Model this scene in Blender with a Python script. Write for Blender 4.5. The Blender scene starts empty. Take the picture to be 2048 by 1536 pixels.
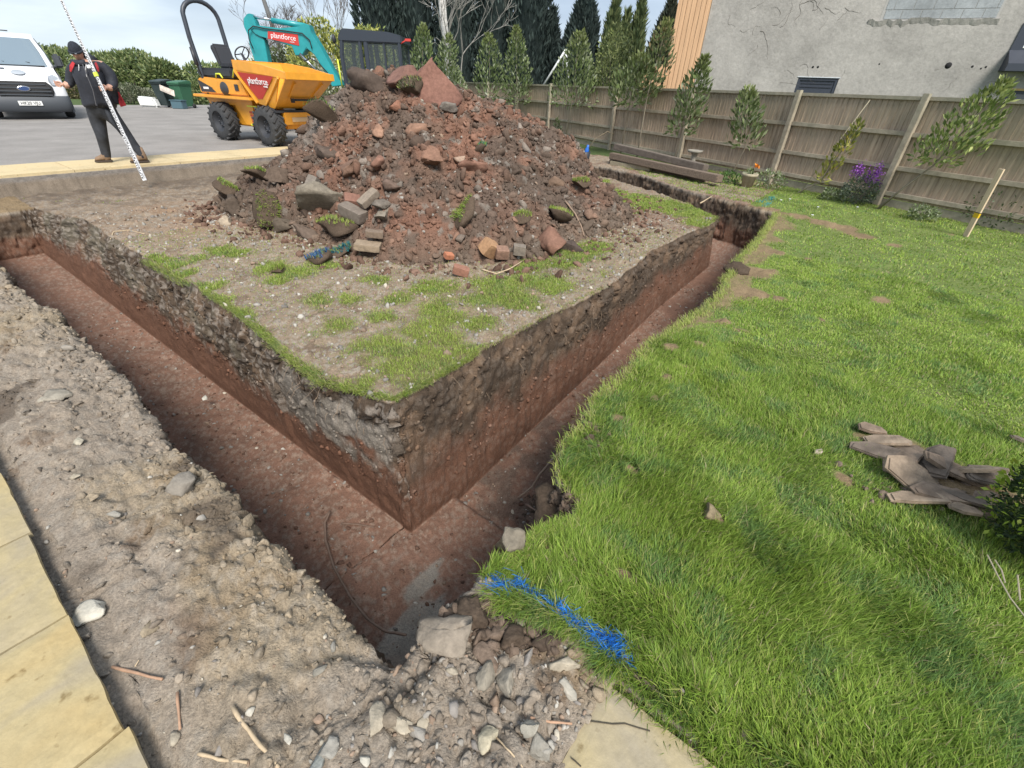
import bpy, bmesh, math, random
import numpy as np
from mathutils import Vector, Matrix
rad = math.radians
rng = np.random.default_rng(7); random.seed(7)
scene = bpy.context.scene
col = scene.collection
# ------------------------------------------------------------------ camera
PITCH, ROLL, FPX, CAMH = rad(33.7), rad(2.5), 891.0, 1.7
_F = np.array([0, math.cos(PITCH), -math.sin(PITCH)]); _U = np.array([0, math.sin(PITCH), math.cos(PITCH)]); _R = np.array([1., 0, 0])
_R, _U = math.cos(ROLL)*_R+math.sin(ROLL)*_U, -math.sin(ROLL)*_R+math.cos(ROLL)*_U
cd = bpy.data.cameras.new('camera'); cam = bpy.data.objects.new('camera', cd); col.objects.link(cam)
cd.sensor_width = 36; cd.lens = FPX/2048*36; cd.clip_start = .05; cd.clip_end = 2000
M = Matrix(((_R[0], _U[0], -_F[0]), (_R[1], _U[1], -_F[1]), (_R[2], _U[2], -_F[2])))
cam.matrix_world = Matrix.Translation((0, 0, CAMH)) @ M.to_4x4(); scene.camera = cam
# ------------------------------------------------------------------ sky, sun, exposure
SUN_EL, SUN_AZ = rad(48), rad(162)      # azimuth clockwise from +y
w = bpy.data.worlds.new("World"); scene.world = w; w.use_nodes = True
nt = w.node_tree; N = nt.nodes; Lk = nt.links; N.clear()
out = N.new('ShaderNodeOutputWorld'); bg = N.new('ShaderNodeBackground'); sky = N.new('ShaderNodeTexSky')
sky.sky_type = 'NISHITA'; sky.sun_disc = False; sky.sun_elevation = SUN_EL; sky.sun_rotation = SUN_AZ; sky.air_density = 1.0; sky.dust_density = 2.0
tc = N.new('ShaderNodeTexCoord'); mp = N.new('ShaderNodeMapping'); mp.inputs['Scale'].default_value = (1.0, 1.0, 5.0); mp.inputs['Location'].default_value = (.4, 1.3, .25)
n1 = N.new('ShaderNodeTexNoise'); n1.inputs['Scale'].default_value = 2.3; n1.inputs['Detail'].default_value = 7; n1.inputs['Roughness'].default_value = .5; n1.inputs['Distortion'].default_value = .35
Lk.new(tc.outputs['Generated'], mp.inputs[0]); Lk.new(mp.outputs[0], n1.inputs['Vector'])
cr = N.new('ShaderNodeValToRGB'); e = cr.color_ramp.elements
e[0].position = .30; e[0].color = (2.0, 2.5, 3.3, 1); e[1].position = .68; e[1].color = (5.4, 5.9, 6.3, 1)
x_ = e.new(.47); x_.color = (3.1, 3.7, 4.5, 1)
Lk.new(n1.outputs['Fac'], cr.inputs[0])
sx = N.new('ShaderNodeSeparateXYZ'); Lk.new(tc.outputs['Generated'], sx.inputs[0])
mr = N.new('ShaderNodeMapRange'); mr.inputs[1].default_value = -.02; mr.inputs[2].default_value = .11; mr.inputs[3].default_value = .8; mr.inputs[4].default_value = 0
Lk.new(sx.outputs['Z'], mr.inputs[0])
mh = N.new('ShaderNodeMixRGB'); mh.inputs[2].default_value = (5.6, 6.3, 6.6, 1); Lk.new(cr.outputs[0], mh.inputs[1]); Lk.new(mr.outputs[0], mh.inputs[0])
mx = N.new('ShaderNodeMixRGB'); mx.inputs[0].default_value = .88
Lk.new(sky.outputs[0], mx.inputs[1]); Lk.new(mh.outputs[0], mx.inputs[2]); Lk.new(mx.outputs[0], bg.inputs[0]); bg.inputs[1].default_value = .085
Lk.new(bg.outputs[0], out.inputs[0])
sl = bpy.data.lights.new('sun', 'SUN'); sl.energy = 2.4; sl.angle = rad(22); sl.color = (1, .95, .88)
so = bpy.data.objects.new('sun', sl); col.objects.link(so)
sd = Vector((math.sin(SUN_AZ)*math.cos(SUN_EL), math.cos(SUN_AZ)*math.cos(SUN_EL), math.sin(SUN_EL)))
so.rotation_euler = (-sd).to_track_quat('-Z', 'Y').to_euler()
scene.view_settings.view_transform = 'Standard'; scene.view_settings.look = 'None'; scene.view_settings.gamma = 1; scene.view_settings.exposure = 1.22
# ------------------------------------------------------------------ frames and helpers
A2 = np.array([.593, .805]); B2 = np.array([-.805, .593])     # site axes: a along the right trench, b along the left one
def W(a, b, z=0.): return Vector((a*A2[0]+b*B2[0], a*A2[1]+b*B2[1], z))
def AB(x, y): return x*A2[0]+y*A2[1], x*B2[0]+y*B2[1]
def ray(px, py): return _F+_R*(px-1024)/FPX+_U*(768-py)/FPX
def G(px, py, z=0.):                     # the point of the photo on the level z
    d = ray(px, py); d = d*((z-CAMH)/d[2]); return Vector((d[0], d[1], z))
def AT(px, py, Y):                       # the point of the photo at depth Y
    d = ray(px, py)*(1/ray(px, py)[1])*Y; return Vector((d[0], d[1], d[2]+CAMH))
def ss(x, a, b):
    t = np.clip((x-a)/(b-a), 0, 1); return t*t*(3-2*t)
def hsh(ix, iy, iz, seed):
    h = (ix.astype(np.int64)*374761393+iy.astype(np.int64)*668265263+iz.astype(np.int64)*2147483647+seed*1274126177) & 0xffffffff
    h = ((h ^ (h >> 13))*1274126177) & 0xffffffff; h = ((h ^ (h >> 16))*2246822519) & 0xffffffff
    return ((h ^ (h >> 15)) & 0xffffff)/16777216.
def vn(P, s, seed=0):
    Q = np.asarray(P, float)/s; I = np.floor(Q); Fr = Q-I; Fr = Fr*Fr*(3-2*Fr); I = I.astype(np.int64); r = 0
    for dx in (0, 1):
        for dy in (0, 1):
            for dz in (0, 1):
                wt = (Fr[:, 0] if dx else 1-Fr[:, 0])*(Fr[:, 1] if dy else 1-Fr[:, 1])*(Fr[:, 2] if dz else 1-Fr[:, 2])
                r = r+wt*hsh(I[:, 0]+dx, I[:, 1]+dy, I[:, 2]+dz, seed)
    return r*2-1
def fbm(P, s, o=4, seed=0, g=.5):
    P = np.asarray(P, float); r = 0; a = 1; t = 0
    for k in range(o): r = r+a*vn(P+k*17.3, s/2**k, seed+k); t += a; a *= g
    return r/t
def wor(P, s, seed=0):                   # rounded lumps 0..1 and a per-lump random
    Q = np.asarray(P, float)/s; I = np.floor(Q).astype(np.int64); best = np.full(len(Q), 9.); idv = np.zeros(len(Q))
    for dx in (-1, 0, 1):
        for dy in (-1, 0, 1):
            for dz in (-1, 0, 1):
                J = I+np.array([dx, dy, dz])
                c = J+np.stack([hsh(J[:, 0], J[:, 1], J[:, 2], seed+k) for k in (1, 2, 3)], 1)
                d = ((Q-c)**2).sum(1); m = d < best; best[m] = d[m]; idv[m] = hsh(J[m, 0], J[m, 1], J[m, 2], seed+9)
    return np.sqrt(np.clip(1-best/.7, 0, 1)), idv
# ---- materials
def mat(name, color=(.5, .5, .5), rough=.8, metal=0, attr=None, noise=0, nscale=20, bump=0, bscale=60, spec=.5, trans=0, coat=0, noise2=0, n2scale=3, alpha=None, stretch=None):
    m = bpy.data.materials.new(name); m.use_nodes = True; t = m.node_tree; n = t.nodes; l = t.links; b = n['Principled BSDF']
    b.inputs['Roughness'].default_value = rough; b.inputs['Metallic'].default_value = metal; b.inputs['Specular IOR Level'].default_value = spec
    if coat: b.inputs['Coat Weight'].default_value = coat; b.inputs['Coat Roughness'].default_value = .15
    if attr:
        at_ = n.new('ShaderNodeAttribute'); at_.attribute_name = attr; c = at_.outputs['Color']
    else:
        r_ = n.new('ShaderNodeRGB'); r_.outputs[0].default_value = (*color, 1); c = r_.outputs[0]
    co = n.new('ShaderNodeTexCoord').outputs['Object']
    if stretch:
        mp_ = n.new('ShaderNodeMapping'); mp_.inputs['Scale'].default_value = stretch; l.new(co, mp_.inputs[0]); co = mp_.outputs[0]
    def vary(c, amt, sc, det=6):
        nz = n.new('ShaderNodeTexNoise'); nz.inputs['Scale'].default_value = sc; nz.inputs['Detail'].default_value = det; nz.inputs['Roughness'].default_value = .65; l.new(co, nz.inputs['Vector'])
        mr_ = n.new('ShaderNodeMapRange'); mr_.inputs[1].default_value = .3; mr_.inputs[2].default_value = .7; mr_.inputs[3].default_value = 1-amt; mr_.inputs[4].default_value = 1+amt; l.new(nz.outputs[0], mr_.inputs[0])
        mm = n.new('ShaderNodeVectorMath'); mm.operation = 'SCALE'; l.new(c, mm.inputs[0]); l.new(mr_.outputs[0], mm.inputs['Scale']); return mm.outputs[0]
    if noise: c = vary(c, noise, nscale)
    if noise2: c = vary(c, noise2, n2scale, 3)
    l.new(c, b.inputs['Base Color'])
    if bump:
        nz = n.new('ShaderNodeTexNoise'); nz.inputs['Scale'].default_value = bscale; nz.inputs['Detail'].default_value = 5; nz.inputs['Roughness'].default_value = .6; l.new(co, nz.inputs['Vector'])
        bp = n.new('ShaderNodeBump'); bp.inputs['Strength'].default_value = 1; bp.inputs['Distance'].default_value = bump; l.new(nz.outputs[0], bp.inputs['Height']); l.new(bp.outputs[0], b.inputs['Normal'])
    if trans:
        tr = n.new('ShaderNodeBsdfTranslucent'); l.new(c, tr.inputs[0]); ms = n.new('ShaderNodeMixShader'); ms.inputs[0].default_value = trans
        l.new(b.outputs[0], ms.inputs[1]); l.new(tr.outputs[0], ms.inputs[2]); l.new(ms.outputs[0], n['Material Output'].inputs[0])
    if alpha is not None:
        gl = n.new('ShaderNodeBsdfTransparent'); gl.inputs[0].default_value = (.92, .95, .94, 1); ms = n.new('ShaderNodeMixShader'); ms.inputs[0].default_value = alpha
        l.new(gl.outputs[0], ms.inputs[1]); l.new(b.outputs[0], ms.inputs[2]); l.new(ms.outputs[0], n['Material Output'].inputs[0])
    return m
def npmesh(name, V, Fq, m, colr=None, smooth=False, mi=None):
    """V (n,3), Fq list of (k,verts) arrays of faces; colr per-vertex rgb"""
    me = bpy.data.meshes.new(name); V = np.ascontiguousarray(V, np.float32)
    if not isinstance(Fq, list): Fq = [Fq]
    Fq = [np.asarray(f, np.int32) for f in Fq if len(f)]
    me.vertices.add(len(V)); me.vertices.foreach_set('co', V.ravel())
    tot = sum(f.size for f in Fq); nf = sum(len(f) for f in Fq)
    me.loops.add(tot); me.loops.foreach_set('vertex_index', np.concatenate([f.ravel() for f in Fq]))
    sizes = np.concatenate([np.full(len(f), f.shape[1], np.int32) for f in Fq]); st = np.concatenate([[0], np.cumsum(sizes)[:-1]]).astype(np.int32)
    me.polygons.add(nf); me.polygons.foreach_set('loop_start', st)
    me.update(calc_edges=True)
    if colr is not None:
        at_ = me.color_attributes.new('col', 'FLOAT_COLOR', 'POINT'); c4 = np.ones((len(V), 4), np.float32); c4[:, :3] = colr; at_.data.foreach_set('color', c4.ravel())
    for q in (m if isinstance(m, (list, tuple)) else [m]): me.materials.append(q)
    if mi is not None: me.polygons.foreach_set('material_index', np.asarray(mi, np.int32))
    if smooth: me.polygons.foreach_set('use_smooth', np.ones(nf, bool))
    return me
def obj(name, me, parent=None, loc=None, rot=None):
    o = bpy.data.objects.new(name, me); col.objects.link(o)
    if parent: o.parent = parent
    if loc is not None: o.location = loc
    if rot is not None: o.rotation_euler = rot
    return o
def tag(o, label=None, cat=None, group=None, kind=None):
    if label: o['label'] = label
    if cat: o['category'] = cat
    if group: o['group'] = group
    if kind: o['kind'] = kind
    return o
def thing(name, label, cat, loc=(0, 0, 0), rz=0, group=None):
    o = bpy.data.objects.new(name, None); col.objects.link(o); o.location = loc; o.rotation_euler = (0, 0, rz); o.empty_display_size = .1
    return tag(o, label, cat, group)
def copytree(o, parent=None):
    c = o.copy(); col.objects.link(c); c.parent = parent
    for ch in list(o.children): copytree(ch, c)
    return c
class MB:
    """collects simple solids for one mesh"""
    def __init__(s): s.v = []; s.f = []; s.mi = []; s.cur = 0; s.sm = []
    def add(s, vs, fs, smooth=False):
        o = len(s.v); s.v += [tuple(v) for v in vs]; s.f += [[i+o for i in f] for f in fs]; s.mi += [s.cur]*len(fs); s.sm += [smooth]*len(fs); return s
    def box(s, c, d, R=None, bev=0.0):
        c = Vector(c); hx, hy, hz = d[0]/2, d[1]/2, d[2]/2; R = R or Matrix.Identity(3); bm = bmesh.new()
        bmesh.ops.create_cube(bm, size=1)
        for v in bm.verts: v.co = Vector((v.co.x*d[0], v.co.y*d[1], v.co.z*d[2]))
        if bev: bmesh.ops.bevel(bm, geom=bm.edges[:], offset=min(bev, min(d)*.45), segments=2, affect='EDGES')
        bm.verts.index_update(); vs = [c+R @ v.co for v in bm.verts]; fs = [[v.index for v in f.verts] for f in bm.faces]; bm.free(); return s.add(vs, fs)
    def beam(s, p, q, wd, ht, bev=0, up=(0, 0, 1)):
        p = Vector(p); q = Vector(q); x = (q-p); L = x.length; x.normalize(); y = Vector(up).cross(x)
        if y.length < 1e-4: y = Vector((0, 1, 0)).cross(x)
        y.normalize(); z = x.cross(y); return s.box((p+q)/2, (L, wd, ht), Matrix((x, y, z)).transposed(), bev)
    def prism(s, pts, dirv, bev=0):
        """pts: planar loop of 3D points; extruded along dirv"""
        bm = bmesh.new(); a = [bm.verts.new(Vector(p)) for p in pts]; f = bm.faces.new(a); d = Vector(dirv)
        r = bmesh.ops.extrude_face_region(bm, geom=[f]); bmesh.ops.translate(bm, verts=[v for v in r['geom'] if isinstance(v, bmesh.types.BMVert)], vec=d)
        bmesh.ops.recalc_face_normals(bm, faces=bm.faces[:])
        if bev: bmesh.ops.bevel(bm, geom=bm.edges[:], offset=bev, segments=2, affect='EDGES')
        bm.verts.index_update(); vs = [v.co.copy() for v in bm.verts]; fs = [[v.index for v in f.verts] for f in bm.faces]; bm.free(); return s.add(vs, fs)
    def tube(s, pts, r, n=8, cap=True):
        pts = [Vector(p) for p in pts]; rs = r if isinstance(r, (list, tuple)) else [r]*len(pts); vs = []; fs = []; up = None
        for i, p in enumerate(pts):
            t = (pts[min(i+1, len(pts)-1)]-pts[max(i-1, 0)]); t.normalize()
            if up is None: up = Vector((0, 0, 1)) if abs(t.z) < .9 else Vector((1, 0, 0))
            u = up-t*up.dot(t)
            if u.length < 1e-5: u = t.orthogonal()
            u.normalize(); up = u; v = t.cross(u)
            for k in range(n): a = 2*math.pi*k/n; vs.append(p+(u*math.cos(a)+v*math.sin(a))*rs[i])
        for i in range(len(pts)-1):
            for k in range(n): fs.append([i*n+k, i*n+(k+1) % n, (i+1)*n+(k+1) % n, (i+1)*n+k])
        if cap: fs.append(list(range(n))[::-1]); fs.append([(len(pts)-1)*n+k for k in range(n)])
        return s.add(vs, fs, n > 5)
    def lathe(s, prof, c, ax=(0, 0, 1), n=24):
        ax = Vector(ax).normalized(); u = ax.orthogonal().normalized(); v = ax.cross(u); c = Vector(c); vs = []; fs = []
        for (r, h) in prof:
            for k in range(n): a = 2*math.pi*k/n; vs.append(c+ax*h+(u*math.cos(a)+v*math.sin(a))*r)
        for i in range(len(prof)-1):
            for k in range(n): fs.append([i*n+k, i*n+(k+1) % n, (i+1)*n+(k+1) % n, (i+1)*n+k])
        return s.add(vs, fs, True)
    def ico(s, c, r, sub=2, R=None):
        bm = bmesh.new(); bmesh.ops.create_icosphere(bm, subdivisions=sub, radius=1); rr = (r, r, r) if not isinstance(r, (tuple, list)) else r; c = Vector(c)
        R = R or Matrix.Identity(3); bm.verts.index_update(); vs = [c+R @ Vector((v.co.x*rr[0], v.co.y*rr[1], v.co.z*rr[2])) for v in bm.verts]; fs = [[v.index for v in f.verts] for f in bm.faces]; bm.free(); return s.add(vs, fs, True)
    def build(s, name, m, parent=None, loc=None, rot=None, smooth=None):
        me = bpy.data.meshes.new(name); me.from_pydata(s.v, [], s.f)
        for q in (m if isinstance(m, (list, tuple)) else [m]): me.materials.append(q)
        if len(set(s.mi)) > 1: me.polygons.foreach_set('material_index', s.mi)
        me.polygons.foreach_set('use_smooth', s.sm if smooth is None else [smooth]*len(s.f)); me.update()
        return obj(name, me, parent, loc, rot)
# ------------------------------------------------------------------ the ground sheet with its trenches
Pn = [.40, .50, 1.30, 1.38, 8.30, 8.45, 9.50, 9.60]
Qn = [.95, 1.02, 1.88, 1.95, 10.0, 10.1]
def seg(a, b, n): return list(np.linspace(a, b, n, endpoint=False))
def grow(a, b, s0, s1):
    r = [a]; L = b-a
    while r[-1] < b: r.append(r[-1]+s0+(s1-s0)*(r[-1]-a)/L)
    r = np.array(r); return list(a+(r[:-1]-a)*(L/(r[-1]-a)))
far = [float(x) for x in np.geomspace(1, 500, 16)]
def lines(parts, lo, hi): return np.array(sorted([lo-x for x in far]+parts+[hi+x-1 for x in far]))
pl = lines(grow(-3, -.6, .06, .03)+grow(-.6, .40, .016, .010)+seg(.40, .50, 26)+seg(.50, 1.30, 60)+seg(1.30, 1.38, 60)+grow(1.38, 4, .013, .024)+grow(4, 8.3, .024, .04)+seg(8.3, 8.45, 16)+seg(8.45, 9.5, 22)+seg(9.5, 9.6, 26)+grow(9.6, 19, .05, .35), -3, 19)
ql = lines(grow(-7, -2, .12, .03)+grow(-2, .95, .03, .014)+seg(.95, 1.02, 24)+seg(1.02, 1.88, 60)+seg(1.88, 1.95, 60)+grow(1.95, 4.5, .013, .022)+grow(4.5, 10, .022, .04)+seg(10, 10.1, 24)+grow(10.1, 14.5, .04, .15), -7, 14.5)
b0a = [-2, .45, .70, .80, 1.0, 1.18, 1.33, 1.42, 1.52, 1.75, 2.02, 2.26, 2.7, 3.24, 4.0, 4.75, 5.7, 6.69, 8, 9.54, 12]
b0b = [.72, .71, .68, .68, .74, .68, .58, .60, .78, .85, .87, .97, .94, 1.01, .93, .92, 1.05, 1.08, 1.15, 1.30, 1.4]
a0b = [-2, .7, .93, 1.09, 1.35, 1.65, 1.87, 2.17, 2.61, 2.96, 3.69, 4.85, 6.6, 12]
a0a = [.44, .45, .38, .36, .39, .37, .36, .38, .35, .37, .41, .38, .33, .3]
def jit(t, s, seed, o=3): return fbm(np.stack([t, t*0+seed*3.7, t*0], 1), s, o, seed)
def edge_b0(a): return np.interp(a, b0a, b0b)+.045*jit(a, .25, 5)+.022*jit(a, .07, 6)
def warp(p, q):
    a3 = np.interp(q, [1.9, 2.2, 2.5, 3.1, 3.76, 5, 8.7, 10.1], [1.37, 1.33, 1.24, 1.28, 1.37, 1.41, 1.42, 1.25])+.045*jit(q, .35, 11)+.02*jit(q, .08, 21)
    a2 = np.interp(q, [1.9, 4.8, 10.1], [1.33, 1.29, 1.05]); a0 = np.interp(q, a0b, a0a)+.05*jit(q, .35, 12)+.022*jit(q, .09, 22)
    a4 = np.interp(q, [1.9, 2.6, 3.5, 5, 7], [8.15, 8.9, 9.5, 10.3, 10.8])+.05*jit(q, .5, 13); a7 = np.interp(q, [1.3, 3.28, 4.72, 6, 8], [9.54, 10.37, 11.4, 11.8, 12.2])+.05*jit(q, .5, 14)
    ks = [-3, -1] + Pn + [14, 19]
    tg = [np.full_like(q, -3.), np.full_like(q, -1.), a0, a0+.10, a2, a3, a4, a4+.12, a7-.12, a7, np.full_like(q, 14.), np.full_like(q, 19.)]
    a = p.copy()
    for i in range(len(ks)-1):
        m = (p >= ks[i]) & (p <= ks[i+1]); t = (p[m]-ks[i])/(ks[i+1]-ks[i]); a[m] = tg[i][m]*(1-t)+tg[i+1][m]*t
    b0 = edge_b0(a)+0; b3 = np.interp(a, [1.4, 3, 4, 5.7, 6.8, 7.7, 8.5], [1.96, 1.95, 1.88, 2.05, 1.98, 1.92, 2.05])+.045*jit(a, .4, 15)+.022*jit(a, .08, 25)
    ks = [-3, -1] + Qn[:4] + [4, 60]; b = q.copy()
    tg = [-3+0*a, -1+0*a, b0, b0+.07, 1.88+0*a, b3, 4+0*a, 60+0*a]
    for i in range(len(ks)-1):
        m = (q >= ks[i]) & (q <= ks[i+1]); t = (q[m]-ks[i])/(ks[i+1]-ks[i]); b[m] = tg[i][m]*(1-t)+tg[i+1][m]*t
    return a, b
def up(x, a, b): return np.clip((x-a)/(b-a), 0, 1)
def blob(a, b, lst):
    P_ = np.stack([a, b, 0*a], 1); a = a+.07*fbm(P_, .28, 4, 81); b = b+.07*fbm(P_, .28, 4, 82); r = np.zeros_like(a)
    for (ca, cb, ra) in lst:
        d2 = ((a-ca)**2+(b-cb)**2)/ra**2; r = np.maximum(r, np.exp(-d2*1.1))
    return r
def px2ab(l):
    o = []
    for (px, py, r) in l: g = G(px, py); a, b = AB(g.x, g.y); o.append((a, b, r))
    return o
ISL_GRASS = px2ab([(770, 700, .24), (850, 665, .26), (850, 720, .24), (800, 745, .18), (720, 700, .18), (900, 640, .22), (960, 650, .2), (940, 700, .15), (820, 765, .12), (740, 770, .1), (1000, 575, .32), (1080, 560, .3), (1030, 600, .24), (960, 600, .22), (1110, 580, .2), (1150, 505, .36), (1190, 495, .26), (1060, 530, .28), (1120, 530, .26), (900, 680, .16), (640, 605, .17), (560, 560, .17), (470, 505, .2), (440, 500, .16), (400, 515, .14), (310, 520, .14), (340, 530, .12), (370, 548, .12), (420, 575, .16), (440, 600, .14), (480, 630, .13), (500, 665, .10), (520, 690, .09), (580, 735, .1), (620, 750, .1), (660, 765, .12), (700, 775, .1), (1330, 415, .6), (1390, 430, .45), (1270, 400, .4), (1400, 450, .3), (600, 548, .2), (540, 535, .18), (770, 640, .15), (690, 655, .15), (860, 575, .24), (870, 620, .2), (640, 530, .17), (750, 560, .16), (800, 600, .16), (700, 600, .14), (1210, 385, .4), (1180, 360, .4)])
BARE = px2ab([(1680, 455, .34), (1720, 470, .3), (1600, 435, .26), (1640, 445, .26), (1510, 545, .3), (1500, 585, .24), (1540, 505, .2), (1560, 600, .13), (1790, 490, .14), (1770, 600, .14), (1350, 700, .1), (1370, 735, .08), (1310, 800, .05), (1240, 838, .05), (1260, 940, .05), (1255, 1165, .055), (1225, 1025, .04), (1430, 1035, .04), (1640, 640, .07), (1870, 960, .26), (1950, 980, .28), (1790, 900, .2), (1690, 960, .07), (1440, 640, .1), (1480, 660, .08), (1400, 690, .08), (1330, 760, .07), (1740, 880, .1), (1080, 1110, .05), (1620, 520, .1), (1230, 760, .05), (1900, 470, .1)])
FARBARE = px2ab([(1130, 330, .7), (1200, 330, .5), (1260, 345, .3), (1080, 300, 1.2), (1320, 360, .2)])
def lawn_mask(a, b):
    """1 on the lawn; used for the soil colour and for where blades grow"""
    P = np.stack([a, b, 0*a], 1); n = .035*fbm(P, .25, 3, 31)
    near = np.interp(b, [-6, -.3, .14, .40, .66, .75], [.80, .80, .90, .86, .80, .78])+n
    m = (b < edge_b0(a)-.0) & (a > near) & (a < 9.75)
    m |= (a > 9.75) & (a < 16) & (b < np.interp(a, [9.7, 10.4, 11.6, 12.5], [1.6, 3.3, 4.9, 6.2]))
    r = m.astype(float); r *= 1-ss(blob(a, b, FARBARE)+.3*fbm(P, .3, 3, 37), .35, .6)
    bare = blob(a, b, BARE)+.35*fbm(P, .16, 3, 33)
    r *= 1-ss(bare, .38, .7)
    strip = (edge_b0(a)-b); strip = np.where((a > 1.9) & (a < 9.6), strip, 9)      # trampled rim of the far part
    rim = ss(np.interp(a, [2, 3.5, 5, 9], [.02, .10, .3, .34])-strip+.3*fbm(P, .3, 3, 35), 0, .16)
    return r*(1-rim*.85)
def isl_mask(a, b):
    P = np.stack([a, b, 0*a], 1); g = blob(a, b, ISL_GRASS)*.9+.34*blob(a, b, [(q[0], q[1], q[2]*2.2) for q in ISL_GRASS])+.72*fbm(P, .26, 6, 41, .68); inside = (a > 1.25) & (b > 1.9) & (a < 11)
    return ss(g, .28, 1.15)*inside
pp, qq = np.meshgrid(pl, ql, indexing='ij'); sh = pp.shape; pf, qf = pp.ravel(), qq.ravel(); ga, gb = warp(pf, qf)
f1 = np.minimum.reduce([up(pf, Pn[0], Pn[1]), 1-up(pf, Pn[2], Pn[3]), up(qf, Qn[0], Qn[1]), 1-up(qf, Qn[4], Qn[5])])
f2 = np.minimum.reduce([up(pf, Pn[0], Pn[1]), 1-up(pf, Pn[6], Pn[7]), up(qf, Qn[0], Qn[1]), 1-up(qf, Qn[2], Qn[3])])
f3 = np.minimum.reduce([up(pf, Pn[4], Pn[5]), 1-up(pf, Pn[6], Pn[7]), up(qf, Qn[0], Qn[1]), 1-up(qf, 6.0, 7.6)])
gf = np.maximum.reduce([f1, f2, f3])
def ztop(a, b):
    P = np.stack([a, b, 0*a], 1)
    z = .035*fbm(P, 1.7, 3, 51)*(1-ss(np.abs(b-12), 0, 1)*0)
    z = z*(b < 11.3)-.12*ss(b, 8, 9.8)*(b < 11.4)*(1-ss(a, 4, 7))+.15*ss(b, 11.42, 11.5)*(1-ss(a, 9, 11))
    z = np.where((a < -.22) & (a > -3) & (b > -2) & (b < 5), -.03, z); z = np.where((b < .12) & (b > -2) & (a > .2) & (a < .83), -.03, z); z = np.where((b < .12) & (b > -2) & (a > -.28) & (a < .3), -.03, z)
    dip = ss(a, .05, .42)*(b > .6)+0
    z = np.where((a > -.22) & (a < .5) & (b > .14) & (b < 11.4), z-.02-.05*dip*(b < 9.9)+.03*fbm(P, .45, 3, 52), z)
    return z
zt = ztop(ga, gb)
zl = np.interp(gb, [1, 4.8, 10.1], [-1.16, -1.15, -.75]); zr = np.interp(ga, [.5, 1.80, 1.86, 5.9, 8.6, 12], [-1.16, -1.19, -1.27, -.86, -.8, -.55])
zfl = np.where((pf > Pn[3]) | (f2 >= f1), zr, zl)
zfl = np.where((pf < Pn[3]) & (qf > 1.95), zl, zr)
gz = zt*(1-gf)+zfl*gf
xy = ga[:, None]*A2+gb[:, None]*B2
V = np.concatenate([xy, gz[:, None]], 1)
# surface kinds
wall = (gf > .015) & (gf < .985); floor = gf >= .985; top = gf <= .015
isl = top & (ga > 1.2) & (gb > 1.85) & (gb < 11.45)
bank = top & (((ga < .6) & (ga > -.35)) | ((ga < .95) & (gb < .8) & (ga > -.35))) & (gb < 11.45)
drive = top & (gb >= 11.45)
lawn = np.where(top, lawn_mask(ga, gb), 0); ig = np.where(isl, isl_mask(ga, gb), 0)
# normals of the smooth sheet
G3 = V.reshape(sh+(3,)); du = np.gradient(G3, axis=0); dv = np.gradient(G3, axis=1); nr = np.cross(du, dv); nr /= np.linalg.norm(nr, axis=2, keepdims=True)+1e-12; nr = nr.reshape(-1, 3)
nr[nr[:, 2] < 0] *= -1
nearm = (np.abs(ga) < 14) & (gb > -7) & (gb < 15)
S = V.copy(); d = np.zeros(len(V)); idx = np.where(nearm)[0]; Sp = S[idx]
fb6 = np.zeros(len(V)); fb6[idx] = fbm(Sp*[1, 1, .5], .75, 5, 68, .6); w1, i1 = wor(Sp, .085, 61); w2, i2 = wor(Sp, .04, 62); w3, i3 = wor(Sp, .2, 63)
fb = fbm(Sp, .3, 5, 64); ff = fbm(Sp, .05, 3, 65); fbm2 = np.abs(fbm(Sp, .022, 2, 67))*2-.6
soil = np.zeros(len(V)); soil[idx] = w1*(i1 > .45)*.6+w2*(i2 > .3)*.3+w3*(i3 > .7)*.9+fb*.55+ff*.35+fbm2*.22
soilbig = np.zeros(len(V)); soilbig[idx] = w1*(i1 > .45)*.42+w3*(i3 > .7)*.72; av, bv = ga, gb; innerL = wall & (pf >= Pn[2]) & (pf <= Pn[3]) & (qf > 1.9); innerR = wall & (qf >= Qn[2]) & (qf <= Qn[3]) & (pf > 1.3)
topsoil = np.clip(1-gf*2.2, 0, 1)
d += np.where(bank, (soil-soilbig)*.048+soilbig*.024+.048*fb6, 0)+np.where(isl, soil*.021*(1-ig*.6), 0)+np.where(top & ~isl & ~bank & ~drive, (.006+.012*(1-lawn))*soil, 0)
d += np.where(floor, soil*.011, 0)
glay = np.where(innerL, ss(gf, .15, .25)*(1-ss(gf, .5, .62))*np.interp(gb, [1.9, 2.1, 3.2, 3.8], [0, 1, 1, 0]), 0); midw = ss(gf, .0, .08)*ss(1-gf, .0, .10)
d += np.where(innerL, (soil-soilbig*.65+.5*fb6)*.075*(1-.6*ss(gf, .45, .7))*(1-.55*glay)*(.30+.65*np.clip(1.25-gf, 0, 1))*midw, 0)
d += np.where(innerR, soil*.034*(.22+1.5*topsoil)*midw, 0)
d += np.where(wall & ~innerL & ~innerR, soil*.035*ss(1-gf, 0, .1), 0)
# a hollow eaten out of the near corner of the island under the turf
corner = np.exp(-(((ga-1.35)/.25)**2+((gb-1.95)/.28)**2))*ss(gf, .08, .2)*(1-ss(gf, .35, .75)); 
d -= np.where(innerL | innerR, corner*.05, 0)
d = np.where(top & (ga < -.10) & (gb < 6), d*.35-.022*ss(-ga, .12, .24)-.004, d); d = np.where(top & (gb < .22) & (ga < .9) & (ga > -.3), np.minimum(d, .012)-.012, d)
d[~nearm] = 0
V = V+nr*d[:, None]
V[~nearm, 2] -= .0
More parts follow.
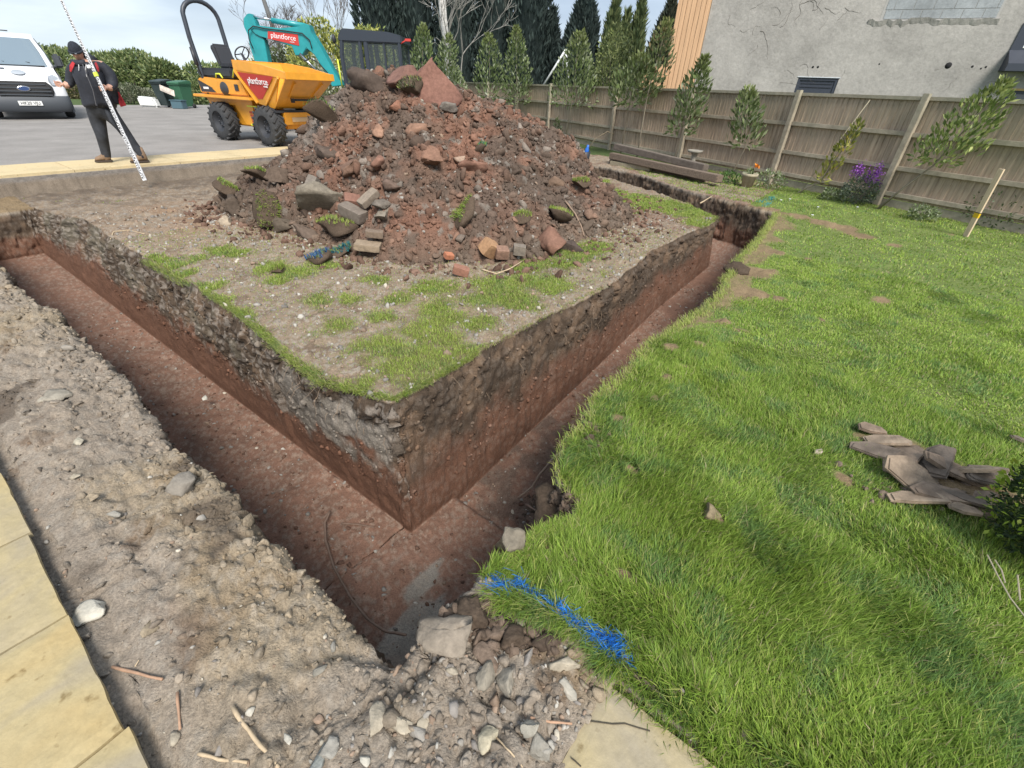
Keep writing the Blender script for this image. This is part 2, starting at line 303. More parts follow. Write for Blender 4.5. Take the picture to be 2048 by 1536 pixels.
# bucket teeth streaks down the right hand wall
st = fbm(np.stack([ga*1.0, gz*.12, 0*ga], 1), .035, 2, 66); V[:, :2] += np.where(innerR, st*.015*midw, 0)[:, None]*B2
# ---- soil colours
c = np.zeros((len(V), 3)); P3 = np.stack([xy[:, 0], xy[:, 1], gz], 1)
nA = np.zeros(len(V)); nB = np.zeros(len(V)); nC = np.zeros(len(V)); nA[idx] = fbm(P3[idx], .8, 4, 71); nB[idx] = fbm(P3[idx], .18, 4, 72); nC[idx] = fbm(P3[idx], .35, 3, 73)
peb = np.zeros(len(V)); pw, pi_ = wor(Sp, .028, 74); peb[idx] = (pi_ > .66)*(pw > .45)*(.4+.6*pi_)
def C(r, g, b): return np.array([r, g, b])
def lerp(a, b, t): return a*(1-t[:, None])+b*t[:, None]
beige, dark, brown, red, grey, tan = C(.245, .205, .163), C(.055, .043, .033), C(.125, .09, .064), C(.15, .085, .06), C(.26, .235, .20), C(.29, .23, .15)
cb = lerp(beige+0*P3, brown[None]*1.05, ss(nB-.12+.25*nA, .12, .45)); cb = lerp(cb, tan[None]+0*cb, .55*ss(nA, .05, .4)); cb = lerp(cb, grey[None]*1.1+0*cb, .35*peb)
cb = lerp(cb, dark[None]*1.6+0*cb, ss(nC+.2*nB, .33, .55)*.8*(gb > .9))
ci = lerp(C(.235, .18, .128)+0*P3, brown[None]+0*P3, ss(nB+.2*nA, 0, .4)*.75); ci = lerp(ci, grey[None]*1.15+0*ci, peb*.6)
ci = lerp(ci, C(.25, .165, .105)[None]+0*ci, np.clip(np.exp(-(((ga-2.6)/.8)**2+((gb-7.6)/1.4)**2)), 0, 1)*ss(nC, -.3, .2))
ci = lerp(ci, dark[None]*1.9+0*ci, ss(gb, 8.2, 10)*.5*ss(nB, -.3, .2)+ss(gb, 10.2, 10.6)*.35)
ci = lerp(ci, red[None]*1.05+0*ci, ss(ga, 6, 7.5)*ss(nA+nB*.5, -.2, .2)*.5)
cl = lerp(C(.20, .145, .085)+0*P3, C(.13, .165, .05)[None]+0*P3, lawn)
ciw = lerp(ci, C(.12, .115, .045)[None]+0*ci, ig)
cf = lerp(C(.205, .118, .084)+0*P3, C(.140, .086, .063)[None]+0*P3, ss(nB+.3*nA, 0, .4)*.7)
gp = ss(np.exp(-(((ga-1.0)/.45)**2+((gb-1.3)/.5)**2))*(.62+1.3*fbm(np.stack([ga*.5, gb*2.0, 0*ga], 1), .30, 4, 77)), .40, .58); cf = lerp(cf, C(.25, .225, .19)[None]+0*cf, gp*.95*(ga < 1.85))
cf = lerp(cf, C(.30, .25, .2)[None]+0*cf, peb*.4*(nA > -.2)); cf = lerp(cf, C(.10, .075, .06)[None]+0*cf, (floor & (ga > 1.84) & (ga < 3.2)).astype(float)*ss(nB, -.3, .3)*.7)
layer = gf+.20*nB+.20*nC
cw = lerp(C(.074, .054, .039)+0*P3, C(.125, .086, .058)[None]+0*P3, ss(nB, -.1, .4)); cw = lerp(cw, C(.125, .066, .044)[None]+0*cw, ss(layer, np.where(innerR, .32, .46), np.where(innerR, .62, .62)))
cw = lerp(cw, C(.215, .19, .16)[None]*(.8+.3*nC[:, None]), np.where(innerL, ss(layer, .18, .27)*(1-ss(layer, .50, .62))*np.clip(np.interp(gb, [1.9, 2.0, 2.1, 3.2, 3.8], [0, .3, 1, 1, 0])+.5*nC, 0, 1), 0))
cw = lerp(cw, C(.13, .115, .085)[None]+0*cw, np.where(innerL & (gb > 3.4), ss(nC, -.1, .3)*(1-ss(layer, .4, .6))*.7, 0)); cw = lerp(cw, C(.33, .29, .25)[None]+0*cw, np.where(innerL, peb*.5*(1-ss(layer, .5, .7)), peb*.12))
for m_, k_ in ((bank, cb), (isl, ciw), (top & ~isl & ~bank, cl), (floor, cf), (wall, cw)): c[m_] = k_[m_]
ow = wall & ~innerL & ~innerR; c[ow] = lerp(cb, cw, ss(gf, .02, .12))[ow]
c[top & (gb > 11.3)] = C(.16, .13, .1); c[drive] = C(.17, .16, .155)
fl = top & ~nearm; c[fl] = C(.07, .10, .035); c = np.clip(c*(1+.22*nB[:, None]), .01, .8)
nx_, ny_ = sh; ids = np.arange(nx_*ny_).reshape(sh); Fq = np.stack([ids[:-1, :-1], ids[1:, :-1], ids[1:, 1:], ids[:-1, 1:]], -1).reshape(-1, 4)
m_soil = mat('soil', attr='col', rough=.95, noise=.35, nscale=90, noise2=.12, n2scale=9, bump=.008, bscale=130, spec=.15)
ground = obj('ground', npmesh('ground', V, Fq, m_soil, c, smooth=True)); tag(ground, kind='structure')
gV = V.reshape(sh+(3,))
def gheight(a, b):
    """height of the sheet where it is level (not inside a trench)"""
    return ztop(np.atleast_1d(np.asarray(a, float)), np.atleast_1d(np.asarray(b, float)))
def gh(x, y): a, b = AB(x, y); return float(gheight(a, b)[0])
# ------------------------------------------------------------------ driveway, paving
m_drive = mat('driveway', (.24, .225, .21), .93, noise=.2, nscale=60, noise2=.16, n2scale=.9, bump=.004, bscale=160, spec=.2)
dv_ = [W(-60, 11.9, .158), W(9.5, 11.9, .158), W(13.5, 16, .158), W(13.5, 29.5, .158), W(14, 33, .158), W(-60, 33, .158)]
mb = MB(); mb.prism([v-Vector((0, 0, .05)) for v in dv_], (0, 0, .05)); tag(mb.build('driveway', m_drive), kind='structure')
def slabmat(name, c1, c2, c3):
    m = mat(name, c1, .85, noise=.10, nscale=45, bump=.004, bscale=22, spec=.25); t = m.node_tree; n = t.nodes; l = t.links
    src = [k for k in n if k.type == 'RGB'][0]; dst = [k.to_socket for k in src.outputs[0].links]
    co = n.new('ShaderNodeTexCoord').outputs['Object']; nz = n.new('ShaderNodeTexNoise'); nz.inputs['Scale'].default_value = 2.6; nz.inputs['Detail'].default_value = 6; nz.inputs['Distortion'].default_value = .6; l.new(co, nz.inputs['Vector'])
    r = n.new('ShaderNodeValToRGB'); e = r.color_ramp.elements; e[0].position = .33; e[0].color = (*c2, 1); e[1].position = .72; e[1].color = (*c3, 1); k = e.new(.5); k.color = (*c1, 1); l.new(nz.outputs[0], r.inputs[0])
    nz2 = n.new('ShaderNodeTexNoise'); nz2.inputs['Scale'].default_value = 16; nz2.inputs['Detail'].default_value = 4; l.new(co, nz2.inputs['Vector']); r2 = n.new('ShaderNodeValToRGB'); e = r2.color_ramp.elements; e[0].position = .27; e[0].color = (.55, .5, .42, 1); e[1].position = .36; e[1].color = (1, 1, 1, 1); l.new(nz2.outputs[0], r2.inputs[0])
    mm = n.new('ShaderNodeMixRGB'); mm.blend_type = 'MULTIPLY'; mm.inputs[0].default_value = 1; l.new(r.outputs[0], mm.inputs[1]); l.new(r2.outputs[0], mm.inputs[2])
    for s_ in dst: l.new(mm.outputs[0], s_)
    return m
m_slab = slabmat('sandstone', (.36, .295, .165), (.29, .25, .18), (.39, .29, .135))
m_slab2 = slabmat('sandstone_far', (.52, .42, .25), (.46, .37, .22), (.54, .41, .23))
def slab(mb, a0, a1, b0, b1, z, t=.035, g=.005, n=14):
    """a riven slab with softly wavy edges"""
    a0 += g; a1 -= g; b0 += g; b1 -= g; u = np.linspace(0, 1, n); vs = []; fs = []
    for i in range(n):
        for j in range(n):
            a = a0+(a1-a0)*u[i]; b = b0+(b1-b0)*u[j]; e_ = min(i, j, n-1-i, n-1-j)
            vs.append((a, b, z-(.006 if e_ == 0 else 0)))
    vs = np.array(vs); nn = fbm(vs, .14, 3, 91); vs[:, 2] += nn*.004; vs[:, 0] += .004*fbm(vs, .08, 2, 92); vs[:, 1] += .004*fbm(vs, .08, 2, 93)
    for i in range(n-1):
        for j in range(n-1): k = i*n+j; fs.append([k, k+n, k+n+1, k+1])
    rim = [i*n for i in range(n)]+[(n-1)*n+j for j in range(1, n)]+[i*n+n-1 for i in range(n-2, -1, -1)]+[j for j in range(n-2, 0, -1)]
    low = []; 
    for r in rim: low.append(len(vs)+len(low))
    lv = vs[rim].copy(); lv[:, 2] = z-t; vs = np.concatenate([vs, lv]); L_ = len(rim)
    for k in range(L_): fs.append([rim[k], rim[(k+1) % L_], low[(k+1) % L_], low[k]][::-1])
    mb.add([W(*v) for v in vs], fs)
mb = MB(); bj = [-1.04, -.47, .105, .67, 1.238, 1.814, 2.385, 2.955, 3.53, 4.1, 4.7]
for i in range(len(bj)-1):
    e_ = (-.255, -.262, -.25, -.245, -.258, -.262, -.252, -.26, -.255, -.25)[i]
    slab(mb, -.262-.9, e_, bj[i], bj[i+1], .012); slab(mb, -2.1, -1.165, bj[i]-.2, bj[i+1]-.2, .012)
slab(mb, .28, .80, -.42, .135, .012); slab(mb, -.26, .275, -.5, .12, .012, g=.004); slab(mb, .30, .82, -1.0, -.425, .012)
tag(mb.build('patio_paving', m_slab), kind='structure')
mb = MB(); aj = [-9, -7.8, -6.6, -5.3, -4.2, -2.9, -1.6, -.3, .9, 2.15, 3.85, 5.15, 6.4, 7.6]
for i in range(len(aj)-1): slab(mb, aj[i], aj[i+1], 11.5, 12.75, .185, t=.05)
tag(mb.build('drive_edge_paving', m_slab2), kind='structure')
mb = MB(); mb.prism([W(-9, 11.47, -.02), W(7.6, 11.47, -.02), W(7.6, 11.62, -.02), W(-9, 11.62, -.02)], (0, 0, .155)); tag(mb.build('concrete_footing', mat('footing', (.2, .18, .16), .95, noise=.3, nscale=12, bump=.01, bscale=30)), kind='structure')
# ------------------------------------------------------------------ stones, clods, heap
def ico_np(sub):
    bm = bmesh.new(); bmesh.ops.create_icosphere(bm, subdivisions=sub, radius=1); bm.verts.index_update()
    v = np.array([k.co[:] for k in bm.verts]); f = np.array([[q.index for q in k.verts] for k in bm.faces]); bm.free(); return v, f
ICO1, ICO2, ICO3 = ico_np(1), ico_np(2), ico_np(3)
def stone(sub, seed, cuts=7, rough=.12, flat=1.0):
    v, f = (None, ICO1, ICO2, ICO3)[sub]; r = np.random.default_rng(seed); v = v.copy()
    for _ in range(cuts):
        n = r.normal(size=3); n /= np.linalg.norm(n); h = r.uniform(.34, .66); d_ = v@n-h; m = d_ > 0; v[m] -= n*d_[m][:, None]*.97
    v *= (1.25+rough*1.3*fbm(v+seed*7.1, .7, 4, seed, .6)+(rough > .17)*.16*(wor(v*1.0, .42, seed)[0]-.4))[:, None]; v[:, 2] *= flat; return v, f
T1 = [stone(1, s, 6, .25, .7) for s in range(14)]; T2 = [stone(2, 50+s, 9, .30, .75) for s in range(14)]
def rots(n, r=rng):
    q = r.normal(size=(n, 4)); q /= np.linalg.norm(q, axis=1)[:, None]; w_, x, y, z = q.T
    return np.stack([np.stack([1-2*(y*y+z*z), 2*(x*y-z*w_), 2*(x*z+y*w_)], 1), np.stack([2*(x*y+z*w_), 1-2*(x*x+z*z), 2*(y*z-x*w_)], 1), np.stack([2*(x*z-y*w_), 2*(y*z+x*w_), 1-2*(x*x+y*y)], 1)], 1)
def scatter(P, size, colr, T, r=rng, tilt=True):
    n = len(P); which = r.integers(0, len(T), n); Vs = []; Fs = []; Cs = []; off = 0
    sc = size[:, None]*r.uniform(.7, 1.3, (n, 3))
    if tilt: R_ = rots(n, r)
    else:
        t = r.uniform(0, 6.28, n); R_ = np.zeros((n, 3, 3)); R_[:, 0, 0] = np.cos(t); R_[:, 0, 1] = -np.sin(t); R_[:, 1, 0] = np.sin(t); R_[:, 1, 1] = np.cos(t); R_[:, 2, 2] = 1
    for k in range(len(T)):
        m = np.where(which == k)[0]
        if not len(m): continue
        v, f = T[k]; q = np.einsum('nij,nvj->nvi', R_[m], v[None]*sc[m][:, None])+P[m][:, None]
        Vs.append(q.reshape(-1, 3)); nf = (f[None]+(np.arange(len(m))*len(v))[:, None, None]+off).reshape(-1, 3); Fs.append(nf); Cs.append(np.repeat(colr[m], len(v), 0)); off += len(m)*len(v)
    return np.concatenate(Vs), np.concatenate(Fs), np.concatenate(Cs)
# surface sampler on the final ground sheet
gface_c = (gV[:-1, :-1]+gV[1:, 1:]+gV[1:, :-1]+gV[:-1, 1:])/4
gar = np.linalg.norm(np.cross(gV[1:, 1:]-gV[:-1, :-1], gV[:-1, 1:]-gV[1:, :-1]), axis=2)/2
def fmask(m): return m.reshape(sh)[:-1, :-1]
def sample(weight, n, r=rng):
    wt = (weight*gar).ravel(); cs = np.cumsum(wt); k = np.searchsorted(cs, r.uniform(0, cs[-1], n)); i, j = np.unravel_index(k, gar.shape); u = r.uniform(size=(n, 1)); v = r.uniform(size=(n, 1))
    return gV[i, j]*(1-u)*(1-v)+gV[i+1, j]*u*(1-v)+gV[i, j+1]*(1-u)*v+gV[i+1, j+1]*u*v, i, j
dist = np.linalg.norm(gface_c-np.array([0, 0, CAMH]), axis=2)
m_stone = mat('stone', attr='col', rough=.9, noise=.22, nscale=30, bump=.003, bscale=90, spec=.2)
def pebcol(n, r=rng, warm=.3):
    base = np.array([[.36, .34, .30], [.28, .26, .23], [.42, .38, .31], [.26, .19, .14], [.22, .20, .18]]); c_ = base[r.choice(5, n, p=[.12, .25, .06, .35, .22])]; return c_*r.uniform(.7, 1.15, (n, 1))
near = fmask(bank)*(dist < 3.2); P_, i_, j_ = sample(near*(1+6*(fmask(gb) < .7)), 3200)
sz = rng.gamma(1.8, .0024, len(P_))+.0015; sz = np.minimum(sz, .02); v, f, c_ = scatter(P_+[0, 0, 1]*sz[:, None]*.3, sz, pebcol(len(P_)), T1)
tag(obj('gravel', npmesh('gravel', v, f, m_stone, c_)), 'grey and buff gravel strewn on the bare soil by the paving', 'gravel', kind='stuff')
isf = fmask(isl)*(1-fmask(ig)*.8)*(fmask(ga) < 8)*(dist < 9); P_, i_, j_ = sample(isf, 5200); sz = rng.gamma(1.8, .0048, len(P_))+.003; sz = np.minimum(sz, .03)
v, f, c_ = scatter(P_+[0, 0, 1]*sz[:, None]*.2, sz, pebcol(len(P_)), T1); tag(obj('pebbles', npmesh('pebbles', v, f, m_stone, c_)), 'small pebbles scattered over the stripped ground inside the trench', 'pebbles', kind='stuff')
fl_ = fmask(floor)*(dist < 8); P_, i_, j_ = sample(fl_, 1500); sz = rng.gamma(2, .004, len(P_))+.003; sz = np.minimum(sz, .022); cc_ = pebcol(len(P_)); cc_[::2] = np.array([.12, .07, .05])
v, f, c_ = scatter(P_, sz, cc_, T1); tag(obj('trench_grit', npmesh('trench_grit', v, f, m_stone, c_)), 'loose stones and crumbs lying along the red trench floor', 'grit', kind='stuff')
# crumbs of earth on the walls and rims
wl = fmask(wall)*(fmask(gf) < .75)*(dist < 8); P_, i_, j_ = sample(wl*1.0, 5500); sz = rng.gamma(1.5, .0048, len(P_))+.003; sz = np.minimum(sz, .025)
fc = c.reshape(sh+(3,))[i_, j_]*rng.uniform(.7, 1.35, (len(P_), 1)); v, f, c_ = scatter(P_, sz, fc, T1)
bk = fmask(bank)*(dist < 9)*(1+3*(fmask(ga) > .2)); P2, i2_, j2_ = sample(bk, 12000); s2 = np.minimum(rng.gamma(1.3, .0055, len(P2))+.002, .03); fc2 = c.reshape(sh+(3,))[i2_, j2_]*rng.uniform(.7, 1.15, (len(P2), 1)); v2, f2_, c2 = scatter(P2, s2, fc2, T2)
m_clod = mat('clod', attr='col', rough=.97, noise=.3, nscale=70, bump=.006, bscale=80, spec=.1)
tag(obj('soil_crumbs', npmesh('soil_crumbs', np.concatenate([v, v2]), [f, f2_+len(v)], m_clod, np.concatenate([c_, c2]))), 'crumbs of earth along the trench sides and banks', 'soil crumbs', kind='stuff')
# ------------------------------------------------------------------ the spoil heap
HC = np.array([5.3, 6.2])
dirs = [(3.0, 7.9), (2.75, 7.1), (2.75, 6.2), (2.9, 5.5), (3.05, 4.76), (3.2, 4.05), (3.5, 3.55), (4.0, 3.25), (4.87, 2.95), (5.87, 2.8), (7.0, 2.9), (7.9, 3.4), (8.6, 4.3), (8.8, 5.8), (8.2, 7.6), (6.8, 8.9), (5.2, 9.1), (3.9, 8.7)]
an = np.array([math.atan2(q[1]-HC[1], q[0]-HC[0]) for q in dirs]); ra = np.array([math.hypot(q[1]-HC[1], q[0]-HC[0]) for q in dirs]); o_ = np.argsort(an); an = an[o_]; ra = ra[o_]
def heap_z(a, b, detail=True):
    t = np.arctan2(b-HC[1], a-HC[0]); r = np.hypot(a-HC[0], b-HC[1]); R_ = np.interp(t, np.concatenate([[an[-1]-2*math.pi], an, [an[0]+2*math.pi]]), np.concatenate([[ra[-1]], ra, [ra[0]]]))
    P_ = np.stack([a, b, 0*a], 1); s = r/(R_*(1+.10*fbm(P_, 1.1, 3, 101))); z = 1.93*np.clip(1.06-s*1.06, -.1, 1)
    z = np.where(z > 1.3, 1.3+(z-1.3)*.8, z); z = z*(1+.0*s); foot = np.clip(1.18-s, 0, 1)
    z = np.maximum(z, -.1+.9*foot**1.4); z += .26*fbm(P_, 1.0, 5, 102)*ss(z, .02, .5)
    # run of soft soil on the right and the shelf on the left
    z += .22*np.exp(-(((a-7.3)/.7)**2+((b-4.4)/.6)**2))+.15*np.exp(-(((a-4.6)/.6)**2+((b-7.6)/.6)**2))
    return z
hu = np.linspace(2.2, 9.3, 300); hv = np.linspace(2.3, 9.8, 310); HA, HB = np.meshgrid(hu, hv, indexing='ij'); ha, hb = HA.ravel(), HB.ravel(); hz = heap_z(ha, hb)
hxy = ha[:, None]*A2+hb[:, None]*B2; HV = np.concatenate([hxy, hz[:, None]], 1); g3 = HV.reshape(HA.shape+(3,)); hn = np.cross(np.gradient(g3, axis=0), np.gradient(g3, axis=1)); hn /= np.linalg.norm(hn, axis=2, keepdims=True); hn = hn.reshape(-1, 3); hn[hn[:, 2] < 0] *= -1
a1_, k1_ = wor(HV, .26, 111); a2_, k2_ = wor(HV, .12, 112); a3_, k3_ = wor(HV, .06, 113)
dd = a1_*(k1_ > .5)*.085*(k1_)+a2_*(k2_ > .35)*.05*k2_+a3_*.018*(k3_ > .3)+.05*fbm(HV, .14, 4, 114); edge_ = ss(hz, -.06, .12)
HV2 = HV+hn*(dd*edge_)[:, None]; HV2[:, 2] += ztop(ha, hb)
n1_, n2_, n3_ = fbm(HV, .8, 4, 115), fbm(HV, .2, 3, 116), fbm(HV, .07, 2, 117)
hc = lerp(C(.135, .088, .065)+0*HV, C(.168, .092, .064)[None]+0*HV, ss(n1_+.5*n2_, -.15, .25)); hc = lerp(hc, C(.095, .073, .058)[None]+0*HV, ss(n2_-.5*n1_+.25*ss(ha*.5+(hb-6)*.5, 5, 3), .1, .4)*.85)
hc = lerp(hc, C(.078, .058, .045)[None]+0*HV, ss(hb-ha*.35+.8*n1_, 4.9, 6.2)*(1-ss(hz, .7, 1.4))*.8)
hc = lerp(hc, C(.22, .125, .088)[None]+0*HV, ss(k1_, .8, .95)*ss(n2_, -.1, .3)*.8); hc = lerp(hc, C(.19, .165, .14)[None]+0*HV, (k3_ > .93)*.8); hc = lerp(hc, C(.2, .18, .16)[None]+0*HV, np.exp(-(((ha-4.4)/.35)**2+((hb-6.9)/.3)**2))*.8)
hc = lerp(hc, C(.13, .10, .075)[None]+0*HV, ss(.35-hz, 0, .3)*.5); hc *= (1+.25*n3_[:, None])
ids = np.arange(len(hu)*len(hv)).reshape(len(hu), len(hv)); Fh = np.stack([ids[:-1, :-1], ids[1:, :-1], ids[1:, 1:], ids[:-1, 1:]], -1).reshape(-1, 4)
keep = (hz[Fh].max(1) > -.06); heap = thing('spoil_heap', 'large heap of reddish brown spoil on the ground inside the trench', 'spoil heap', W(*HC))
def tolocal(v): return v-np.array(W(*HC))
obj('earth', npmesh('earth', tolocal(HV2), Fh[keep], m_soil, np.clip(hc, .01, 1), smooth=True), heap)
H3 = HV2.reshape(HA.shape+(3,)); harea = np.linalg.norm(np.cross(H3[1:, 1:]-H3[:-1, :-1], H3[:-1, 1:]-H3[1:, :-1]), axis=2)
def hsample(n, wt=None):
    wz = harea*(hz.reshape(HA.shape)[:-1, :-1] > -.04)*(1 if wt is None else wt); cs = np.cumsum(wz.ravel()); k = np.searchsorted(cs, rng.uniform(0, cs[-1], n)); i, j = np.unravel_index(k, harea.shape); return H3[i, j].copy(), i*len(hv)+j
# fewer on the side away from the camera
front = ((HA+HB)[:-1, :-1] < 12.6)*.85+.15
P_, k_ = hsample(27000, front); sz = np.minimum(rng.gamma(.95, .0122, len(P_))+.004, .085); cc_ = hc[k_]*rng.uniform(.78, 1.3, (len(P_), 1)); st_ = rng.uniform(size=len(P_)) < .025; cc_[st_] = pebcol(st_.sum()); sz[st_] = rng.uniform(.01, .03, st_.sum())
small = sz < .022; v, f, c_ = scatter(P_[small], sz[small], cc_[small], T1); v2, f2_, c2 = scatter(P_[~small], sz[~small], cc_[~small], T2)
P3_, k3 = [], []
th = rng.uniform(0, 2*math.pi, 2600); rr_ = np.interp(th, np.linspace(-math.pi, math.pi*3, 73), np.interp((np.linspace(-math.pi, math.pi*3, 73)+math.pi) % (2*math.pi)-math.pi, an, ra))*(1+np.abs(rng.normal(0, .10, 2600)))
pa, pb = HC[0]+rr_*np.cos(th), HC[1]+rr_*np.sin(th); ok = (pa > 1.5) & (pb > 2.15) & (pa < 9.2); pa, pb = pa[ok], pb[ok]; s3 = np.minimum(rng.gamma(1.2, .011, len(pa))+.005, .05)
P3_ = np.concatenate([pa[:, None]*A2+pb[:, None]*B2, (ztop(pa, pb)+s3*.4)[:, None]], 1); v3, f3_, c3 = scatter(P3_, s3, np.array([[.12, .075, .055]])*rng.uniform(.6, 1.6, (len(pa), 1)), T2)
tag(obj('clods', npmesh('clods', tolocal(np.concatenate([v, v2, v3])), [f, f2_+len(v), f3_+len(v)+len(v2)], m_clod, np.concatenate([c_, c2, c3])), heap), kind='stuff')
def heap_top(x, y):
    a, b = AB(x, y); i = int(np.clip(round((a-2.2)/7.1*299), 0, 299)); j = int(np.clip(round((b-2.3)/7.5*309), 0, 309)); return max(float(H3[i, j, 2]), gh(x, y))
from mathutils.bvhtree import BVHTree
BV = [BVHTree.FromObject(ground, bpy.context.evaluated_depsgraph_get())]
bm_ = bmesh.new(); bm_.from_mesh(bpy.data.objects['earth'].data); bm_.from_mesh(bpy.data.objects['clods'].data); bm_.transform(Matrix.Translation(W(*HC))); BV.append(BVHTree.FromBMesh(bm_)); bm_.free()
def hit(px, py):
    """where the sight line of a photo point meets the ground or the heap"""
    d_ = Vector(ray(px, py)).normalized(); best = None
    for t_ in BV:
        l_, n_, i_, s_ = t_.ray_cast(Vector((0, 0, CAMH)), d_)
        if l_ is not None and (best is None or s_ < best[1]): best = (l_, s_)
    return best[0].copy()
def hit_old(px, py):
    """walk the sight line of a photo point down to the heap or the level ground"""
    d_ = ray(px, py); d_ = d_/d_[1]
    for Y in np.arange(.4, 30, .02):
        p = d_*Y; z = p[2]+CAMH; a, b = AB(p[0], p[1])
        t = heap_top(p[0], p[1]) if (2.2 < a < 9.3 and 2.3 < b < 9.8) else gh(p[0], p[1])
        if z <= t: return Vector((p[0], p[1], t))
    return Vector((p[0], p[1], 0))
# ------------------------------------------------------------------ grass blades
def blades(P, h, wd, az, lean, colr, two=False):
    """P roots, h lengths, wd widths, az lean direction, lean 0..1.3 rad; returns V,F,C"""
    n = len(P); dx, dy = np.cos(az), np.sin(az); D = np.stack([dx, dy, 0*dx], 1); s = rng.uniform(-.9, .9, n)+az+math.pi/2; S_ = np.stack([np.cos(s), np.sin(s), 0*s], 1)
    up_ = np.array([0, 0, 1.]); l1 = lean*.45; l2 = lean*1.25
    m = P+(D*np.sin(l1)[:, None]+up_*np.cos(l1)[:, None])*(h*.5)[:, None]; t = m+(D*np.sin(l2)[:, None]+up_*np.cos(l2)[:, None])*(h*.5)[:, None]
    w2_ = (wd/2)[:, None]; V_ = np.stack([P-S_*w2_, P+S_*w2_, m+S_*w2_*.85, m-S_*w2_*.85, t], 1).reshape(-1, 3); b_ = np.arange(n)*5
    q = np.stack([b_, b_+1, b_+2, b_+3], 1); tr = np.stack([b_+3, b_+2, b_+4], 1); return V_, q, tr, np.repeat(colr, 5, 0)
m_grass = mat('grass', attr='col', rough=.5, spec=.25, trans=.35)
GA, GB = fmask(ga), fmask(gb); LM = fmask(lawn); IG = fmask(ig)
def make_grass(name, label, sets):
    Vs, Q, T, Cs, off = [], [], [], [], 0
    for (V_, q, t, c_) in sets: Vs.append(V_); Q.append(q+off); T.append(t+off); Cs.append(c_); off += len(V_)
    o = obj(name, npmesh(name, np.concatenate(Vs), [np.concatenate(Q), np.concatenate(T)], m_grass, np.concatenate(Cs))); return tag(o, label, 'grass', kind='stuff')
def gcol(P, n, yel=.0):
    k = fbm(P, .55, 3, 121); k2 = fbm(P, .16, 2, 122); g1, g2, g3, g4 = C(.185, .285, .045), C(.275, .385, .065), C(.40, .42, .13), C(.125, .225, .075)
    c_ = lerp(g1+0*P, g2[None]+0*P, ss(k+rng.normal(0, .35, n), -.5, .5)); c_ = lerp(c_, g4[None]+0*P, ss(k2+rng.normal(0, .2, n), .15, .5)*.75); y = (rng.uniform(size=n) < .16+yel).astype(float)*rng.uniform(.4, 1, n); c_ = lerp(c_, g3[None]+0*P, y)
    dry = (rng.uniform(size=n) < .035+.12*yel).astype(float); c_ = lerp(c_, C(.36, .31, .18)[None]+0*P, dry); return c_*rng.uniform(.75, 1.25, (n, 1))
sets = []
infov = (GA > -.2)*(dist < 16)
for lo, hi, n, hb_, hv_, wb in ((0, 2.6, 165000, .062, .024, .0036), (2.6, 4.2, 180000, .040, .014, .0036), (4.2, 7, 160000, .026, .010, .0062), (7, 16, 130000, .028, .009, .012)):
    wt = LM**1.2*infov*(dist >= lo)*(dist < hi)*(gface_c[..., 1] > .1); P_, i_, j_ = sample(wt, n)
    k = fbm(P_, .38, 3, 123); az = 1.2+4.5*fbm(P_, .45, 3, 124)+rng.normal(0, .95, n); ln = np.clip(.75+.45*k+rng.normal(0, .35, n), .05, 1.5); tuf = 1+.6*fbm(P_, .3, 3, 125)
    lmv = LM[i_, j_]; h = (hb_+hv_*rng.normal(size=n))*tuf*(.5+.5*lmv); h = np.clip(h, .015, .14)
    sets.append(blades(P_-[0, 0, .004], h, wb*rng.uniform(.7, 1.3, n), az, ln, gcol(P_, n, .15*(1-lmv.mean()))))
# long fringe hanging over the rims of the trench and the slab
def fringe(pts, n, h0, out, yel, hang=.9, spread=.02):
    pts = np.array(pts, float); L = np.concatenate([[0], np.cumsum(np.hypot(*np.diff(pts, axis=0).T))]); t = rng.uniform(0, L[-1], n); a = np.interp(t, L, pts[:, 0]); b = np.interp(t, L, pts[:, 1])
    a = a+rng.normal(0, spread, n); b = b+rng.normal(0, spread, n); P_ = np.concatenate([a[:, None]*A2+b[:, None]*B2, (ztop(a, b)+.002)[:, None]], 1)
    o = out[0]*A2+out[1]*B2; az = math.atan2(o[1], o[0])+rng.normal(0, .7, n); c_ = gcol(P_, n, yel)
    return blades(P_, h0*rng.uniform(.5, 1.3, n), rng.uniform(.0025, .0045, n), az, np.clip(hang+rng.normal(0, .35, n), .2, 1.7), c_)
er = [(x, edge_b0(np.array([x]))[0]-.012) for x in np.linspace(1.45, 9.4, 160)]
sets.append(fringe(er, 9000, .055, (0, 1), .6, 1.1, .03)); sets.append(fringe([(.80, .62), (.84, .5), (.88, .38), (.90, .2), (.84, .14)], 3800, .10, (-1, .1), .12, 1.15, .025)); sets.append(fringe([(.84, .14), (.84, 0), (.84, -.5), (.86, -1)], 3600, .075, (-1, 0), .03, 1.0, .025))
sets.append(fringe([(.80, .63), (1.0, .66), (1.2, .6), (1.34, .5), (1.45, .55)], 2600, .06, (0, 1), .4, 1.1))
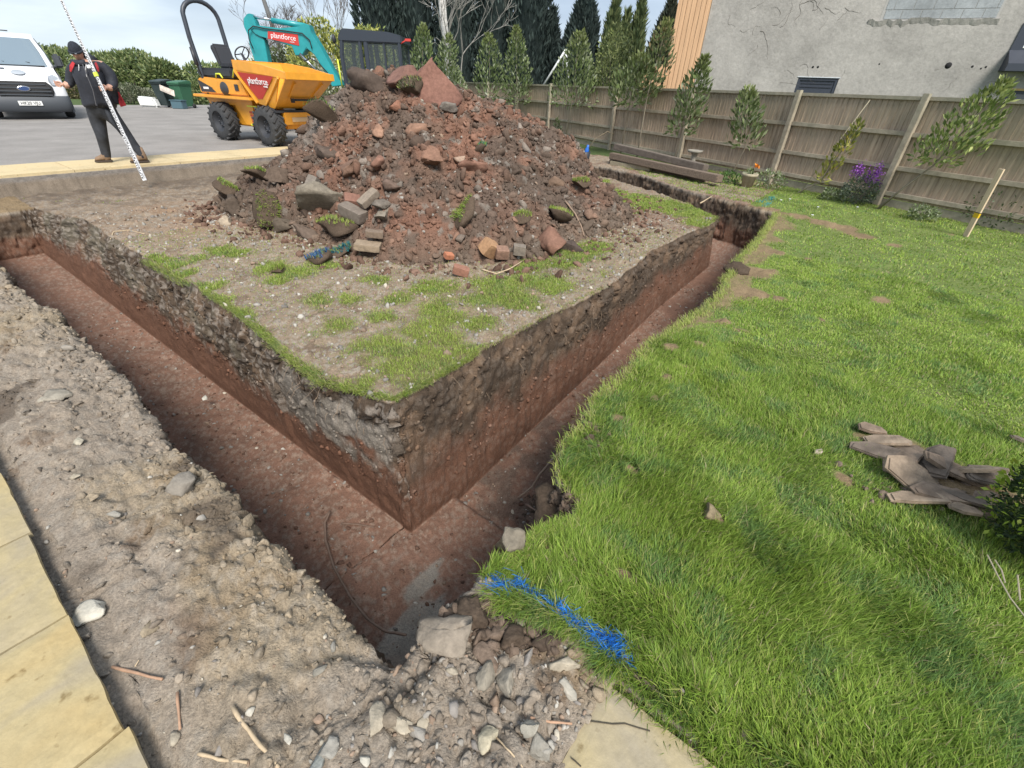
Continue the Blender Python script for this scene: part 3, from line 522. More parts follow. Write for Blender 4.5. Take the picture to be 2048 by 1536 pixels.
# sprayed blue line across the lawn corner
def at_(px, py): g = G(px, py); return AB(g.x, g.y)
bl = [at_(965, 1190), at_(1000, 1185), at_(1045, 1180), at_(1070, 1205), at_(1110, 1225), at_(1130, 1255), at_(1175, 1290), at_(1225, 1318)]
LV, lq, lt, lc = None, None, None, None
allP = [s_[0].reshape(-1, 5, 3) for s_ in sets]
bx = np.array([W(*q)[:2] for q in bl])
def near_line(P2, pts, wdt):
    best = np.full(len(P2), 9.)
    for k in range(len(pts)-1):
        p, q = pts[k], pts[k+1]; d_ = q-p; t = np.clip(((P2-p)@d_)/(d_@d_), 0, 1); best = np.minimum(best, np.linalg.norm(P2-(p+t[:, None]*d_), axis=1)/wdt[k])
    return best
wd_ = [.018, .012, .026, .007, .022, .017, .036]
for s_ in sets:
    q = s_[0].reshape(-1, 5, 3)[:, 4, :2]; b_ = near_line(q, bx, wd_); m = b_+.45*rng.normal(size=len(q))+.9*fbm(s_[0].reshape(-1, 5, 3)[:, 4], .03, 2, 9) < .85; cc_ = s_[3].reshape(-1, 5, 3); cc_[m] = C(.04, .25, .75)*rng.uniform(.7, 1.25, (m.sum(), 1, 1))
    fb_ = np.array([G(1520, 405)[:2], G(1545, 395)[:2], G(1530, 415)[:2]]); m = near_line(q, fb_, [.05, .05])+.5*rng.normal(size=len(q)) < .9; cc_[m] = C(.05, .28, .30)
make_grass('lawn_grass', 'bright green lawn grass right of the trench', sets)
# patches left on the island
sets = []; n = 110000; P_, i_, j_ = sample((IG+.075*(GA > 1.25)*(GB > 1.95)*(GA+GB < 9)*(fmask(gf) < .01)*(GB < 7))*(dist < 14), n); dd_ = dist[i_, j_]; h = np.clip((.030+.010*rng.normal(size=n)), .01, .07)*(.6+.4*IG[i_, j_])
sets.append(blades(P_-[0, 0, .003], h, .0026*np.clip(dd_/2.6, 1, 4)*rng.uniform(.7, 1.2, n), rng.uniform(0, 6.3, n), np.clip(.7+rng.normal(0, .35, n), 0, 1.5), gcol(P_, n, .32)))
rim1 = [(1.99, 1.40), (2.2, 1.33), (2.47, 1.22), (2.8, 1.25), (3.1, 1.28), (3.5, 1.34), (3.8, 1.37), (4.3, 1.40), (4.6, 1.4)]; rim1 = [(a, b) for b, a in rim1]
sets.append(fringe(rim1, 5200, .055, (-1, 0), .5, 1.15, .02)); sets.append(fringe([(1.36, 4.9), (1.37, 5.4), (1.36, 6.0)], 900, .05, (-1, 0), .5, 1.0, .03))
sets.append(fringe([(1.40, 1.97), (1.7, 1.95), (2.05, 1.95), (2.2, 1.97)], 2600, .045, (0, -1), .5, 1.1, .015)); sets.append(fringe([(2.3, 1.97), (2.7, 1.96), (3.2, 1.94), (4.2, 1.9)], 900, .035, (0, -1), .8, 1.0, .02)); sets.append(fringe([(7.2, 1.98), (7.8, 1.95), (8.2, 2.0)], 900, .05, (0, -1), .4, 1.0, .03))
m_ = blob(*np.array([AB(*p) for p in P_[:, :2]]).T, px2ab([(625, 515, .10), (680, 505, .06)])) > .45; cc_ = sets[0][3].reshape(-1, 5, 3)
make_grass('island_grass', 'thin yellowish grass patches on the ground inside the trench', sets)

# rootlets hanging from the rims
mb = MB()
for k in range(150):
    if k % 2: a = rng.uniform(1.5, 8); b = float(np.interp(a, [1.4, 3, 4, 5.7, 6.8, 7.7], [1.96, 1.95, 1.88, 2.05, 1.98, 1.92])); o_ = (rng.normal(0, .3), -1)
    else: b = rng.uniform(2.0, 8); a = float(np.interp(b, [1.9, 2.2, 2.5, 3.1, 3.76, 5, 8.7], [1.37, 1.33, 1.24, 1.28, 1.37, 1.41, 1.42])); o_ = (-1, rng.normal(0, .3))
    z = -rng.uniform(.03, .35); L = rng.uniform(.04, .16); p = W(a+o_[0]*-.02, b+o_[1]*-.02, z); d_ = W(o_[0], o_[1], 0).normalized(); pts = [p]
    for j in range(5): d_ = (d_*.75+Vector((rng.normal(0, .35), rng.normal(0, .35), -.35+rng.normal(0, .2)))).normalized(); p = p+d_*L/4; pts.append(p)
    mb.tube(pts, [.0022, .002, .0018, .0014, .001, .0007], 4)
tag(mb.build('rootlets', mat('rootlet', (.22, .16, .11), .9)), 'fine rootlets hanging out of the trench walls below the turf', 'roots', kind='stuff')
# ------------------------------------------------------------------ fence
FD = np.array([-.469, .883]); FP0 = np.array([7.14, 9.56]); FN = np.array([-.883, -.469])   # FN faces the lawn
def FW(t, off=0, z=0): p = FP0+FD*t+FN*off; return Vector((p[0], p[1], z))
m_fence = mat('fence_boards', (.40, .31, .23), .9, noise=.30, nscale=3.0, stretch=(9, 9, .7), noise2=.22, n2scale=1.1, bump=.004, bscale=30)
m_rail = mat('fence_rails', (.36, .31, .235), .9, noise=.25, nscale=9, noise2=.2, n2scale=1.3, bump=.003, bscale=60)
def greenish(m, colr, lo, hi, amt):
    """algae: green film that grows in patches and toward the top of the boards"""
    t = m.node_tree; n = t.nodes; l = t.links; b = n['Principled BSDF']; s_ = b.inputs['Base Color'].links[0].from_socket
    co = n.new('ShaderNodeTexCoord').outputs['Object']; nz = n.new('ShaderNodeTexNoise'); nz.inputs['Scale'].default_value = 1.4; nz.inputs['Detail'].default_value = 5; l.new(co, nz.inputs['Vector'])
    sx_ = n.new('ShaderNodeSeparateXYZ'); l.new(co, sx_.inputs[0]); ad = n.new('ShaderNodeMath'); ad.operation = 'MULTIPLY_ADD'; ad.inputs[1].default_value = .28; l.new(sx_.outputs['Z'], ad.inputs[0]); l.new(nz.outputs[0], ad.inputs[2])
    mr_ = n.new('ShaderNodeMapRange'); mr_.inputs[1].default_value = lo; mr_.inputs[2].default_value = hi; mr_.inputs[4].default_value = amt; l.new(ad.outputs[0], mr_.inputs[0])
    mm = n.new('ShaderNodeMixRGB'); mm.inputs[2].default_value = (*colr, 1); l.new(mr_.outputs[0], mm.inputs[0]); l.new(s_, mm.inputs[1]); l.new(mm.outputs[0], b.inputs['Base Color'])
greenish(m_fence, (.19, .195, .12), .70, 1.1, .42); greenish(m_rail, (.22, .235, .16), .78, 1.1, .5)
posts = [-5.6, -2.9, 0, 2.44, 5.5, 8.77, 12.96, 15.9, 19, 22.2]
fence = thing('timber_fence', 'weathered closeboard timber fence behind the lawn and laurels', 'fence', FW(5))
FT = 1.80
def loc(o, parent): o.parent = parent; o.matrix_parent_inverse = parent.matrix_world.inverted(); return o
fo = Vector(FW(5)); 
class MBL(MB):
    def build(s, name, m, parent=None, off=fo, **k):
        s.v = [tuple(Vector(v)-off) for v in s.v]; return MB.build(s, name, m, parent, **k)
for k, t in enumerate(posts):
    mb = MBL(); lean = rng.normal(0, .012); mb.box(FW(t, .06, FT/2+.02)+Vector((0, 0, 0)), (.10, .10, FT+.09), Matrix.Rotation(math.atan2(FD[1], FD[0]), 3, 'Z') @ Matrix.Rotation(lean, 3, 'Y'), .006); mb.build('post', m_rail, fence)
    if k+1 < len(posts):
        t0, t1 = t-.0, posts[k+1]+.0; mb = MBL(); nb = int((t1-t0)/.105); wv = (t1-t0)/nb
        for q in range(nb):
            u0 = t0+q*wv; d0, d1 = rng.normal(0, .0015, 2); tw = rng.normal(0, .003); ps = [FW(u0-.008, -.010+d0, .15), FW(u0+wv, -.022+d1, .15), FW(u0+wv, -.034+d1, .15), FW(u0-.008, -.034+d0, .15)]
            top_ = FT-.03+rng.normal(0, .004); vs = ps+[p+Vector((0, 0, top_-.15))+Vector(FW(tw))-Vector(FW(0)) for p in ps]; mb.add(vs, [[0, 1, 5, 4], [1, 2, 6, 5], [2, 3, 7, 6], [3, 0, 4, 7], [4, 5, 6, 7], [3, 2, 1, 0]])
        mb.build('board_panel', m_fence, fence)
        for z in (1.24, .68, .24): mb = MBL(); mb.beam(FW(t0, .02, z+rng.normal(0, .008)), FW(t1, .02, z+rng.normal(0, .008)), .055, .075, .005); mb.build('rail', m_rail, fence)
        mb = MBL(); mb.beam(FW(t0, -.012, FT-.01), FW(t1, -.012, FT-.01), .075, .06, .004); mb.build('cap_rail', m_rail, fence)
        mb = MBL(); mb.beam(FW(t0, -.012, .06), FW(t1, -.012, .06), .03, .16, .003); mb.build('gravel_board', m_rail, fence)
# ------------------------------------------------------------------ house
hd = np.array([.906, -.423, 0]); hn_ = np.array([-.423, -.906, 0]); HP = np.array(AT(1386, 178, 18.2)); HP[2] = 0
def HW(u, z, off=0): p = HP+hd*u+hn_*off; return Vector((p[0], p[1], z))
def HPX(px, py):
    d_ = ray(px, py); t = ((HP-np.array([0, 0, CAMH]))@hn_)/(d_@hn_); p = np.array([0, 0, CAMH])+d_*t; return float((p-HP)@hd), float(p[2])
hp0 = Vector(HP)
house = thing('house', 'grey rendered house wall with a timber clad strip behind the fence', 'house', hp0)
class MBH(MB):
    def build(s, name, m, parent=None, off=hp0, **k):
        s.v = [tuple(Vector(v)-off) for v in s.v]; return MB.build(s, name, m, parent, **k)
m_render = mat('old_render', (.33, .315, .29), .93, noise=.14, nscale=14, noise2=.20, n2scale=.9, bump=.012, bscale=9)
# window holes: wall built as columns round the openings
w1 = [HPX(1596, 154), HPX(1680, 157)]; u0w, u1w, ztw = w1[0][0]+.02, w1[1][0]-.02, (w1[0][1]+w1[1][1])/2; w2u0, w2z = HPX(2018, 181); 
bu0, bz0 = HPX(1768, 38); bu1 = HPX(1992, 34)[0]
mb = MBH()
def wallbox(u0, u1, z0, z1, off=0, t=.3): mb.prism([HW(u0, z0, off), HW(u1, z0, off), HW(u1, z1, off), HW(u0, z1, off)], (-hn_*t))
wallbox(0, u0w, 0, 7); wallbox(u0w, u1w, 0, ztw-.95); wallbox(u0w, u1w, ztw, 7); wallbox(u1w, w2u0, 0, 7); wallbox(w2u0, w2u0+1.6, 0, w2z-1.1); wallbox(w2u0, w2u0+1.6, w2z, 7); wallbox(w2u0+1.6, 14, 0, 7)
mb.prism([HW(-.98, 0, -.31), HW(14, 0, -.31), HW(14, 7, -.31), HW(-.98, 7, -.31)], (-hn_*6))
mb.build('wall', m_render, house)
mb = MBH(); mb.prism([HW(-1.3, 6.9, .35), HW(14.3, 6.9, .35), HW(14.3, 9.4, -3.3), HW(-1.3, 9.4, -3.3)], (0, 0, .15)); mb.prism([HW(-1.3, 6.9, -6.9), HW(14.3, 6.9, -6.9), HW(14.3, 9.4, -3.3), HW(-1.3, 9.4, -3.3)][::-1], (0, 0, .15)); mb.build('roof', mat('roof_tiles', (.16, .09, .07), .9, noise=.3, nscale=12), house)
# exposed blocks with ragged render edge standing proud round them
mb = MBH(); mbm = MBH(); z = bz0-.25; row = 0
mbm.prism([HW(bu0-.1, bz0-.05, .004), HW(bu1+.05, bz0-.05, .004), HW(bu1+.05, 6.8, .004), HW(bu0-.1, 6.8, .004)], (-hn_*.003))
while z < 6.6:
    u = bu0-.3-(row % 2)*.22
    while u < bu1:
        a_, b_ = max(u, bu0-.02*row), min(u+.43, bu1)
        if b_-a_ > .04 and z+.2 > bz0: mb.prism([HW(a_, max(z, bz0), .012), HW(b_, max(z, bz0), .012), HW(b_, z+.21, .012), HW(a_, z+.21, .012)], (-hn_*.007))
        u += .445
    z += .225; row += 1
mb.build('blockwork', mat('blocks', (.27, .29, .30), .9, noise=.15, nscale=20, noise2=.25, n2scale=1.6, bump=.003), house); mbm.build('mortar', mat('mortar', (.36, .35, .33), .9), house)
# ragged lip of broken render
pts = [(bu0-.25, bz0-.02), (bu0+.1, bz0+.05)]; mb = MBH(); us = np.linspace(bu0-.35, bu1+.1, 40); lip = bz0-.02+.05*np.array([vn(np.array([[u*3.1, 0, 0]]), .4, 5)[0] for u in us])
vs = []; 
for k in range(40): vs += [HW(us[k], lip[k], .045), HW(us[k], lip[k]-.10-.03*abs(math.sin(k)), .004), HW(us[k], lip[k], .006)]
mb.add(vs, [[3*k, 3*k+1, 3*k+4, 3*k+3] for k in range(39)]+[[3*k, 3*k+3, 3*k+5, 3*k+2] for k in range(39)]); mb.build('render_lip', m_render, house)
# cracks, holes, vent, traces left by ivy
m_blk = mat('dark_hole', (.012, .012, .013), .9)
for (px, py, r) in ((1897, 131, .075), (1759, 128, .02), (1945, 133, .028), (1962, 137, .02), (1972, 134, .025), (1626, 134, .03), (1636, 134, .03)):
    u, z = HPX(px, py); mb = MBH(); mb.lathe([(0.001, .0), (r, 0), (r, -.02)], HW(u, z, .004), hn_, 12); mb.build('vent_hole', m_blk, house)
m_ivy = mat('ivy_trace', (.17, .15, .13), .95)
def stem(px, py, ang, L, r):
    u, z = HPX(px, py); pts = [HW(u, z, .004)]; a = ang; r = r*.36; L = L*.8
    for k in range(9): a += rng.normal(0, .45); u += math.cos(a)*L/9; z += math.sin(a)*L/9; pts.append(HW(u, z, .004))
    mb = MBH(); mb.tube(pts, [r*(1-.08*k) for k in range(10)], 4); mb.build('ivy_stem', m_ivy, house)
for q in [(1520, 62, .3, 1.1, .016), (1545, 50, .6, .8, .012), (1560, 55, .2, .9, .014), (1590, 40, 1.0, .8, .014), (1600, 10, .8, .7, .014), (1625, 20, -.3, .5, .014), (1650, 15, -1.3, .6, .012), (1690, 15, -.8, .6, .012), (1560, 30, .9, .5, .012), (1505, 70, 1.2, .5, .010), (1515, 90, -1.2, .5, .01), (1640, 60, 1.2, .4, .01), (1675, 40, .5, .5, .011), (1500, 20, 1.0, .6, .01), (1610, 5, .4, .9, .015), (1575, 140, .1, .5, .008), (1600, 132, .0, 1.1, .009), (1560, 165, .05, .8, .008), (1690, 140, -1.4, .35, .009), (1890, 180, .3, .5, .009), (1870, 140, .4, .5, .008), (1460, 30, -.9, .6, .01), (1480, 60, -1.1, .5, .01), (1975, 165, .6, .5, .008)]: stem(*q)
# small dark shutter window
m_navy = mat('navy_frame', (.035, .042, .058), .45); m_glass = mat('glass', (.05, .06, .07), .08, spec=.8)
def hwindow(u0, u1, z0, z1, name='window'):
    mb = MBH(); f_ = .07
    for (a_, b_, c_, d_) in ((u0, u1, z1-f_, z1), (u0, u1, z0, z0+f_), (u0, u0+f_, z0+f_, z1-f_), (u1-f_, u1, z0+f_, z1-f_)): mb.prism([HW(a_, c_, -.02), HW(b_, c_, -.02), HW(b_, d_, -.02), HW(a_, d_, -.02)], (-hn_*.07))
    wn = mb.build(name, m_navy, house); mb = MBH(); mb.prism([HW(u0+f_, z0+f_, -.05), HW(u1-f_, z0+f_, -.05), HW(u1-f_, z1-f_, -.05), HW(u0+f_, z1-f_, -.05)], (-hn_*.02)); return wn, mb
wn, mb = hwindow(u0w+.002, u1w-.002, ztw-.948, ztw-.002); sh_ = mb.build('shutter', m_navy, wn)
mb = MBH(); 
for zz in (.16, .25): mb.prism([HW(u0w+.12, ztw-zz, -.035), HW(u1w-.12, ztw-zz, -.035), HW(u1w-.12, ztw-zz+.02, -.035), HW(u0w+.12, ztw-zz+.02, -.035)], (-hn_*.014))
mb.build('louvre', mat('louvre', (.02, .024, .034), .5), sh_)
mb = MBH(); mb.prism([HW(u0w-.03, ztw+.003, .015), HW(u1w+.03, ztw+.003, .015), HW(u1w+.03, ztw+.018, .015), HW(u0w-.03, ztw+.018, .015)], (-hn_*.014)); mb.build('head_trim', mat('pale_trim', (.6, .65, .7), .5), wn)
wn, mb = hwindow(w2u0+.002, w2u0+1.598, w2z-1.098, w2z-.002); mb.build('pane', m_glass, wn)
mb = MBH(); mb.prism([HW(w2u0-.02, w2z+.003, .02), HW(w2u0+1.6, w2z+.003, .02), HW(w2u0+1.6, w2z+.05, .02), HW(w2u0-.02, w2z+.05, .02)], (-hn_*.018)); mb.build('head_board', mat('yellow_wood', (.55, .38, .15), .7), wn)
# hood and number board above it
u_, z_ = HPX(1996, 143); mb = MBH(); mb.prism([HW(u_, z_, .45), HW(u_, z_+.16, .45), HW(u_+.0, z_+.48, .002), HW(u_, z_, .002)], (hd*2.6)); mb.build('hood', m_navy, house)
u2_, z2_ = HPX(2028, 106); mb = MBH(); mb.prism([HW(u2_-.12, z2_-.03, .03), HW(u2_+1.2, z2_-.03, .03), HW(u2_+1.2, z2_+.62, .03), HW(u2_-.12, z2_+.62, .03)], (-hn_*.028)); sb = mb.build('number_board', m_navy, house)
def textmesh(s, size, extr=.004):
    cu = bpy.data.curves.new('txt', 'FONT'); cu.body = s; cu.size = size; cu.extrude = extr; cu.resolution_u = 3; cu.align_x = 'CENTER'; cu.align_y = 'CENTER'
    o = bpy.data.objects.new('t', cu); col.objects.link(o); dg = bpy.context.evaluated_depsgraph_get(); me = bpy.data.meshes.new_from_object(o.evaluated_get(dg)); bpy.data.objects.remove(o); bpy.data.curves.remove(cu); me.materials.clear(); return me
def place_text(s, size, c_, xd, yd, m_, name, parent, off=Vector((0, 0, 0)), bold=0, sx=1):
    me = textmesh(s, size); xd = Vector(xd).normalized(); yd = Vector(yd).normalized(); zd = xd.cross(yd); c_ = Vector(c_)
    for v in me.vertices:
        x, y, z = v.co.x*sx, v.co.y, v.co.z; v.co = c_+xd*x+yd*y+zd*z-off
    me.materials.append(m_); return obj(name, me, parent)
m_white = mat('white_paint', (.78, .79, .8), .5)
place_text('1', .62, HW(u2_+.14, z2_+.29, .034), hd, (0, 0, 1), m_white, 'numeral', sb, hp0); place_text('1', .62, HW(u2_+.46, z2_+.29, .034), hd, (0, 0, 1), m_white, 'numeral', sb, hp0)
mb = MBH(); mb.prism([HW(u2_+.25, z2_+.72, .02), HW(u2_+1.2, z2_+.72, .02), HW(u2_+1.2, z2_+.86, .02), HW(u2_+.25, z2_+.86, .02)], (-hn_*.018)); mb.build('timber_batten', mat('orange_wood', (.45, .24, .12), .7), house)
# cladding
m_clad = mat('larch_cladding', (.56, .35, .20), .65, noise=.18, nscale=2.5, stretch=(10, 10, .5), noise2=.1, n2scale=2)
mb = MBH(); cu0 = HPX(1325, 178)[0]; n_ = 7; wd2 = (0-cu0)/n_
for k in range(n_): mb.prism([HW(cu0+k*wd2, .3, .05+.012*(k % 2)), HW(cu0+(k+1)*wd2-.012, .3, .05+.012*(k % 2)), HW(cu0+(k+1)*wd2-.012, 7, .05+.012*(k % 2)), HW(cu0+k*wd2, 7, .05+.012*(k % 2))], (-hn_*.07))
mb.build('cladding', m_clad, house)
mb = MBH(); 
for k in range(6): mb.prism([HW(cu0-.75+k*.12, .2, .3), HW(cu0-.64+k*.12, .2, .3), HW(cu0-.64+k*.12, 2.12, .3), HW(cu0-.75+k*.12, 2.12, .3)], (-hn_*.03))
mb.prism([HW(cu0-.8, 2.13, .33), HW(cu0-.03, 2.13, .33), HW(cu0-.03, 2.22, .33), HW(cu0-.8, 2.22, .33)], (-hn_*.3)); mb.prism([HW(cu0-.4, 2.23, .2), HW(cu0-.03, 2.23, .2), HW(cu0-.03, 2.5, .2), HW(cu0-.4, 2.5, .2)], (-hn_*.1)); mb.build('side_screen', m_clad, house)
# ------------------------------------------------------------------ leaves
m_leaf = mat('leaves', attr='col', rough=.45, spec=.35, trans=.25); m_bark = mat('bark', (.13, .11, .09), .95, noise=.3, nscale=25, bump=.01, bscale=40)
m_fine = mat('conifer_foliage', attr='col', rough=.8, spec=.15, trans=.15)
def leaves(P, D, L, Wd, colr, fold=.25):
    """diamond leaves: root P, direction D"""
    n = len(P); D = D/np.linalg.norm(D, axis=1)[:, None]; r_ = rng.normal(size=(n, 3)); S_ = np.cross(D, r_); S_ /= np.linalg.norm(S_, axis=1)[:, None]+1e-9; U_ = np.cross(S_, D)
    L = L[:, None]; Wd = Wd[:, None]; m = P+D*L*.5+U_*Wd*fold; V_ = np.stack([P, m-U_*Wd*fold*.0+S_*Wd*.5, P+D*L, m-S_*Wd*.5], 1)
    V_[:, 1] -= U_*Wd*fold; V_[:, 3] -= U_*Wd*fold; V_[:, 2] -= U_*Wd*fold*.6
    V_ = V_.reshape(-1, 3); b_ = np.arange(n)*4; return V_, np.concatenate([np.stack([b_, b_+1, b_+2], 1), np.stack([b_, b_+2, b_+3], 1)]), np.repeat(colr, 4, 0)
def cmix(n, cols, p=None, var=.25):
    c_ = np.array(cols)[rng.choice(len(cols), n, p=p)]; return c_*rng.uniform(1-var, 1+var, (n, 1))
def shell(n, rad_, c_, noise=.25, inner=.5, seed=1, lumps=.5):
    """points through an uneven ellipsoidal crown"""
    d_ = rng.normal(size=(n, 3)); d_ /= np.linalg.norm(d_, axis=1)[:, None]; k = 1+noise*fbm(d_*2+seed*3.3, lumps*2, 3, seed); rr = (inner+(1-inner)*rng.uniform(size=n)**.45)*k
    return np.array(c_)+d_*rr[:, None]*np.array(rad_), d_
def shrub(name, label, cat, base, rad_, n, L, cols, p=None, group=None, noise=.3, stems=5, inner=.45, upb=.4, seed=1, zc=None, m_=None):
    base = Vector(base); t = thing(name, label, cat, base, 0, group); P_, d_ = shell(n, rad_, (0, 0, zc if zc is not None else rad_[2]*.92), noise, inner, seed); P_ = P_[P_[:, 2] > .02]; d_ = rng.normal(size=P_.shape)*.6+(P_-[0, 0, rad_[2]])/np.array(rad_)*.7+[0, 0, upb]
    nn_ = len(P_); v, f, c_ = leaves(P_, d_, L*rng.uniform(.6, 1.3, nn_), L*.42*rng.uniform(.8, 1.2, nn_), cmix(nn_, cols, p)); obj('foliage', npmesh('foliage', v, f, m_ or m_leaf, c_), t)
    mb = MB()
    for k in range(stems):
        a = rng.uniform(0, 6.28); r = rad_[0]*rng.uniform(.2, .7); mb.tube([(0, 0, -.05), (math.cos(a)*r*.4, math.sin(a)*r*.4, rad_[2]*.7), (math.cos(a)*r, math.sin(a)*r, rad_[2]*1.5)], [max(.012, rad_[0]*.03), rad_[0]*.02, .004], 5)
    if stems: mb.build('stem', m_bark, t)
    return t
# cherry laurels along the fence
def laurel(label, base, crown0, top, rmax, n, cols, p=None, trunks=1, sparse=1.0, L=.115, seed=1):
    base, c0, tp = Vector(base), Vector(crown0), Vector(top); t = thing('laurel_sapling', label, 'laurel', base, 0, 'laurels planted along the fence'); ax = tp-c0; u = rng.uniform(0, 1, n)**.85
    prof = np.interp(u, [0, .08, .25, .55, .8, 1], [.6, 1, 1.05, .88, .58, .15])*rmax*1.15*(1+.35*fbm(np.stack([u*3+seed, u*0, u*0], 1), .5, 3, seed)); a = rng.uniform(0, 6.28, n); r = prof*np.sqrt(rng.uniform(.05, 1, n))
    P_ = np.array(c0-base)+u[:, None]*np.array(ax)+np.stack([np.cos(a)*r, np.sin(a)*r, rng.normal(0, .03, n)], 1)
    D = np.stack([np.cos(a), np.sin(a), 0*a], 1)*.55+rng.normal(0, .28, (n, 3))+np.array([0, 0, .75])+np.array(ax.normalized())*.3; D[u < .12, 2] -= .9
    colr = cmix(n, cols, p, .3); y = ss(u, .75, 1)[:, None]*.5; colr = colr*(1-y)+np.array([[.22, .25, .08]])*y
    v, f, c_ = leaves(P_, D, L*1.45*rng.uniform(.65, 1.25, n)*(.75+.25*(1-u)), L*.50*rng.uniform(.8, 1.2, n), colr, .18); obj('foliage', npmesh('foliage', v, f, m_leaf, c_), t)
    mb = MB()
    for k in range(trunks):
        o_ = Vector((.05*k, .03*k, 0)); mb.tube([o_+Vector((0, 0, -.05)), o_*.5+(c0-base)*.5+Vector((rng.normal(0, .01), 0, 0)), c0-base, (c0-base)+ax*.5, (c0-base)+ax*.95], [.020, .017, .015, .010, .004], 6)
    mb.build('trunk', mat_trunk, t); return t
mat_trunk = mat('young_bark', (.22, .19, .14), .9, noise=.2, nscale=30)
gl = [(.10, .14, .05), (.15, .20, .075), (.22, .26, .13), (.32, .36, .24)]; pg = [.35, .35, .2, .1]
def FPL(px, off=.35):
    d_ = ray(px, 300)[:2]; d_ = d_/np.linalg.norm(d_); q = FP0+FN*off; A_ = np.array([[d_[0], -FD[0]], [d_[1], -FD[1]]]); s_ = np.linalg.solve(A_, q); return Vector((d_[0]*s_[0], d_[1]*s_[0], 0))
def LR(label, bpx, cpx, tpx, rm, n, **k):
    b = FPL(bpx[0], .5); return laurel(label, b, AT(*cpx, FPL(cpx[0], .5).y), AT(*tpx, FPL(tpx[0], .5).y), rm, n, k.pop('cols', gl), k.pop('p', pg), **k)
def LY(label, Y, cpx, tpx, rm, n, **k):
    c0 = AT(*cpx, Y); b = Vector((c0.x, Y, 0)); return laurel(label, b, c0, AT(*tpx, Y), rm, n, k.pop('cols', gl), k.pop('p', pg), **k)
LY('slim laurel sapling just right of the digger cab, partly behind the heap', 19.0, (843, 160), (847, 52), .38, 620, seed=2)
LY('pointed laurel sapling in front of the white birch trunk', 20.8, (893, 170), (897, 72), .42, 650, seed=3)
LY('dark laurel sapling left of the tallest laurel, low on the fence', 20.8, (980, 205), (978, 70), .50, 900, seed=4)
LR('tallest laurel sapling, column shaped, over the fence near the heap', (1040, 285), (1035, 212), (1032, 56), .58, 1300, seed=5)
LR('laurel sapling with a bare trunk in front of the swing frame', (1127, 288), (1142, 215), (1160, 66), .60, 1300, seed=6)
LR('broad laurel sapling above the stacked sleepers left of the timber cladding', (1242, 300), (1258, 212), (1283, 112), .58, 1100, seed=7)
LY('laurel tip leaning to the timber cladding of the house', 15.2, (1295, 190), (1335, 45), .42, 700, seed=8, cols=[(.08, .11, .04), (.14, .17, .07), (.22, .17, .09), (.24, .26, .12)])
LR('laurel sapling with a curved tip standing behind the sleepers', (1350, 318), (1362, 270), (1408, 118), .36, 780, seed=9)
LR('narrow laurel sapling rising beside the flower pot', (1472, 372), (1490, 296), (1497, 182), .28, 520, seed=10)
LR('thin yellowing laurel sapling tied to a cane left of the purple flowers', (1622, 396), (1640, 365), (1722, 246), .14, 260, seed=11, cols=[(.28, .29, .06), (.34, .33, .10), (.16, .19, .06), (.40, .30, .06)], p=[.35, .3, .25, .1], L=.09)
LR('large leaning laurel with two pale stems right of the last fence post', (1805, 428), (1868, 330), (2012, 165), .34, 820, seed=12, trunks=2, cols=[(.12, .17, .05), (.20, .26, .08), (.32, .38, .13), (.42, .46, .16)], L=.085)
LY('laurel sapling cut off by the right edge of the photo', 8.6, (2052, 350), (2085, 235), .28, 300, seed=13)
LR('small low laurel beside the fence post left of the bucket', (1112, 315), (1110, 312), (1115, 240), .24, 260, seed=14, cols=[(.09, .12, .07), (.16, .19, .12), (.05, .08, .03)], p=[.4, .3, .3], L=.09)
b_ = FPL(1626, .4); mb = MB(); mb.tube([(0, 0, -.1), AT(1738, 200, FPL(1738, .15).y)-b_], .007, 6); o = mb.build('garden_cane', mat('bamboo', (.36, .32, .22), .7), None, b_+Vector((.05, .05, 0))); tag(o, 'thin bamboo cane leaning on the fence through the yellowing laurel', 'cane')
# low plants along the fence foot
for (px, py, r, lab, cols) in ((1535, 378, .34, 'low dark green plant at the fence foot right of the flower pot', gl), (1975, 452, .5, 'bushy weeds at the fence foot behind the marker stake', [(.05, .08, .03), (.09, .12, .05)]), (1840, 440, .22, 'small green tuft between the leaning laurel and the stake', gl), (1455, 368, .25, 'small leafy plant at the end of the sleepers', [(.06, .13, .03), (.10, .18, .05)]), (1660, 400, .2, 'low weeds left of the purple flowers', gl)):
    b = G(px, py); shrub('low_plant', lab, 'plant', b, (r, r, r*.55), 500, .06, cols, seed=int(px) % 9+1, stems=3, group='low plants along the fence')
b = G(1708, 408); t = shrub('wallflower', 'purple flowering wallflower at the fence foot', 'flowering plant', b, (.33, .33, .26), 1100, .055, [(.07, .10, .07), (.12, .15, .10), (.09, .12, .06)], seed=4, stems=6)
n = 420; u = rng.uniform(0, 6.28, n); hx = rng.integers(0, 12, n); ca = rng.uniform(0, 6.28, 12); crr = rng.uniform(.05, .33, 12); ch = rng.uniform(.45, .66, 12)
P_ = np.stack([np.cos(ca[hx])*crr[hx], np.sin(ca[hx])*crr[hx], ch[hx]], 1)+rng.normal(0, .035, (n, 3))*[1, 1, 1.8]; v, f, c_ = leaves(P_, rng.normal(size=(n, 3))+[0, 0, .3], np.full(n, .035), np.full(n, .03), cmix(n, [(.22, .06, .35), (.33, .12, .45), (.15, .04, .26)])); obj('flowers', npmesh('flowers', v, f, m_leaf, c_), t)
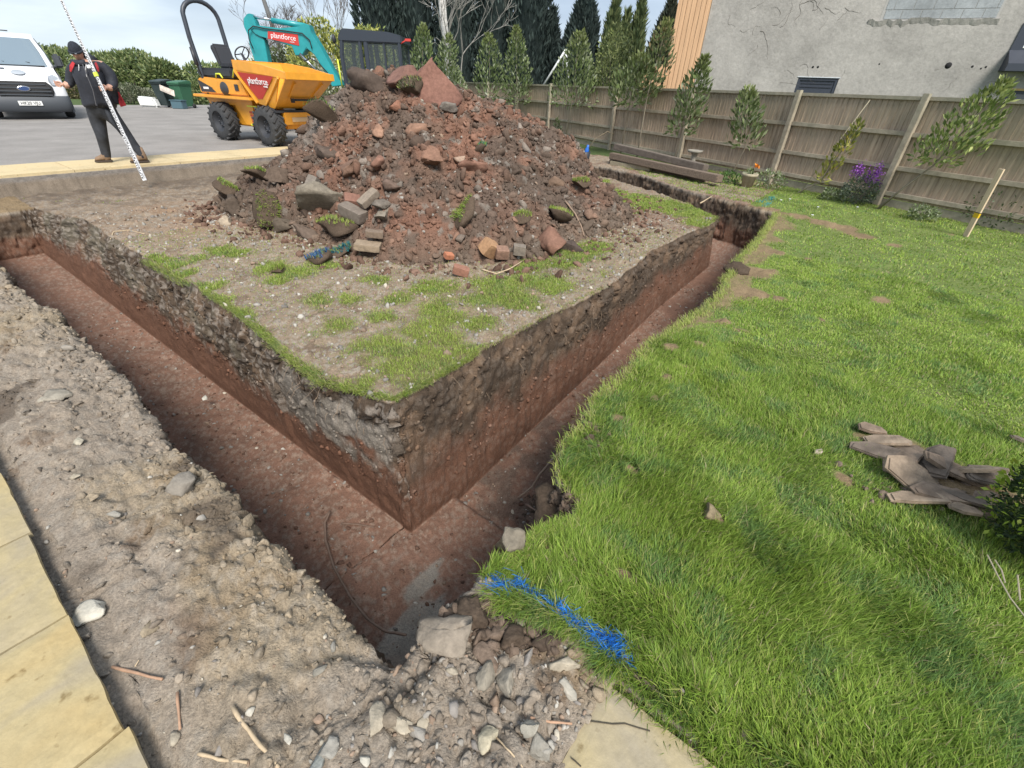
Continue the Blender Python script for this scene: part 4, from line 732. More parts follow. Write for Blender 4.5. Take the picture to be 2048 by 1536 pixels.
# box bush in the right foreground
b = Vector((2.46, 1.30, 0)); t = shrub('box_bush', 'dark clipped bush with bright yellow green tips at the right edge', 'bush', b, (.28, .28, .36), 10000, .026, [(.018, .035, .012), (.03, .055, .018), (.05, .085, .02)], seed=3, stems=7, noise=.22, inner=.3)
n = 2200; P_, d_ = shell(n, (.295, .295, .385), (0, 0, .33), .22, .93, 3); k = fbm(P_, .09, 2, 9) > .05; P_ = P_[k & (P_[:, 2] > .05)]; n = len(P_); v, f, c_ = leaves(P_, rng.normal(size=(n, 3))*.7+(P_-[0, 0, .3])*2.5+[0, 0, .4], np.full(n, .034), np.full(n, .017), cmix(n, [(.34, .42, .05), (.24, .34, .04)])); obj('young_leaves', npmesh('young_leaves', v, f, m_leaf, c_), t)
mb = MB()
for q in ([(1975, 1110), (1995, 1150), (2020, 1195), (2055, 1240)], [(2010, 1165), (2003, 1140), (1990, 1120)], [(2035, 1150), (2040, 1200)]): mb.tube([G(px, py, .05)-b for px, py in q], .003, 5)
mb.build('dry_twig', mat('dry_twig', (.38, .33, .24), .9), t)
# ------------------------------------------------------------------ trees beyond
def conifer(label, px, wpx, Y, H, n, cols, name='conifer', tpy=None):
    c0 = AT(px, 150, Y); Rr = wpx/2/FPX*(Y*.832)*1.15; base = Vector((c0.x, Y, 0)); t = thing(name, label, 'conifer', base, 0, 'conifers beyond the garden'); 
    if tpy is not None: H = AT(px, tpy, Y).z
    u = rng.uniform(0, 1, n)**1.15; a = rng.uniform(0, 6.28, n); prof = np.interp(u, [0, .08, .5, .8, 1], [.85, 1, .85, .5, .04])*Rr; Pn_ = np.stack([np.cos(a)*2, np.sin(a)*2, u*H*.55], 1); prof = prof*(1+.45*fbm(Pn_+px, 1.3, 5, int(px)))
    r = prof*(.72+.28*rng.uniform(size=n)**.4); P_ = np.stack([np.cos(a)*r, np.sin(a)*r, u*H], 1); D = np.stack([np.cos(a)*.35, np.sin(a)*.35, 1.0+0*a], 1)+rng.normal(0, .25, (n, 3)); colr = cmix(n, cols, None, .35); colr *= (1+.4*fbm(Pn_*3, 1.2, 2, 5))[:, None]
    v, f, c_ = leaves(P_, D, rng.uniform(.2, .5, n), rng.uniform(.05, .12, n), colr, .1)
    m_ = 26; q = 20; cv = []; 
    for i in range(q):
        uu = i/(q-1); pr = np.interp(uu, [0, .08, .5, .8, 1], [.85, 1, .85, .5, .02])*Rr*.72
        for k in range(m_): aa = 2*math.pi*k/m_; cv.append((math.cos(aa)*pr, math.sin(aa)*pr, uu*H*.97))
    cv = np.array(cv); cv[:, :2] *= (1+.25*fbm(cv*[.6, .6, .4]+px, 1.0, 3, int(px)))[:, None]; cf_ = np.array([[i*m_+k, i*m_+(k+1) % m_, (i+1)*m_+(k+1) % m_, (i+1)*m_+k] for i in range(q-1) for k in range(m_)])
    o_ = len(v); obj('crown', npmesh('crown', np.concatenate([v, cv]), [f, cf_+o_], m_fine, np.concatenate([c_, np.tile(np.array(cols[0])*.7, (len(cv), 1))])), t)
    mb = MB(); mb.tube([(0, 0, -.2), (0, 0, H*.5)], [.16, .08], 8); mb.build('trunk', m_bark, t); return t
dk = [(.034, .050, .048), (.048, .068, .062), (.06, .082, .075)]; lg = [(.09, .125, .06), (.13, .17, .075), (.18, .21, .09)]
for args in (('tall dark conifer with a straight left edge behind the digger cab', 768, 78, 31, 13, 9000, dk), ('tall dark conifer just left of the white birch trunk', 838, 84, 32, 14, 9000, dk), ('dark conifer behind the bare grey tree', 915, 84, 32, 13.5, 7000, dk), ('dark conifer behind the tallest laurel', 990, 80, 32, 13, 7000, dk), ('tall dark conifer left of the gap of sky', 1058, 76, 31, 13, 8000, dk)): conifer(*args)
conifer('narrow dark conifer beside the gap of sky', 1098, 34, 31, 8, 4000, dk, tpy=22); conifer('broad dark conifer behind the swing frame', 1158, 84, 30, 8, 9000, dk, tpy=-10); conifer('slim lighter green conifer, second from the timber cladding gap', 1213, 40, 29, 8, 4500, lg, tpy=8)
conifer('slim pale green conifer between two gaps of sky', 1262, 34, 29, 8, 4000, lg, tpy=4); conifer('dark bushy conifer touching the timber cladding', 1318, 66, 30, 8, 6500, [(.04, .05, .035), (.06, .075, .05), (.09, .09, .06)], tpy=8); conifer('small pale conifer between the slim ones', 1238, 24, 29, 8, 2500, lg, tpy=28)
def baretree(name, label, cat, base, H, r0, spread, m_, seed, levels=5, up_=.35, first=.28, nsp=3, kill=None):
    r = random.Random(seed); mb = MB(); mbt = MB(); t = thing(name, label, cat, base)
    def grow_(p, d, L, rr, lv, mbx):
        pts = [p]; q = p.copy(); dd = d.copy(); n_ = 4
        for k in range(n_): dd = (dd+Vector((r.gauss(0, .13), r.gauss(0, .13), r.gauss(0, .08)+.04))).normalized(); q = q+dd*L/n_; pts.append(q.copy())
        mbx.tube(pts, [max(.006, rr*(1-.12*k)) for k in range(n_+1)], 6 if lv > 2 else 3, False)
        if lv <= 0: return
        for k in range(nsp if lv > 1 else nsp+1):
            j = r.choice([2, 3, 4, 4]); nd = (dd+Vector((r.gauss(0, spread), r.gauss(0, spread), r.gauss(up_*.5, .3)))).normalized(); grow_(pts[j], nd, L*r.uniform(.6, .85), rr*.58, lv-1, mb)
    grow_(Vector((0, 0, -.1)), Vector((0, 0, 1)), H*first, r0, levels, mbt); mbt.build('trunk', m_, t); mb.build('branches', m_, t); return t
m_greyb = mat('grey_bark', (.27, .26, .235), .9, noise=.2, nscale=10); m_darkb = mat('dark_bark', (.10, .085, .075), .95)
b = AT(935, 160, 25); b.z = 0; baretree('bare_tree', 'leafless pale grey tree with many twigs behind the fence', 'tree', b, 10.2, .075, .55, m_greyb, 5, 6, .45, .25, 3)
b = AT(505, 150, 27); b.z = .1; baretree('bare_tree', 'leafless dark tree behind the orange dumper and digger arm', 'tree', b, 6.6, .09, .62, m_darkb, 8, 6, .2, .25, 3)
b = AT(700, 150, 28); b.z = .1; baretree('bare_tree', 'thin leafless stems standing above the yellow green bush', 'tree', b, 7.5, .05, .32, m_darkb, 12, 5, .9, .3, 3)
# birch
Y = 26; mb = MB(); b = AT(897, 165, Y); b.z = 0; pts = [Vector((0, 0, 0))]+[AT(px, py, Y)-b for px, py in ((896, 130), (893, 80), (887, 40), (884, 0), (882, -60))]
t = thing('birch_tree', 'white stemmed birch standing in front of the dark conifers', 'tree', b); mb.tube(pts, [.16, .15, .15, .17, .17, .15], 10); mb.build('trunk', mat('birch_bark', (.62, .60, .57), .8, noise=.3, nscale=5, stretch=(1, 1, 4)), t)
mb = MB()
for k in range(26):
    z = rng.uniform(2.5, 8); a = rng.uniform(0, 6.28); p = Vector((0, 0, z))+Vector(pts[4]*(z/pts[4].z))*Vector((1, 1, 0)) if False else Vector((pts[4].x*z/pts[4].z, 0, z)); L = rng.uniform(.6, 1.6); mb.tube([p, p+Vector((math.cos(a)*L*.5, math.sin(a)*L*.5, L*.25)), p+Vector((math.cos(a)*L, math.sin(a)*L, L*.1))], [.02, .012, .005], 4)
mb.build('branches', m_greyb, t)
# bushes and hedges
yg = [(.24, .27, .06), (.36, .37, .10), (.15, .19, .06), (.46, .46, .14)]; hg = [(.09, .13, .055), (.13, .18, .07), (.20, .25, .09), (.28, .31, .14)]
def SH(name, label, px, pyb, Y, wpx, pyt, n, L, cols, cat='bush', group=None, seed=1, z0=.1, noise=.3, inner=.45):
    c0 = AT(px, pyb, Y); tp = AT(px, pyt, Y); Rr = wpx/2/FPX*(Y*.832); Hh = (tp.z-z0)/2; return shrub(name, label, cat, (c0.x, Y, z0), (Rr, Rr*.8, Hh), n, L, cols, group=group, seed=seed, noise=noise, inner=inner, stems=4)
SH('flowering_bush', 'large yellow green bush in young leaf behind the digger arm', 655, 150, 23, 150, 30, 8000, .17, yg, seed=2); SH('flowering_bush', 'yellow green bush reaching over the digger cab roof', 742, 150, 23.5, 120, 40, 6500, .17, yg, seed=3)
SH('blossom_bush', 'pale blossoming bush between the digger arm and cab', 655, 150, 20.5, 70, 100, 2600, .16, [(.5, .5, .42), (.2, .24, .10), (.35, .38, .25)], seed=5); SH('green_bush', 'grey green bush behind the orange skip under the digger arm', 580, 150, 25, 110, 88, 4200, .18, [(.08, .11, .05), (.13, .16, .07), (.10, .10, .06)], seed=6)
SH('garden_shrub', 'pale green leafy shrub right of the swing frame behind the fence', 1225, 160, 22, 95, 50, 3200, .13, [(.20, .24, .08), (.28, .31, .13), (.10, .13, .05)], seed=7); SH('garden_shrub', 'low leafy shrub behind the heap right of the digger cab', 815, 160, 22, 60, 118, 1300, .14, gl, seed=8)
SH('garden_shrub', 'dark shrub at the fence end beside the heap', 905, 190, 21.8, 70, 128, 1400, .14, gl, seed=9)
hl = [(95, 38, 150, 84, 'left end of the hedge behind the white van'), (165, 37, 130, 92, 'hedge bush behind the man with the staff'), (235, 36, 120, 106, 'hedge bush just right of the man'), (290, 35, 110, 98, 'tallest twiggy hedge bush, left of the bins'), (340, 34.5, 72, 118, 'last hedge bush directly behind the wheelie bins'), (20, 39, 140, 90, 'hedge bush hidden behind the van cab')]
for k, (px, Y, w_, top_, lab) in enumerate(hl): SH('hedge_bush', lab, px, 200, Y, w_*1.15, top_, 5200, .26, hg, 'hedge', 'hedge along the far side of the drive', seed=k+11, noise=.2, inner=.55)
SH('low_shrub', 'grey green low shrub left of the white sack', 262, 205, 31, 70, 168, 1500, .15, [(.10, .12, .07), (.16, .17, .11)], seed=20, group='low shrubs by the bins'); SH('low_shrub', 'brown weedy clump between the van and the man', 150, 208, 31, 56, 165, 1400, .15, [(.16, .13, .07), (.22, .19, .10), (.09, .11, .04)], seed=21, group='low shrubs by the bins'); SH('low_shrub', 'round pale shrub above the white sack', 300, 205, 31.5, 34, 176, 1000, .12, [(.2, .22, .15), (.26, .27, .2)], seed=22, group='low shrubs by the bins')
SH('low_shrub', 'green shrub right of the wheelie bins', 400, 205, 32, 50, 160, 1200, .2, hg, seed=23, group='low shrubs by the bins')
far_ = [(410, 60, 90, 126, 3), (470, 62, 100, 122, 4), (540, 60, 100, 118, 5)]
for k, (px, Y, w_, tp_, s_) in enumerate(far_): SH('distant_tree', ('distant bushy tree past the roll bar', 'distant tree low behind the orange skip', 'distant tree behind the digger arm')[k], px, 150, Y, w_, tp_, 1500, .5, hg, 'tree', 'distant trees beyond the field', seed=s_)
# swing frame and utility pole
Y = 24; tp = AT(1131, 100, Y); mb = MB()
for (px, py, dy) in ((1086, 172, 0), (1138, 172, .1), (1120, 175, 1.2)): mb.tube([Vector((0, 0, 0)), AT(px, py, Y+dy)-tp], .045, 8)
mb.tube([(0, 0, 0), (.6, 2.6, 0)], .045, 8); o = mb.build('swing_frame', mat('pale_steel', (.6, .62, .62), .5), None, tp); tag(o, 'pale metal A-frame of a swing beyond the fence', 'swing frame')
p0 = AT(548, 62, 38); p1 = AT(514, -40, 38); mb = MB(); d_ = (p0-p1); base_ = p0+d_*(p0.z/-d_.z if d_.z else 0); mb.tube([Vector((0, 0, 0)), p1-base_], [.16, .12], 10); o = mb.build('utility_pole', mat('tarred_pole', (.10, .10, .10), .8), None, base_); tag(o, 'dark utility pole leaning behind the digger arm', 'pole')
# ------------------------------------------------------------------ the tracked dumper's wheels and skip: orange site dumper
def paint(name, c_, r=.4, **k): return mat(name, c_, r, noise=.06, nscale=6, noise2=.10, n2scale=1.5, coat=.25, **k)
m_or = paint('orange_paint', (.72, .32, .03)); m_blk2 = mat('black_rubber', (.022, .022, .023), .8, noise=.2, nscale=20); m_tyre = mat('tyre', (.040, .041, .043), .85, noise=.3, nscale=14, bump=.004); m_redp = mat('red_plate', (.50, .045, .035), .5); m_lime = mat('lime_strip', (.62, .72, .06), .5)
m_dsteel = mat('dark_steel', (.03, .032, .038), .5); m_chrome = mat('chrome', (.6, .6, .62), .2, metal=1.0); m_teal = paint('teal_paint', (.018, .27, .29)); m_cab = mat('cab_frame', (.030, .038, .052), .4); m_clear = mat('cab_glass', (.10, .12, .13), .05, spec=.8, alpha=.22)
r0_, f0_ = G(455, 280, .158), G(545, 293, .158); fw = (f0_-r0_).normalized(); lf = Vector((-fw.y, fw.x, 0)); DZ = math.atan2(fw.y, fw.x)
D0 = r0_+lf*.66
dump = thing('site_dumper', 'orange site dumper with a raised roll bar parked behind the spoil heap', 'dumper', D0, DZ)
def wheel(parent, x, y, r, wd, side, name='wheel', lug=True):
    """tyre with chevron lugs and a dished hub; side = +1/-1 where the hub faces"""
    w_ = MB(); w_.lathe([(r*.55, -wd*.5), (r*.86, -wd*.52), (r*.95, -wd*.40), (r*.965, -wd*.2), (r*.965, wd*.2), (r*.95, wd*.40), (r*.86, wd*.52), (r*.55, wd*.5), (r*.50, 0), (r*.55, -wd*.5)], (0, 0, 0), (0, 1, 0), 36)
    if lug:
        for k in range(18):
            for s_ in (-1, 1):
                a = 2*math.pi*(k+.25*s_)/18; a2 = a+.30; p = lambda aa, rr, yy: Vector((math.cos(aa)*rr, yy, math.sin(aa)*rr)); w_.beam(p(a, r*.965, s_*wd*.50), p(a2, r*.97, s_*wd*.03), .045, .05, .006, up=p(a, 1, 0))
    t_ = w_.build('wheel', m_tyre, parent, (x, y, r), None)
    h = MB(); h.lathe([(.001, side*wd*.12), (r*.16, side*wd*.14), (r*.18, side*wd*.22), (r*.30, side*wd*.10), (r*.42, side*wd*.12), (r*.53, side*wd*.42), (r*.57, side*wd*.44), (r*.57, side*wd*.3)], (0, 0, 0), (0, 1, 0), 28)
    for k in range(6): a = k*math.pi/3; h.lathe([(.02, 0), (.02, side*.03), (.001, side*.035)], (math.cos(a)*r*.25, side*wd*.17, math.sin(a)*r*.25), (0, 1, 0), 8)
    h.build('rim', m_dsteel, t_); return t_
for x in (0, 1.98):
    for s_ in (-1, 1): wheel(dump, x, s_*.60, .455, .34, s_)
mb = MB(); mb.box((.1, 0, .62), (1.5, .72, .5), bev=.03); mb.box((1.75, 0, .6), (1.0, .62, .42), bev=.03); mb.box((.95, 0, .60), (.5, .3, .35)); 
mb.prism([(-.85, -.45, 1.08), (-.55, -.45, .55), (-.2, -.45, .85), (.45, -.45, .85), (.75, -.45, .42), (1.15, -.45, .42), (1.25, -.45, 1.08)], (0, .9, 0)); mb.prism([(1.95, -.4, .42), (2.35, -.4, .5), (2.42, -.4, .78), (1.7, -.4, .78), (1.6, -.4, .5)], (0, .8, 0), .01); ch = mb.build('chassis', m_or, dump)
mb = MB(); mb.box((.28, -.03, 1.03), (2.55, 1.34, .07), bev=.015); mb.build('footplate', m_or, dump)
mb = MB(); mb.prism([(-.9, -.52, 1.075), (-.88, -.52, 1.42), (-.55, -.52, 1.46), (.2, -.52, 1.43), (1.1, -.52, 1.42), (1.25, -.52, 1.075)], (0, 1.04, 0), .03); hood = mb.build('bonnet', m_or, dump)
mb = MB(); mb.prism([(-.86, -.525, 1.36), (-.82, -.525, 1.12), (-.12, -.525, 1.12), (-.30, -.525, 1.22)], (0, .004, 0)); mb.prism([(-.86, -.527, 1.37), (-.84, -.527, 1.39), (-.25, -.527, 1.22), (-.30, -.527, 1.20)], (0, .004, 0)); mb.build('side_decal', m_dsteel, hood)
mb = MB(); mb.box((-.55, -.531, 1.21), (.24, .004, .05)); mb.build('decal_stripe', m_white, hood)
mb = MB(); mb.ico((.28, -.42, 1.22), (.24, .16, .20), 3); mb.build('tank', mat('black_plastic', (.035, .037, .042), .55), dump)
mb = MB(); mb.box((.85, -.535, 1.26), (.16, .01, .14), bev=.004); mb.build('hatch', m_dsteel, hood)
mb = MB(); mb.box((-.1, .0, 1.56), (1.55, .95, .22), bev=.05); mb.build('rear_shroud', m_dsteel, dump)
mb = MB(); mb.box((.05, 0, 1.72), (.48, .50, .12), bev=.05); mb.prism([(-.20, -.24, 1.72), (-.06, -.24, 1.70), (-.20, -.24, 2.18), (-.32, -.24, 2.22), (-.38, -.24, 2.10)], (0, .48, 0), .05); mb.build('seat', mat('seat_vinyl', (.03, .032, .038), .6), dump)
mb = MB(); mb.tube([Vector((.62+math.cos(a)*.10, math.sin(a)*.19, 2.0+math.cos(a)*.15)) for a in np.linspace(0, 2*math.pi, 25)], .016, 6); mb.tube([(.62, 0, 2.0), (.85, 0, 1.5)], .03, 8)
for a in (.3, 2.4, 4.5): mb.tube([(.62, 0, 2.0), (.62+math.cos(a)*.1, math.sin(a)*.19, 2.0+math.cos(a)*.15)], .012, 6)
mb.build('steering_wheel', m_dsteel, dump)
# roll bar hoop
hp = [(-.60, -.46, 1.06), (-.66, -.47, 1.6), (-.74, -.48, 2.3), (-.76, -.46, 2.75)]+[(-.77, -.46*math.cos(a), 2.75+.36*math.sin(a)) for a in np.linspace(.2, math.pi-.2, 11)]+[(-.76, .46, 2.75), (-.74, .48, 2.3), (-.66, .47, 1.6), (-.60, .46, 1.06)]
mb = MB(); mb.tube(hp, .055, 10); mb.build('roll_bar', mat('roll_bar_paint', (.035, .042, .055), .45), dump)
for q, r in (([(-.70, -.53, 2.35), (-.68, -.56, 1.9), (-.62, -.52, 1.5)], .014), ([(-.72, -.52, 2.1), (-.66, -.54, 1.72)], .05)): mb = MB(); mb.tube(q, r, 8); mb.build('grab_handle', m_dsteel, dump)
for yy in (.05, -.12): mb = MB(); mb.tube([(-.77, yy, 3.1), (-.77, yy, 3.2)], .03, 8); mb.build('beacon_stub', m_dsteel, dump)
# skip
def quad(mb, a, b, c_, d_, t): 
    n = (Vector(b)-Vector(a)).cross(Vector(c_)-Vector(a)).normalized(); mb.prism([a, b, c_, d_], n*t)
y0, y1, yb0, yb1 = -.70, .70, -.55, .55; mb = MB()
TR, TF, BR, BF = (1.20, 1.66), (2.92, 1.56), (1.62, .95), (2.28, .86)
for s_, yt, yb in ((-1, y0, yb0), (1, y1, yb1)): mb.prism([(TR[0], yt, TR[1]), (TF[0], yt, TF[1]), (BF[0], yb, BF[1]), (BR[0], yb, BR[1])], (0, -s_*.02, 0))
mb.prism([(TR[0], y0, TR[1]+.17), (TR[0], y1, TR[1]+.17), (BR[0], yb1, BR[1]), (BR[0], yb0, BR[1])], (.02, 0, 0)); mb.prism([(BR[0], yb0, BR[1]), (BR[0], yb1, BR[1]), (BF[0], yb1, BF[1]), (BF[0], yb0, BF[1])], (0, 0, .02))
mb.prism([(BF[0], yb0, BF[1]), (BF[0], yb1, BF[1]), (3.12, y1*.98, 1.50), (3.12, y0*.98, 1.50)], (-.02, 0, .02)); skip = mb.build('skip', m_or, dump)
mb = MB()
for s_ in (-1, 1):
    yt = s_*.70; mb.prism([(TR[0]-.02, yt, TR[1]+.18), (TR[0]+.25, yt, TR[1]+.18), (2.3, yt, TR[1]+.10), (3.16, yt, 1.62), (3.16, yt, 1.49), (TR[0]-.02, yt, TR[1]-.02)], (0, -s_*.06, 0), .008)
    mb.beam((TR[0]+.02, yt, TR[1]-.02), (BR[0]+.03, s_*.56, BR[1]), .06, .07, .01); mb.beam((TF[0]-.04, yt, TF[1]-.04), (BF[0]-.28, s_*.56, BF[1]+.08), .06, .07, .01)
mb.beam((3.15, -.70, 1.56), (3.15, .70, 1.56), .05, .15, .01); mb.beam((TR[0], -.70, 1.80), (TR[0], .70, 1.80), .05, .09, .01)
nrm = Vector((.55, 0, -.72)); 
for yy in (-.27, .27): mb.beam((2.32, yy, .93), (3.05, yy*1.5, 1.42), .05, .05)
mb.build('skip_rim', m_or, skip)
mb = MB(); mb.prism([(TR[0]+.13, -.712, TR[1]-.06), (TF[0]-.22, -.712, TF[1]-.03), (BR[0]+.30, -.582, BR[1]+.10), (BR[0]+.12, -.582, BR[1]+.10)], (0, -.006, 0)); pl_ = mb.build('red_plate', m_redp, skip)
ang = math.atan2(-.13, .64); place_text('plantforce', .20, (2.02, -.688, 1.42), (1, 0, -.03), (0, ang*.9, 1), m_white, 'lettering', pl_, sx=.95); place_text('rentals', .06, (2.28, -.675, 1.32), (1, 0, -.03), (0, ang*.9, 1), m_white, 'small_lettering', pl_)
mb = MB(); mb.tube([(2.62, -.25, 1.06), (2.62, .42, 1.06)], .025, 8); mb.box((2.66, -.27, 1.05), (.09, .05, .09)); mb.box((2.66, .43, 1.05), (.09, .05, .09)); mb.build('skip_hinge', m_dsteel, skip)
mb = MB(); mb.box((2.30, 0, .80), (.16, 1.2, .05)); mb.build('bumper_bar', m_dsteel, dump)
mb = MB(); mb.box((1.2, -.46, .86), (.42, .012, .03)); mb.box((1.22, -.46, .43), (.5, .012, .035)); mb.build('lime_strips', m_lime, dump)
mb = MB(); 
for k in range(4): mb.box((1.15, -.463, .72-.07*k), (.22-.02*k, .01, .045)); 
mb.build('warning_decal', mat('warning_red', (.4, .06, .03), .6), ch)
mb = MB(); mb.tube([(.75, -.5, 1.48), (.9, -.5, 1.66), (1.1, -.5, 1.55), (1.25, -.5, 1.44)], .018, 6); mb.tube([(.0, -.5, 1.46), (.05, -.5, 1.54), (.22, -.5, 1.54), (.30, -.5, 1.45)], .02, 6); mb.build('lime_handrail', m_lime, dump)
mb = MB(); mb.box((2.40, .05, .62), (.01, .5, .1)); mb.build('front_decal', mat('pale_decal', (.5, .35, .2), .6), ch)
# ------------------------------------------------------------------ teal digger
EY = 17.0; E0 = Vector((-4.85, EY+.6, .158)); dig = thing('mini_digger', 'teal tracked digger with a black cab behind the dumper and heap', 'digger', E0)
def EP(zx, zy, Y=EY): return AT(340+zx/4.096, zy/4.096, Y)-E0
def eprism(pts, y0_, t, bev=.012): mb = MB(); mb.prism([EP(x, y, EY) + Vector((0, y0_, 0)) for x, y in pts], (0, t, 0), bev); return mb
dip = eprism([(597, 150), (625, 112), (650, 108), (690, 170), (715, 250), (768, 330), (800, 500), (835, 700), (760, 720), (690, 500), (652, 390), (630, 280), (600, 215)], .03, .26).build('dipper_arm', m_teal, dig)
boom = eprism([(655, 230), (720, 208), (900, 232), (1060, 215), (1100, 190), (1140, 205), (1160, 270), (1225, 370), (1345, 590), (1420, 700), (1330, 710), (1275, 600), (1185, 450), (1120, 395), (1085, 450), (1030, 455), (1000, 380), (860, 335), (740, 300), (700, 280)], -.02, .34, .015).build('boom', m_teal, dig)
mb = eprism([(805, 255), (1050, 283), (1062, 376), (805, 316)], -.034, .01, .001); lp = mb.build('name_plate', m_redp, boom)
pc = (EP(932, 303)+Vector((0, -.037, 0))); xd = (EP(1045, 322)-EP(820, 290)).normalized(); place_text('plantforce', .185, pc, xd, Vector((0, -1, 0)).cross(xd) if False else Vector((-xd.z, 0, xd.x)), m_white, 'lettering', lp); place_text('rentals', .05, EP(1005, 345)+Vector((0, -.037, 0)), xd, Vector((-xd.z, 0, xd.x)), m_white, 'small_lettering', lp)
mb = MB(); mb.tube([EP(655, 132)+Vector((0, .15, 0)), EP(825, 160)+Vector((0, .15, 0))], .035, 10); cyl = mb.build('ram_rod', m_chrome, dig); mb = MB(); mb.tube([EP(815, 162)+Vector((0, .15, 0)), EP(1090, 208)+Vector((0, .15, 0))], .07, 12); mb.build('ram', m_teal, dig)
mb = MB(); mb.tube([EP(1070, 440)+Vector((0, -.05, 0)), EP(1225, 600)+Vector((0, -.05, 0))], .035, 10); mb.build('boom_ram', m_chrome, dig)
mb = MB(); mb.tube([EP(*q)+Vector((0, -.06, 0)) for q in [(690, 400), (655, 320), (650, 250), (690, 215), (780, 235), (950, 255), (1090, 275), (1150, 330), (1170, 400)]], .016, 6); mb.build('hose', m_blk2, dig); mb = MB(); mb.tube([EP(*q)+Vector((0, -.08, 0)) for q in [(1060, 460), (1110, 500), (1160, 480), (1230, 520), (1300, 600)]], .016, 6); mb.build('hose', m_blk2, dig)
mb = MB(); mb.prism([EP(770, 700)+Vector((0, -.25, 0)), EP(850, 690)+Vector((0, -.25, 0)), EP(960, 900)+Vector((0, -.25, 0)), EP(900, 1050)+Vector((0, -.25, 0)), EP(760, 1040)+Vector((0, -.25, 0))], (0, .9, 0), .02); mb.build('bucket', mat('bucket_steel', (.12, .11, .10), .6), dig)
# cab: x -.85..+1.0 from E0, z 1.0..2.80
cx0, cx1, cz0, cz1, cy0, cy1 = -.86, .98, .95, 2.76, -.60, .55
def fr(mb, p, q, w_=.10, h_=.10): mb.beam(p, q, w_, h_, .025)
mb = MB(); zt = cz1-.02
for yy in (cy0, cy1):
    fr(mb, (cx0+.03, yy, cz0), (cx0+.0, yy, 2.2), .09, .12); fr(mb, (cx0+.0, yy, 2.15), (cx0+.09, yy, zt), .09, .12); fr(mb, (cx1, yy, cz0), (cx1-.03, yy, zt-.05), .09, .10); fr(mb, (cx0+.62, yy, cz0), (cx0+.60, yy, zt), .07, .11); fr(mb, (cx0+.80, yy, cz0), (cx0+.78, yy, zt), .07, .14); fr(mb, (cx0+1.36, yy, 1.35), (cx0+1.34, yy, zt), .06, .07); fr(mb, (cx0+.05, yy, 1.42), (cx0+.8, yy, 1.38), .06, .10); fr(mb, (cx0+.8, yy, 1.62), (cx1, yy, 1.62), .06, .08); fr(mb, (cx0+.05, yy, 2.58), (cx1, yy, 2.56), .06, .14)
fr(mb, (cx0, cy0, cz0+.1), (cx0, cy1, cz0+.1)); fr(mb, (cx1, cy0, 1.6), (cx1, cy1, 1.6)); fr(mb, (cx0+.05, cy0, 2.62), (cx0+.05, cy1, 2.62)); fr(mb, (cx1, cy0, 2.60), (cx1, cy1, 2.60)); cabf = mb.build('cab_frame', m_cab, dig)
mb = MB(); mb.prism([(cx0-.04, cy0-.05, cz1-.12), (cx0+.10, cy0-.05, cz1+.06), (cx0+1.5, cy0-.05, cz1+.02), (cx1+.06, cy0-.05, cz1-.06), (cx1+.06, cy0-.05, cz1-.26), (cx0-.04, cy0-.05, cz1-.26)], (0, cy1-cy0+.1, 0), .03); mb.build('cab_roof', m_cab, cabf)
mb = MB(); mb.box(((cx0+cx1)/2+.38, (cy0+cy1)/2, 1.24), (1.08, 1.14, .68), bev=.03); mb.box((cx0+.4, (cy0+cy1)/2, 1.1), (.72, 1.1, .3), bev=.03); mb.build('cab_base', m_cab, cabf)
for yy in (cy0-.0, cy1): 
    for a_, b_, c_, d_ in ((cx0+.06, cx0+.58, 1.47, 2.5), (cx0+.86, cx0+1.32, 1.66, 2.48), (cx0+1.40, cx1-.06, 1.66, 2.48)): mb = MB(); mb.box(((a_+b_)/2, yy, (c_+d_)/2), (b_-a_, .012, d_-c_)); mb.build('window', m_clear, cabf)
mb = MB(); mb.box((cx0+.02, (cy0+cy1)/2, 1.95), (.012, cy1-cy0-.1, 1.2)); mb.build('windscreen', m_clear, cabf); mb = MB(); mb.box((cx1, (cy0+cy1)/2, 2.1), (.012, cy1-cy0-.1, .8)); mb.build('rear_window', m_clear, cabf)
mb = MB(); mb.box((.30, 0, 1.50), (.4, .4, .12), bev=.04); mb.box((.48, 0, 1.75), (.10, .38, .45), bev=.04); mb.build('seat', m_blk2, dig)
mb = MB(); mb.box((.08, cy0-.06, 1.50), (.19, .02, .10)); mb.build('red_sticker', m_redp, cabf); mb = MB(); mb.tube([(cx0-.12, cy0-.04, 1.35), (cx0-.14, cy0-.04, 2.05)], .022, 8); mb.build('lime_handrail', m_lime, dig)
mb = MB(); mb.ico((cx0-.14, cy0-.1, 2.55), (.06, .09, .12), 2); mb.tube([(cx0, cy0, 2.3), (cx0-.14, cy0-.1, 2.45)], .015, 6); mb.build('mirror', m_dsteel, dig); mb = MB(); mb.tube([(cx1, cy0, 2.5), (cx1+.25, cy0, 2.62)], .02, 6); mb.box((cx1+.25, cy0, 2.60), (.18, .08, .07), bev=.01); mb.build('rear_lamp', m_redp, dig)
mb = MB(); mb.box((1.0, .1, .95), (1.5, 1.5, .62), bev=.08); mb.box((.0, 0, .66), (2.2, 1.4, .14), bev=.03); mb.build('body', m_teal, dig)
for yy in (-.75, .75):
    mb = MB(); mb.prism([(-1.0, yy-.17, .08), (-1.15, yy-.17, .3), (-1.0, yy-.17, .55), (1.2, yy-.17, .55), (1.35, yy-.17, .3), (1.2, yy-.17, .0), (-.9, yy-.17, .0)], (0, .34, 0), .04)
    for k in range(22): mb.box((-.95+k*.1, yy, .565), (.05, .36, .04)); mb.box((-.85+k*.095, yy, .005), (.05, .36, .03))
    mb.build('track', m_tyre, dig)
